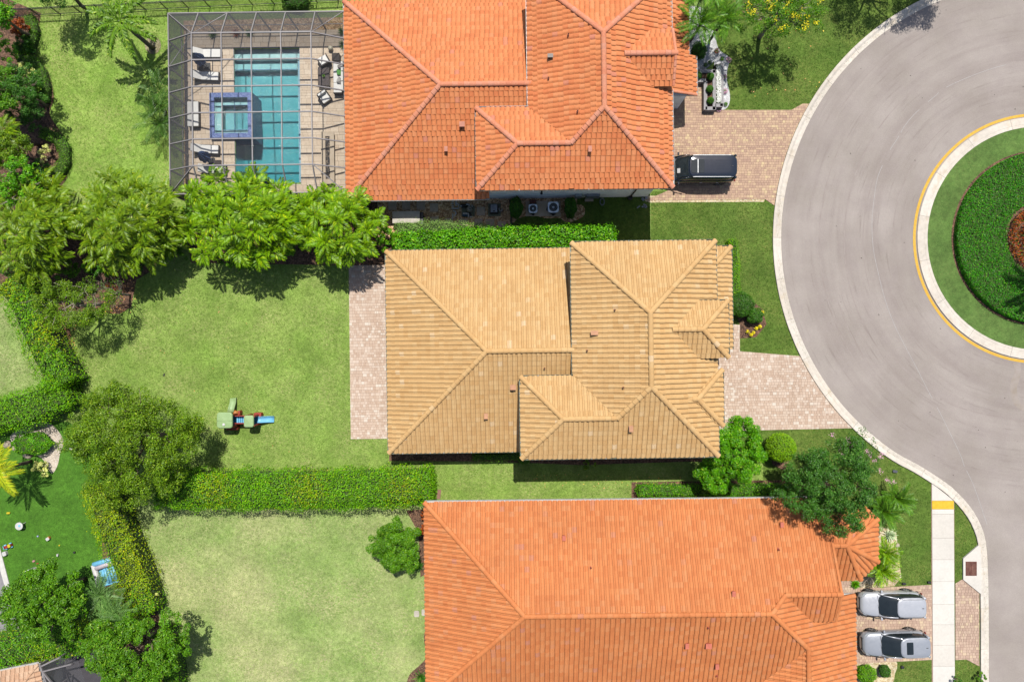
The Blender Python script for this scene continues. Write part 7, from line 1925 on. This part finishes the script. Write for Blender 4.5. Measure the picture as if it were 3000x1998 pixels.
for k in range(4): a = k * 1.57 + .7; mb = MB(); mb.tube([(.2 * math.cos(a), .2 * math.sin(a), .36), (.3 * math.cos(a), .3 * math.sin(a), 0)], .025, 6); obj('leg', mb, WHITE, t)
mb = MB(); mb.rbox((.05, .04, .45), (.16, .16, .04), .04); obj('blue_inset', mb, BLU, t)
YEL = mat('yellow_toy_plastic', T(246, 222, 40), rough=.5)
def ex(t):
    for sy in (-.15, .15):
        for sx in (-.22, .2): mb = MB(); mb.tube([(sx, sy - .04, .1), (sx, sy + .04, .1)], .10, 12); obj('wheel', mb, BLU, t)
    mb = MB(); mb.rbox((.18, 0, .28), (.2, .26, .12), .05); obj('seat', mb, YEL, t); mb = MB(); mb.tube([(-.18, -.15, .42), (-.18, .15, .42)], .02, 6); obj('handlebar', mb, BLU, t)
blob('toy_tricycle', 'red and yellow ride-on toy with blue wheels near the white coping', 'toy', 25, 1599, (.58, .22, .28), REDP, .35, extra=ex)
blob('toy_bin', 'small white toy bin below the ride-on toy', 'toy', 15, 1621, (.30, .34, .25), WHITE, .3)
blob('toy_bucket', 'small yellow toy in the grass above the round play table', 'toy', 23, 1503, (.26, .14, .10), YEL, .05)
blob('toy_cube', 'white and orange toy cube in the middle of the turf', 'toy', 141, 1578, (.26, .24, .22), WHITE, .5, extra=lambda t: obj('orange_side', MB().rbox((.12, .05, .1), (.10, .2, .2), .03), ORP, t))
blob('toy_ball', 'tiny pale blue toy on the turf left of the toy cube', 'toy', 109, 1571, (.12, .10, .08), mat('lilac_toy_plastic', T(190, 196, 240), rough=.5))
blob('toy_piece', 'small yellow toy piece below the toy cube', 'toy', 172, 1598, (.10, .10, .06), YEL)
blob('toy_piece', 'pink and white toy near the leafy tree, upper one', 'toy', 97, 1644, (.18, .14, .08), mat('pink_toy_plastic', T(230, 160, 170), rough=.5), .4)
blob('toy_piece', 'red toy piece near the leafy tree, lower one', 'toy', 108, 1651, (.16, .07, .05), REDP, .1)
blob('white_object', 'small white object on the turf above the leafy tree', 'toy', 168, 1626, (.12, .18, .14), WHITE)
blob('ground_light', 'dark ground spotlight on the turf near the hedge', 'light', 217, 1618, (.14, .14, .14), BLACK)
blob('white_chair', 'white chair seen past the leaves at the left edge of the tree', 'chair', 99, 1672, (.5, .5, .34), WHITE, .4, extra=lambda t: obj('backrest', MB().rbox((0, .24, .5), (.46, .06, .5), .03), WHITE, t))
blob('white_ball', 'white ball on the grass beside the big olive green tree', 'ball', 209, 1314, (.22, .2, .18), WHITE)
blob('irrigation_cap', 'small dark cap lying on the centre lawn', 'cap', 479, 1098, (.10, .22, .05), BLACK, -.2)
blob('irrigation_cap', 'small dark cap lying on the dry lawn near the hedge', 'cap', 468, 1672, (.14, .14, .06), BLACK)
blob('ground_light', 'dark ground spotlight at the driveway edge, nearest the sidewalk', 'light', 2723, 1706, (.26, .16, .14), BLACK)
blob('ground_light', 'dark ground spotlight at the driveway edge, above the rear of the silver car', 'light', 2649, 1710, (.28, .16, .14), BLACK)
blob('ground_light', 'dark ground spotlight on the grass below the grey silver car', 'light', 2644, 1954, (.22, .20, .16), BLACK)
blob('utility_box', 'dark grey utility box in the grass by the flowering tree', 'utility box', 2623, 1381, (.36, .2, .12), mat('utility_grey', T(96, 100, 110), rough=.6), -.15)
blob('stepping_stone', 'pale round stepping stone on the dry lawn by the wall, left one', 'stepping stone', 1220, 1799, (.40, .48, .02), CREAMP)
blob('stepping_stone', 'pale round stepping stone touching the wall of the lower house', 'stepping stone', 1241, 1795, (.34, .48, .02), CREAMP)
p = P(1286, 1448, .1); t = thing('splash_block', 'reddish brown splash block at the end of the wide hedge', 'splash block', (p.x, p.y, .016), -.12); mb = MB(); mb.box(-.11, .11, -.36, .36, 0, .04); mb.box(-.13, -.10, -.36, .36, 0, .09); mb.box(.10, .13, -.36, .36, 0, .09); obj('body', mb, mat('terracotta_block', T(172, 130, 112), rough=.9), t)
# inflatable slide
p = P(312, 1680, .5); t = thing('inflatable_slide', 'light blue and white inflatable slide pool half hidden by the yellowish hedge', 'inflatable', (p.x, p.y, .014), .28)
mb = MB(); mb.rbox((0, 0, .10), (1.9, 1.9, .16), .1); obj('floor', mb, BLU, t)
for (a, b2, m_) in (((-.85, -.9), (-.85, .9), WHITE), ((-.85, .9), (.9, .95), BLU), ((-.75, .6), (.85, .68), mat('pale_lilac_vinyl', T(236, 224, 232), rough=.4))):
    mb = MB(); mb.tube([(a[0], a[1], .35), (b2[0], b2[1], .35)], .2, 12); obj('wall_tube', mb, m_, t, True)
for k in range(5): mb = MB(); mb.tube([(-.2 + k * .22, -.8, .2), (-.2 + k * .22, .4, .26)], .09, 8); obj('slide_ridge', mb, BLU, t, True)
# corner house patio
slab('pool_coping', [(-60, 1560), (0, 1598), (29, 1710), (22, 1738), (0, 1660), (-60, 1640)], 0, .08, mat('white_coping', T(250, 246, 238), rough=.8))
slab('grey_patio', [(-400, 1620), (-60, 1640), (0, 1660), (22, 1738), (60, 1850), (-400, 1900)], 0, .04, mat('grey_patio_concrete', T(170, 166, 170), rough=.9))
cg = thing('screen_enclosure', 'corner of a grey screened patio beside the pale terracotta roof', 'screen enclosure', P(160, 1960, 0))
c = cg.location
def cb(a, b2, w_=.10): mb = MB(); mb.beam(P(*a) - c, P(*b2) - c, w_, .12); obj('beam', mb, CAGEM, cg)
for a, b2 in (((117, 1944, 3.0), (140, 2010, 3.0)), ((126, 1966, 3.0), (210, 1944, 3.6)), ((128, 1970, 3.0), (160, 2010, 3.6)), ((122, 1950, 3.0), (175, 1925, 2.9))): cb(a, b2)
mb = MB(); mb.add([P(118, 1946, 2.95) - c, P(142, 2030, 2.95) - c, P(260, 2030, 3.5) - c, P(230, 1935, 3.5) - c, P(175, 1925, 2.9) - c], [(0, 1, 2, 3, 4)]); obj('screen_panel', mb, SC, cg)
for q in ((118, 1946), (175, 1925), (142, 2030)): a = P(*q, 2.9) - c; mb = MB(); mb.beam(Vector((a.x, a.y, 0)), a, .1, .1); obj('post', mb, CAGEM, cg)
slab('grey_patio', [(120, 1930), (280, 1900), (330, 2100), (120, 2100)], 0, .045, mat('dark_patio', T(96, 92, 98), rough=.9))
# rocks by the house 3 bay and sand patch
ROCK = mat('pale_rock', T(214, 200, 176), T(180, 164, 140), scale=5, rough=.9, bmp=.6)
for k, (x, y, s) in enumerate(((2523, 1712, .22), (2530, 1703, .18), (2538, 1696, .2), (2527, 1693, .16), (2569, 1600, .2), (2566, 1580, .18), (2629, 1598, .2), (2630, 1625, .18), (2570, 1570, .16), (20, 1302, .3), (45, 1312, .25), (80, 1331, .35))):
    p = P(x, y, .1); mb = MB(); bm_ = bmesh.new(); bmesh.ops.create_icosphere(bm_, subdivisions=2, radius=s)
    for v in bm_.verts: v.co *= 1 + .22 * math.sin(v.co.x * 31 + k) * math.cos(v.co.y * 27 + k * 2); v.co.z *= .6
    me = bpy.data.meshes.new('rock'); bm_.to_mesh(me); bm_.free(); o = link('rock', me, ROCK); o.location = (p.x, p.y, .08)
    tag(o, 'pale garden rock in the bed by the bay roof of the lower house' if k < 9 else 'pale garden rock beside the sandy patch', 'rock', 'rocks by the bay roof' if k < 9 else 'rocks by the sandy patch')
# fallen leaves
FLM = leafmat('fallen_leaf', T(214, 150, 80), T(230, 180, 110), T(240, 214, 70), .1)
def litter(name, x0, x1, y0, y1, n, s=.10, m=None):
    X = rng.uniform(x0, x1, n); Y = rng.uniform(y0, y1, n); Q = np.array([[*P(a, b2, 0).xy, .05] for a, b2 in zip(X, Y)])
    foliage(name, Q, np.tile([0, 0, 1.], (n, 1)), s, m or FLM, None, aspect=.6, kind='stuff', jit=.25, fold=.1)
litter('fallen_leaves', 2190, 2420, 90, 290, 26, .13); litter('fallen_leaves', 880, 1260, 1372, 1386, 50, .12); litter('fallen_leaves', 1560, 2000, 1385, 1430, 60, .09); litter('fallen_leaves', 190, 225, 930, 1150, 60, .11); litter('fallen_leaves', 400, 900, 900, 1330, 25, .08); litter('fallen_leaves', 300, 400, 820, 920, 90, .12); litter('fallen_leaves', 395, 420, 1530, 1640, 20, .11)
litter('fallen_leaves', 2150, 2300, 0, 60, 200, .13, mat('brown_leaf_litter', T(150, 110, 90), rough=.9, var=.3))

# ------------------------------------------------------------------ grass blades over the lawns
def tufts(poly_px, dens, mats_, excl_beds, hgt=.055):
    poly = px_poly(poly_px); xs = [p[0] for p in poly]; ys_ = [p[1] for p in poly]
    x0, x1, y0, y1 = max(min(xs), -40), min(max(xs), 40), max(min(ys_), -27), min(max(ys_), 27)
    if x1 <= x0 or y1 <= y0: return
    n = int((x1 - x0) * (y1 - y0) * dens); X = rng.uniform(x0, x1, n); Y = rng.uniform(y0, y1, n); k = inpoly(X, Y, poly)
    for h in HARD + excl_beds: k &= ~inpoly(X, Y, h)
    X, Y = X[k], Y[k]; n = len(X)
    nb = 2; X = np.repeat(X, nb) + rng.normal(size=n * nb) * .03; Y = np.repeat(Y, nb) + rng.normal(size=n * nb) * .03; n *= nb
    a = rng.uniform(0, 6.283, n); w_ = rng.uniform(.012, .022, n); h = hgt * rng.uniform(.6, 1.4, n); lean = rng.uniform(.3, 1.6, n) * h; b_ = rng.uniform(0, 6.283, n)
    V = np.empty((n, 3, 3)); V[:, 0] = np.stack([X - np.cos(a) * w_, Y - np.sin(a) * w_, np.full(n, .003)], 1); V[:, 1] = np.stack([X + np.cos(a) * w_, Y + np.sin(a) * w_, np.full(n, .003)], 1); V[:, 2] = np.stack([X + np.cos(b_) * lean, Y + np.sin(b_) * lean, h], 1)
    link('grass', np_mesh('grass', V.reshape(-1, 3), np.arange(n * 3).reshape(-1, 3)), mats_, None, 'stuff')
EB = [px_poly(bd[1]) for bd in BEDS] 
bl = lambda nm, a, b2, c: leafmat(nm, a, b2, c, .25, .7, .15)
BL_A = bl('grass_blade_pool', T(90, 136, 34), T(130, 172, 58), T(204, 206, 126)); BL_B = bl('grass_blade_centre', T(88, 128, 40), T(128, 162, 62), T(190, 194, 116)); BL_C = bl('grass_blade_dry', T(106, 144, 56), T(150, 178, 90), T(220, 214, 156)); BL_F = bl('grass_blade_front', T(54, 92, 24), T(82, 120, 38), T(140, 150, 70))
for k, (nm, poly, m_) in enumerate(LAWNS): tufts(poly, 110, [BL_A, BL_B, BL_C, BL_C, BL_F, BL_F, BL_F, BL_F][k], EB + [px_poly([(-700, 1250), (200, 1235), (300, 1300), (340, 1560), (360, 1720), (250, 1860), (-700, 1860)])])
